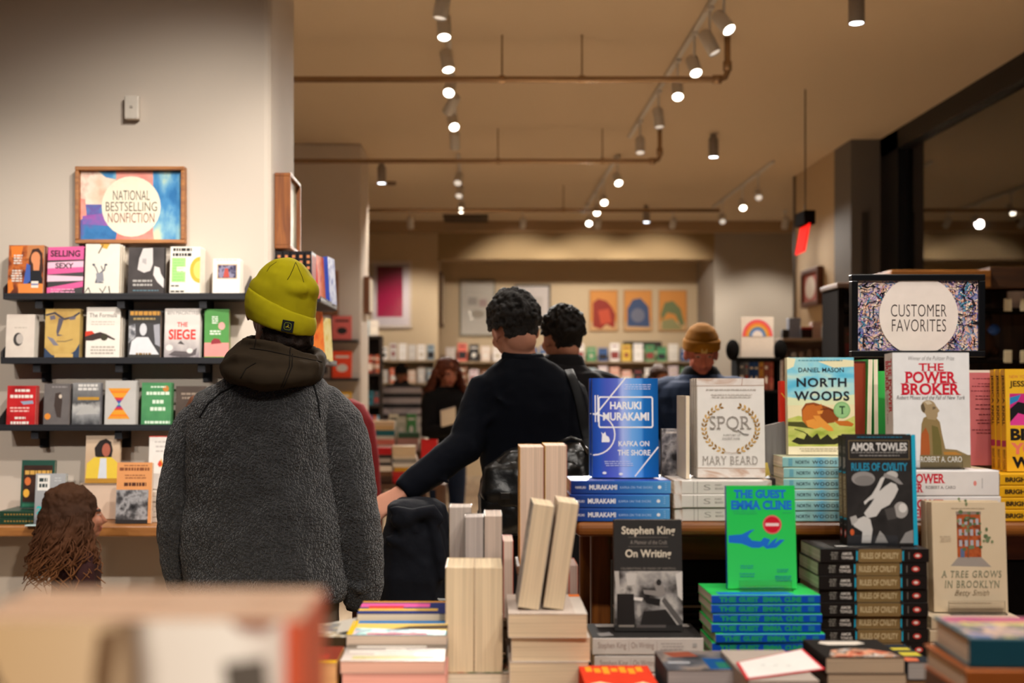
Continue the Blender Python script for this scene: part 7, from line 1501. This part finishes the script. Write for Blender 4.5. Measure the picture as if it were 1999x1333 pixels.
# the coat he leans on, over a pushchair
R4 = Vector((X(812, 4.2), 4.2, 0)); s4 = F / 4.2
def L4(px, py, dy=0.0): return Vector(((px - 812) / s4, dy, Z(py, 4.2)))
t = empty('coat', 'dark navy quilted coat heaped over the pushchair beside the grey fleece', 'coat', R4)
cb = MB(); cb.rings([(L4(808, 0).x, 0, .50, .135, .15), (L4(808, 0).x, 0, Z(1190, 4.2), .13, .16), (L4(808, 0).x, 0, Z(1120, 4.2), .126, .165), (L4(812, 0).x, 0, Z(1060, 4.2), .118, .16), (L4(815, 0).x, 0, Z(1010, 4.2), .104, .14), (L4(814, 0).x, 0, Z(985, 4.2), .098, .11), (L4(812, 0).x, 0, Z(975, 4.2), .07, .07)], SK, 36, 2.6)
for pts, r in ((((770, 1010), (800, 1000), (850, 985), (868, 1010)), .03), (((760, 1040), (790, 1050), (830, 1090), (850, 1150)), .022), (((845, 1000), (860, 1050), (866, 1120)), .024), (((790, 1010), (800, 1080), (795, 1150)), .02), (((765, 985), (800, 990), (820, 1030)), .022)):
    cb.tube([L4(x, y, -.145) for x, y in pts], [r * .5] + [r] * (len(pts) - 2) + [r * .5], SK, 12)
me = fuse(cb, .009, 5); displace(me, .012, 8, 6, 3); put_mesh('coat_cloth', me, t, mat('#0b0e17', rough=.85, var=.2, bump=.3, bscale=80))
MB().bbox(-.012, .012, -.19, -.178, -.004, .004, mat('#a8aaa8', rough=.4), .002, T(*L4(866, 1152))).tube([L4(858, 1150, -.18), L4(868, 1158, -.185), L4(874, 1166, -.18)], .003, mat('#a8aaa8', rough=.4), 6).build('toggle', t)
t = empty('pushchair', 'dark pushchair hidden under the heaped navy coat', 'pushchair', R4 + Vector((0, 0, 0)))
pm = mat('#1a1a1c', rough=.5)
MB().bbox(-.10, .10, -.1, .1, .36, .46, pm, .02).build('seat', t, True)
mb = MB()
for a in (-1, 1): mb.tube([(a * .11, .12, .36), (a * .13, -.1, .10)], .010, pm, 8).tube([(a * .11, -.1, .38), (a * .13, .2, .10)], .010, pm, 8)
mb.tube([(-.11, -.1, .38), (.11, -.1, .38)], .01, pm, 8); mb.build('frame', t)
for a in (-1, 1):
    for b in (-.1, .2): MB().lathe([(.04, -.012), (.085, -.014), (.09, 0), (.085, .014), (.04, .012)], pm, 20, Ry(PI / 2), (a * .145, b, .0905)).build('wheel', t, True)

# ================================================= figures made from one pattern
def figure(label, H, px, d, yaw, skin, top_c, leg_c, vox=.008, e=.018, arms=None, hands=None, head=(0, 0, 0), wide=1.0, topname='jumper', topm=None, shoe='#2a2420', collar=None, lean=0.0):
    rig = Rig(H, lean, head, wide)
    if arms:
        for a in arms: rig.arm[a] = tuple(Vector(v) for v in arms[a])
    if hands:
        for a in hands: rig.hand[a] = hands[a]
    rig.tsign = {-1: -1, 1: 1}
    p = person(label, rig.body(vox, skin), (X(px, d), d, 0), yaw)
    tb = MB(); rig.add_torso(tb, SK, e, .85, 1.49); rig.add_torso(tb, SK, e * .55, 1.42, 1.53)
    for a in (-1, 1): rig.add_arm(tb, SK, a, e * .8, .95)
    me = fuse(tb, vox * 1.1, 4); displace(me, .006, 9, H * 7, 2)
    top = put_mesh(topname, me, p, topm or mat(top_c, rough=.9, var=.12, bump=.25), rig.S)
    tb = MB(); rig.add_torso(tb, SK, .010, .79, 1.0)
    for a in (-1, 1): rig.add_leg(tb, SK, a, .018, .05)
    put_mesh('trousers', fuse(tb, vox * 1.2, 4), p, mat(leg_c, rough=.9, bump=.25), rig.S)
    for a in (-1, 1):
        fb = MB(); rig.foot(fb, SK, a, .008); put_mesh('shoe', fuse(fb, .009, 2), p, mat(shoe, rough=.6), rig.S)
    if collar:
        c = MB().rings([(0, -.018, 1.455, .10 * wide, .09), (0, -.016, 1.50, .094 * wide, .088), (0, -.010, 1.55, .082, .082), (0, -.008, 1.553, .066, .066)], SK, 28); cc = MB(); addmb(cc, c, rig.U)
        put_mesh('collar', fuse(cc, .008, 2), top, mat(collar, rough=.95, bump=.5), rig.S)
    return p, rig, top
# man behind the navy sweater
p, rig, top = figure('person with short dark hair in a black jacket, behind the navy sweater', 1.78, 1098, 5.35, .12, '#b07a62', '#121012', '#16161a', .008, .03, topname='jacket', wide=1.08, collar='#121113', head=(.3, .05, 0))
me = hair_mesh(rig.Mh, 'short', .006, 9, 240); displace(me, .005, 42, 1, 3); put_mesh('hair', me, p, hairm, rig.S)
# man in the ochre beanie, facing the street
p, rig, top = figure('person in an ochre knitted beanie and dark blue jacket, looking down at books', 1.74, 1368, 6.35, PI - .15, '#a8604e', '#14243f', '#1c2026', .007, .045, arms={-1: ((-.25, .08, 1.13), (-.13, .30, 1.02)), 1: ((.25, .08, 1.13), (.13, .30, 1.02))}, topname='jacket', wide=1.2, collar='#17181a', head=(.1, .28, 0))
oc = knit('#8a5a14', 420, .4); hb = MB()
addmb(hb, MB().rings([(0, -.012, .118, .088, .108, 0, .10), (0, -.012, .15, .090, .110, 0, .08), (0, -.014, .19, .084, .102), (0, -.016, .225, .064, .078), (0, -.018, .246, .034, .04), (0, -.018, .252, .012, .014)], SK, 32), rig.Mh); bn = put_mesh('beanie', fuse(hb, .006, 3), p, oc, rig.S)
hb = MB(); addmb(hb, MB().rings([(0, -.012, .112, .088, .108, 0, .10), (0, -.012, .118, .097, .117, 0, .10), (0, -.012, .165, .097, .117, 0, .08), (0, -.012, .172, .09, .11, 0, .08)], SK, 32), rig.Mh); put_mesh('beanie_cuff', fuse(hb, .006, 2), bn, oc, rig.S)
hb = MB(); addmb(hb, MB().bbox(-.016, .016, .098, .104, .122, .148, mat('#a8884a')), rig.Mh); put_mesh('patch', hb.mesh('patch'), bn, None, rig.S)
# curly haired reader
p, rig, top = figure('person with long curly brown hair in black, reading a small book', 1.66, 872, 10.6, PI + .55, '#b07058', '#0e0c0d', '#1a2740', .008, .022, arms={-1: ((-.24, .06, 1.10), (-.06, .27, 1.14)), 1: ((.24, .06, 1.10), (.06, .27, 1.12))}, hands={-1: ((.4, .8, .3), (.3, -.2, 1), .5), 1: ((-.4, .8, .3), (-.3, -.2, 1), .5)}, head=(-.15, .2, 0), wide=.95)
rn = random.Random(4); hb = MB(); locks(hb, rig.Mh, rn, 80, .36, .03, .016, spread=1.9)
me = fuse(hb, .009, 1); me2 = hair_mesh(rig.Mh, 'long', .008, 3, 0, 1.06)
hj = MB(); hj.add([v.co for v in me.vertices], [tuple(q.vertices) for q in me.polygons], SK); hj.add([v.co for v in me2.vertices], [tuple(q.vertices) for q in me2.polygons], SK)
loose = MB(); locks(loose, rig.Mh, rn, 110, .36, .045, .007, spread=2.1)
me = fuse(hj, .009, 1); displace(me, .014, 18, 2, 3); hk = MB(); hk.add([v.co for v in me.vertices], [tuple(q.vertices) for q in me.polygons], SK); addmb(hk, loose, Matrix.Identity(4)); me = hk.mesh('hair'); me.materials.clear(); me.polygons.foreach_set('use_smooth', [True] * len(me.polygons))
put_mesh('hair', me, p, mat('#5a2c1a', rough=.6, var=.4, scale=40, bump=.6, bscale=90), rig.S)
t = empty('open_book', 'open book with a blue and white cover held by the curly haired reader', 'book', (X(890, 10.3), 10.27, 1.13), PI + .5)
for s in (-1, 1):
    M = T(0, .0, 0) @ Rx(-.7) @ Rz(0) @ Ry(s * .35)
    MB().box(0 if s > 0 else -.13, .13 if s > 0 else 0, -.004, -.001, 0, .19, '#d8d4d0' if s > 0 else '#4a6aa8', M).build('cover', t); MB().box(.002 if s > 0 else -.125, .125 if s > 0 else -.002, 0, .008, .003, .187, '#e0d8cc', M).build('pages', t)
# man in the striped jumper, far back
st = newmat('striped_wool'); N = st[1].nodes; Lk = st[1].links; wv = N.new('ShaderNodeTexWave'); wv.bands_direction = 'Z'; wv.inputs['Scale'].default_value = 2.4; tc = N.new('ShaderNodeTexCoord'); cr = N.new('ShaderNodeValToRGB'); cr.color_ramp.interpolation = 'CONSTANT'
e = cr.color_ramp.elements; e[0].color = lin('#2a2a2e'); e[1].position = .45; e[1].color = lin('#a8a0a4'); Lk.new(tc.outputs['Object'], wv.inputs['Vector']); Lk.new(wv.outputs['Fac'], cr.inputs['Fac']); Lk.new(cr.outputs['Color'], st[2].inputs['Base Color']); st[2].inputs['Roughness'].default_value = .9
p, rig, top = figure('person in a black cap and striped jumper, far back near the shelves', 1.70, 783, 15.6, PI - .1, '#8a5a44', '#808080', '#26282e', .01, .03, arms={-1: ((-.26, .06, 1.12), (-.10, .28, 1.05)), 1: ((.26, .06, 1.12), (.10, .28, 1.05))}, head=(0, .15, 0), wide=1.12, topm=st[0], collar='#1a1a1c')
hb = MB(); addmb(hb, MB().ell((0, -.012, .15), (.086, .106, .09), SK).tube([(0, .07, .15), (0, .15, .135)], [(.075, .012), (.06, .006)], SK, 14, ref=(1, 0, 0)), rig.Mh); put_mesh('cap', fuse(hb, .007, 2), p, mat('#121214', rough=.8), rig.S)
# person mostly hidden behind the display books
p, rig, top = figure('person with brown hair mostly hidden behind the blue paperback display', 1.62, 1283, 11.6, PI + .3, '#b07a64', '#7a5a4c', '#2a2a30', .01, .02, head=(.2, .25, 0))
put_mesh('hair', hair_mesh(rig.Mh, 'short', .008, 2, 160, 1.06), p, mat('#3a2218', rough=.6, var=.3), rig.S)
# ================================================= the child
D5 = 4.42
p, rig, top = figure('small child with long wavy brown hair in a dark maroon jumper, facing along the ledge', 1.04, 150, D5, -.92, '#a06a50', '#2c1414', '#1c1a22', .0055, .016, head=(.05, -.02, 0), wide=.95)
# a child's head is larger for its height: rebuild the head at its own scale
hs = 1.26
body = MB(); r2 = rig; r2.Mh = rig.U @ T(0, .012, 1.50) @ Rx(.05) @ Matrix.Scale(hs * 1.12, 4)
old = p.data; p.data = r2.body(.0065, '#9a6650'); p.data.name = 'person'; bpy.data.meshes.remove(old)
rn = random.Random(8); hb = MB(); locks(hb, r2.Mh, rn, 90, .26, .016, .012, spread=.9)
loose = MB(); locks(loose, r2.Mh, rn, 90, .34, .036, .0055, spread=1.25); locks(loose, r2.Mh, rn, 50, .30, .026, .0045, spread=1.6)
me = fuse(hb, .0075, 1); me2 = hair_mesh(r2.Mh, 'long', .0075, 3, 0, 1.05)
hj = MB(); hj.add([v.co for v in me.vertices], [tuple(q.vertices) for q in me.polygons], SK); hj.add([v.co for v in me2.vertices], [tuple(q.vertices) for q in me2.polygons], SK)
me = fuse(hj, .0075, 1); displace(me, .010, 22, 4, 3); hk = MB(); hk.add([v.co for v in me.vertices], [tuple(q.vertices) for q in me.polygons], SK); addmb(hk, loose, Matrix.Identity(4)); me = hk.mesh('hair'); me.materials.clear(); me.polygons.foreach_set('use_smooth', [True] * len(me.polygons))
put_mesh('hair', me, p, ramp([(0, '#7a4e2c'), (.35, '#4e2e1a'), (.75, '#2e1a0e'), (1, '#3c2414')], 'Z', .8, noise=.25, nscale=9), r2.S)

# ================================================= the shop window (the pane stands just behind the camera) and what stands outside it
fm_ = mat('#1b1c1e', rough=.4, var=.1)
mb = MB()
for x0, x1 in ((-4.2, -4.1), (-2.3, -2.22), (2.2, 2.28), (3.78, 3.859)): mb.box(x0, x1, -.07, -.01, .001, CEIL - .002, fm_)
mb.box(-4.1, 3.78, -.07, -.01, 3.6, CEIL - .002, fm_).box(-4.1, 3.78, -.07, -.01, .001, .35, fm_)
struct('trim_5', mb)
if PANE: struct('window_2', MB().box(-4.1, 3.78, -.045, -.035, .35, 3.6, glassmat('shop_window_glass', .0, refl=1.0)), 'large clear shop window between the street and the display')
# added fill lamp outside, out of view, brightening the big blurred book
t = empty('fill_lamp', 'warm street lamp standing on the pavement outside the shop window', 'lamp', (1.5, -1.9, -.02), PI)
MB().lathe([(.09, .001), (.06, .06), (.04, .5), (.035, 2.4)], fm_, 16).tube([(0, 0, 2.4), (.0, .0, 2.55), (.06, .03, 2.62), (.16, .08, 2.60)], .022, fm_, 10).build('post', t, True)
LM = T(.18, .10, 2.56) @ (Vector((0, 0, -1)).rotation_difference(Vector((1.5, -2.6, -1.31)).normalized()).to_matrix().to_4x4())
MB().lathe([(.0, .06), (.05, .05), (.09, -.05), (.085, -.055), (.0, -.02)], fm_, 18, LM).build('shade', t, True)
MB().lathe([(.0, -.03), (.06, -.035)], mat('#ffe2b8', emit=6.0, var=0), 18, LM).build('lens', t)
ld = bpy.data.lights.new('street', 'SPOT'); ld.energy = 850; ld.color = (1, .84, .66); ld.spot_size = math.radians(30); ld.spot_blend = .8; ld.shadow_soft_size = .06
lo = bpy.data.objects.new('fill_spot', ld); COL.objects.link(lo); lo.parent = t; lo.matrix_basis = LM @ T(0, 0, -.07)
struct('floor_pavement', MB().box(-8, 8, -6, -.2, -.12, -.02, mat('#5a5856', rough=.9, bump=.2)))
# ------------------------------------------------------------------ camera, air, colour
cd = bpy.data.cameras.new('camera'); cam = bpy.data.objects.new('camera', cd); COL.objects.link(cam)
cam.location = (0, 0, CZ); cam.rotation_euler = (PI / 2, 0, 0)
cd.sensor_fit = 'HORIZONTAL'; cd.sensor_width = 36; cd.lens = F / 1999 * 36
cd.shift_x = (999.5 - CX) / 1999; cd.shift_y = (CY - 666.5) / 1999
cd.clip_start = .05; cd.clip_end = 100
cd.dof.use_dof = True; cd.dof.focus_distance = 3.3; cd.dof.aperture_fstop = 2.9
SC.camera = cam
w = bpy.data.worlds.new('evening'); SC.world = w; w.use_nodes = True
bg = w.node_tree.nodes['Background']; bg.inputs[0].default_value = (.55, .62, .75, 1); bg.inputs[1].default_value = .12
SC.view_settings.view_transform = 'Standard'; SC.view_settings.look = 'None'; SC.view_settings.exposure = 0.0
SC.cycles.use_denoising = True; SC.cycles.use_adaptive_sampling = True; SC.cycles.adaptive_threshold = .02
SC.cycles.max_bounces = 8; SC.cycles.diffuse_bounces = 4; SC.cycles.glossy_bounces = 3; SC.cycles.transparent_max_bounces = 12
SC.cycles.sample_clamp_indirect = 6.0; SC.cycles.caustics_reflective = False; SC.cycles.caustics_refractive = False
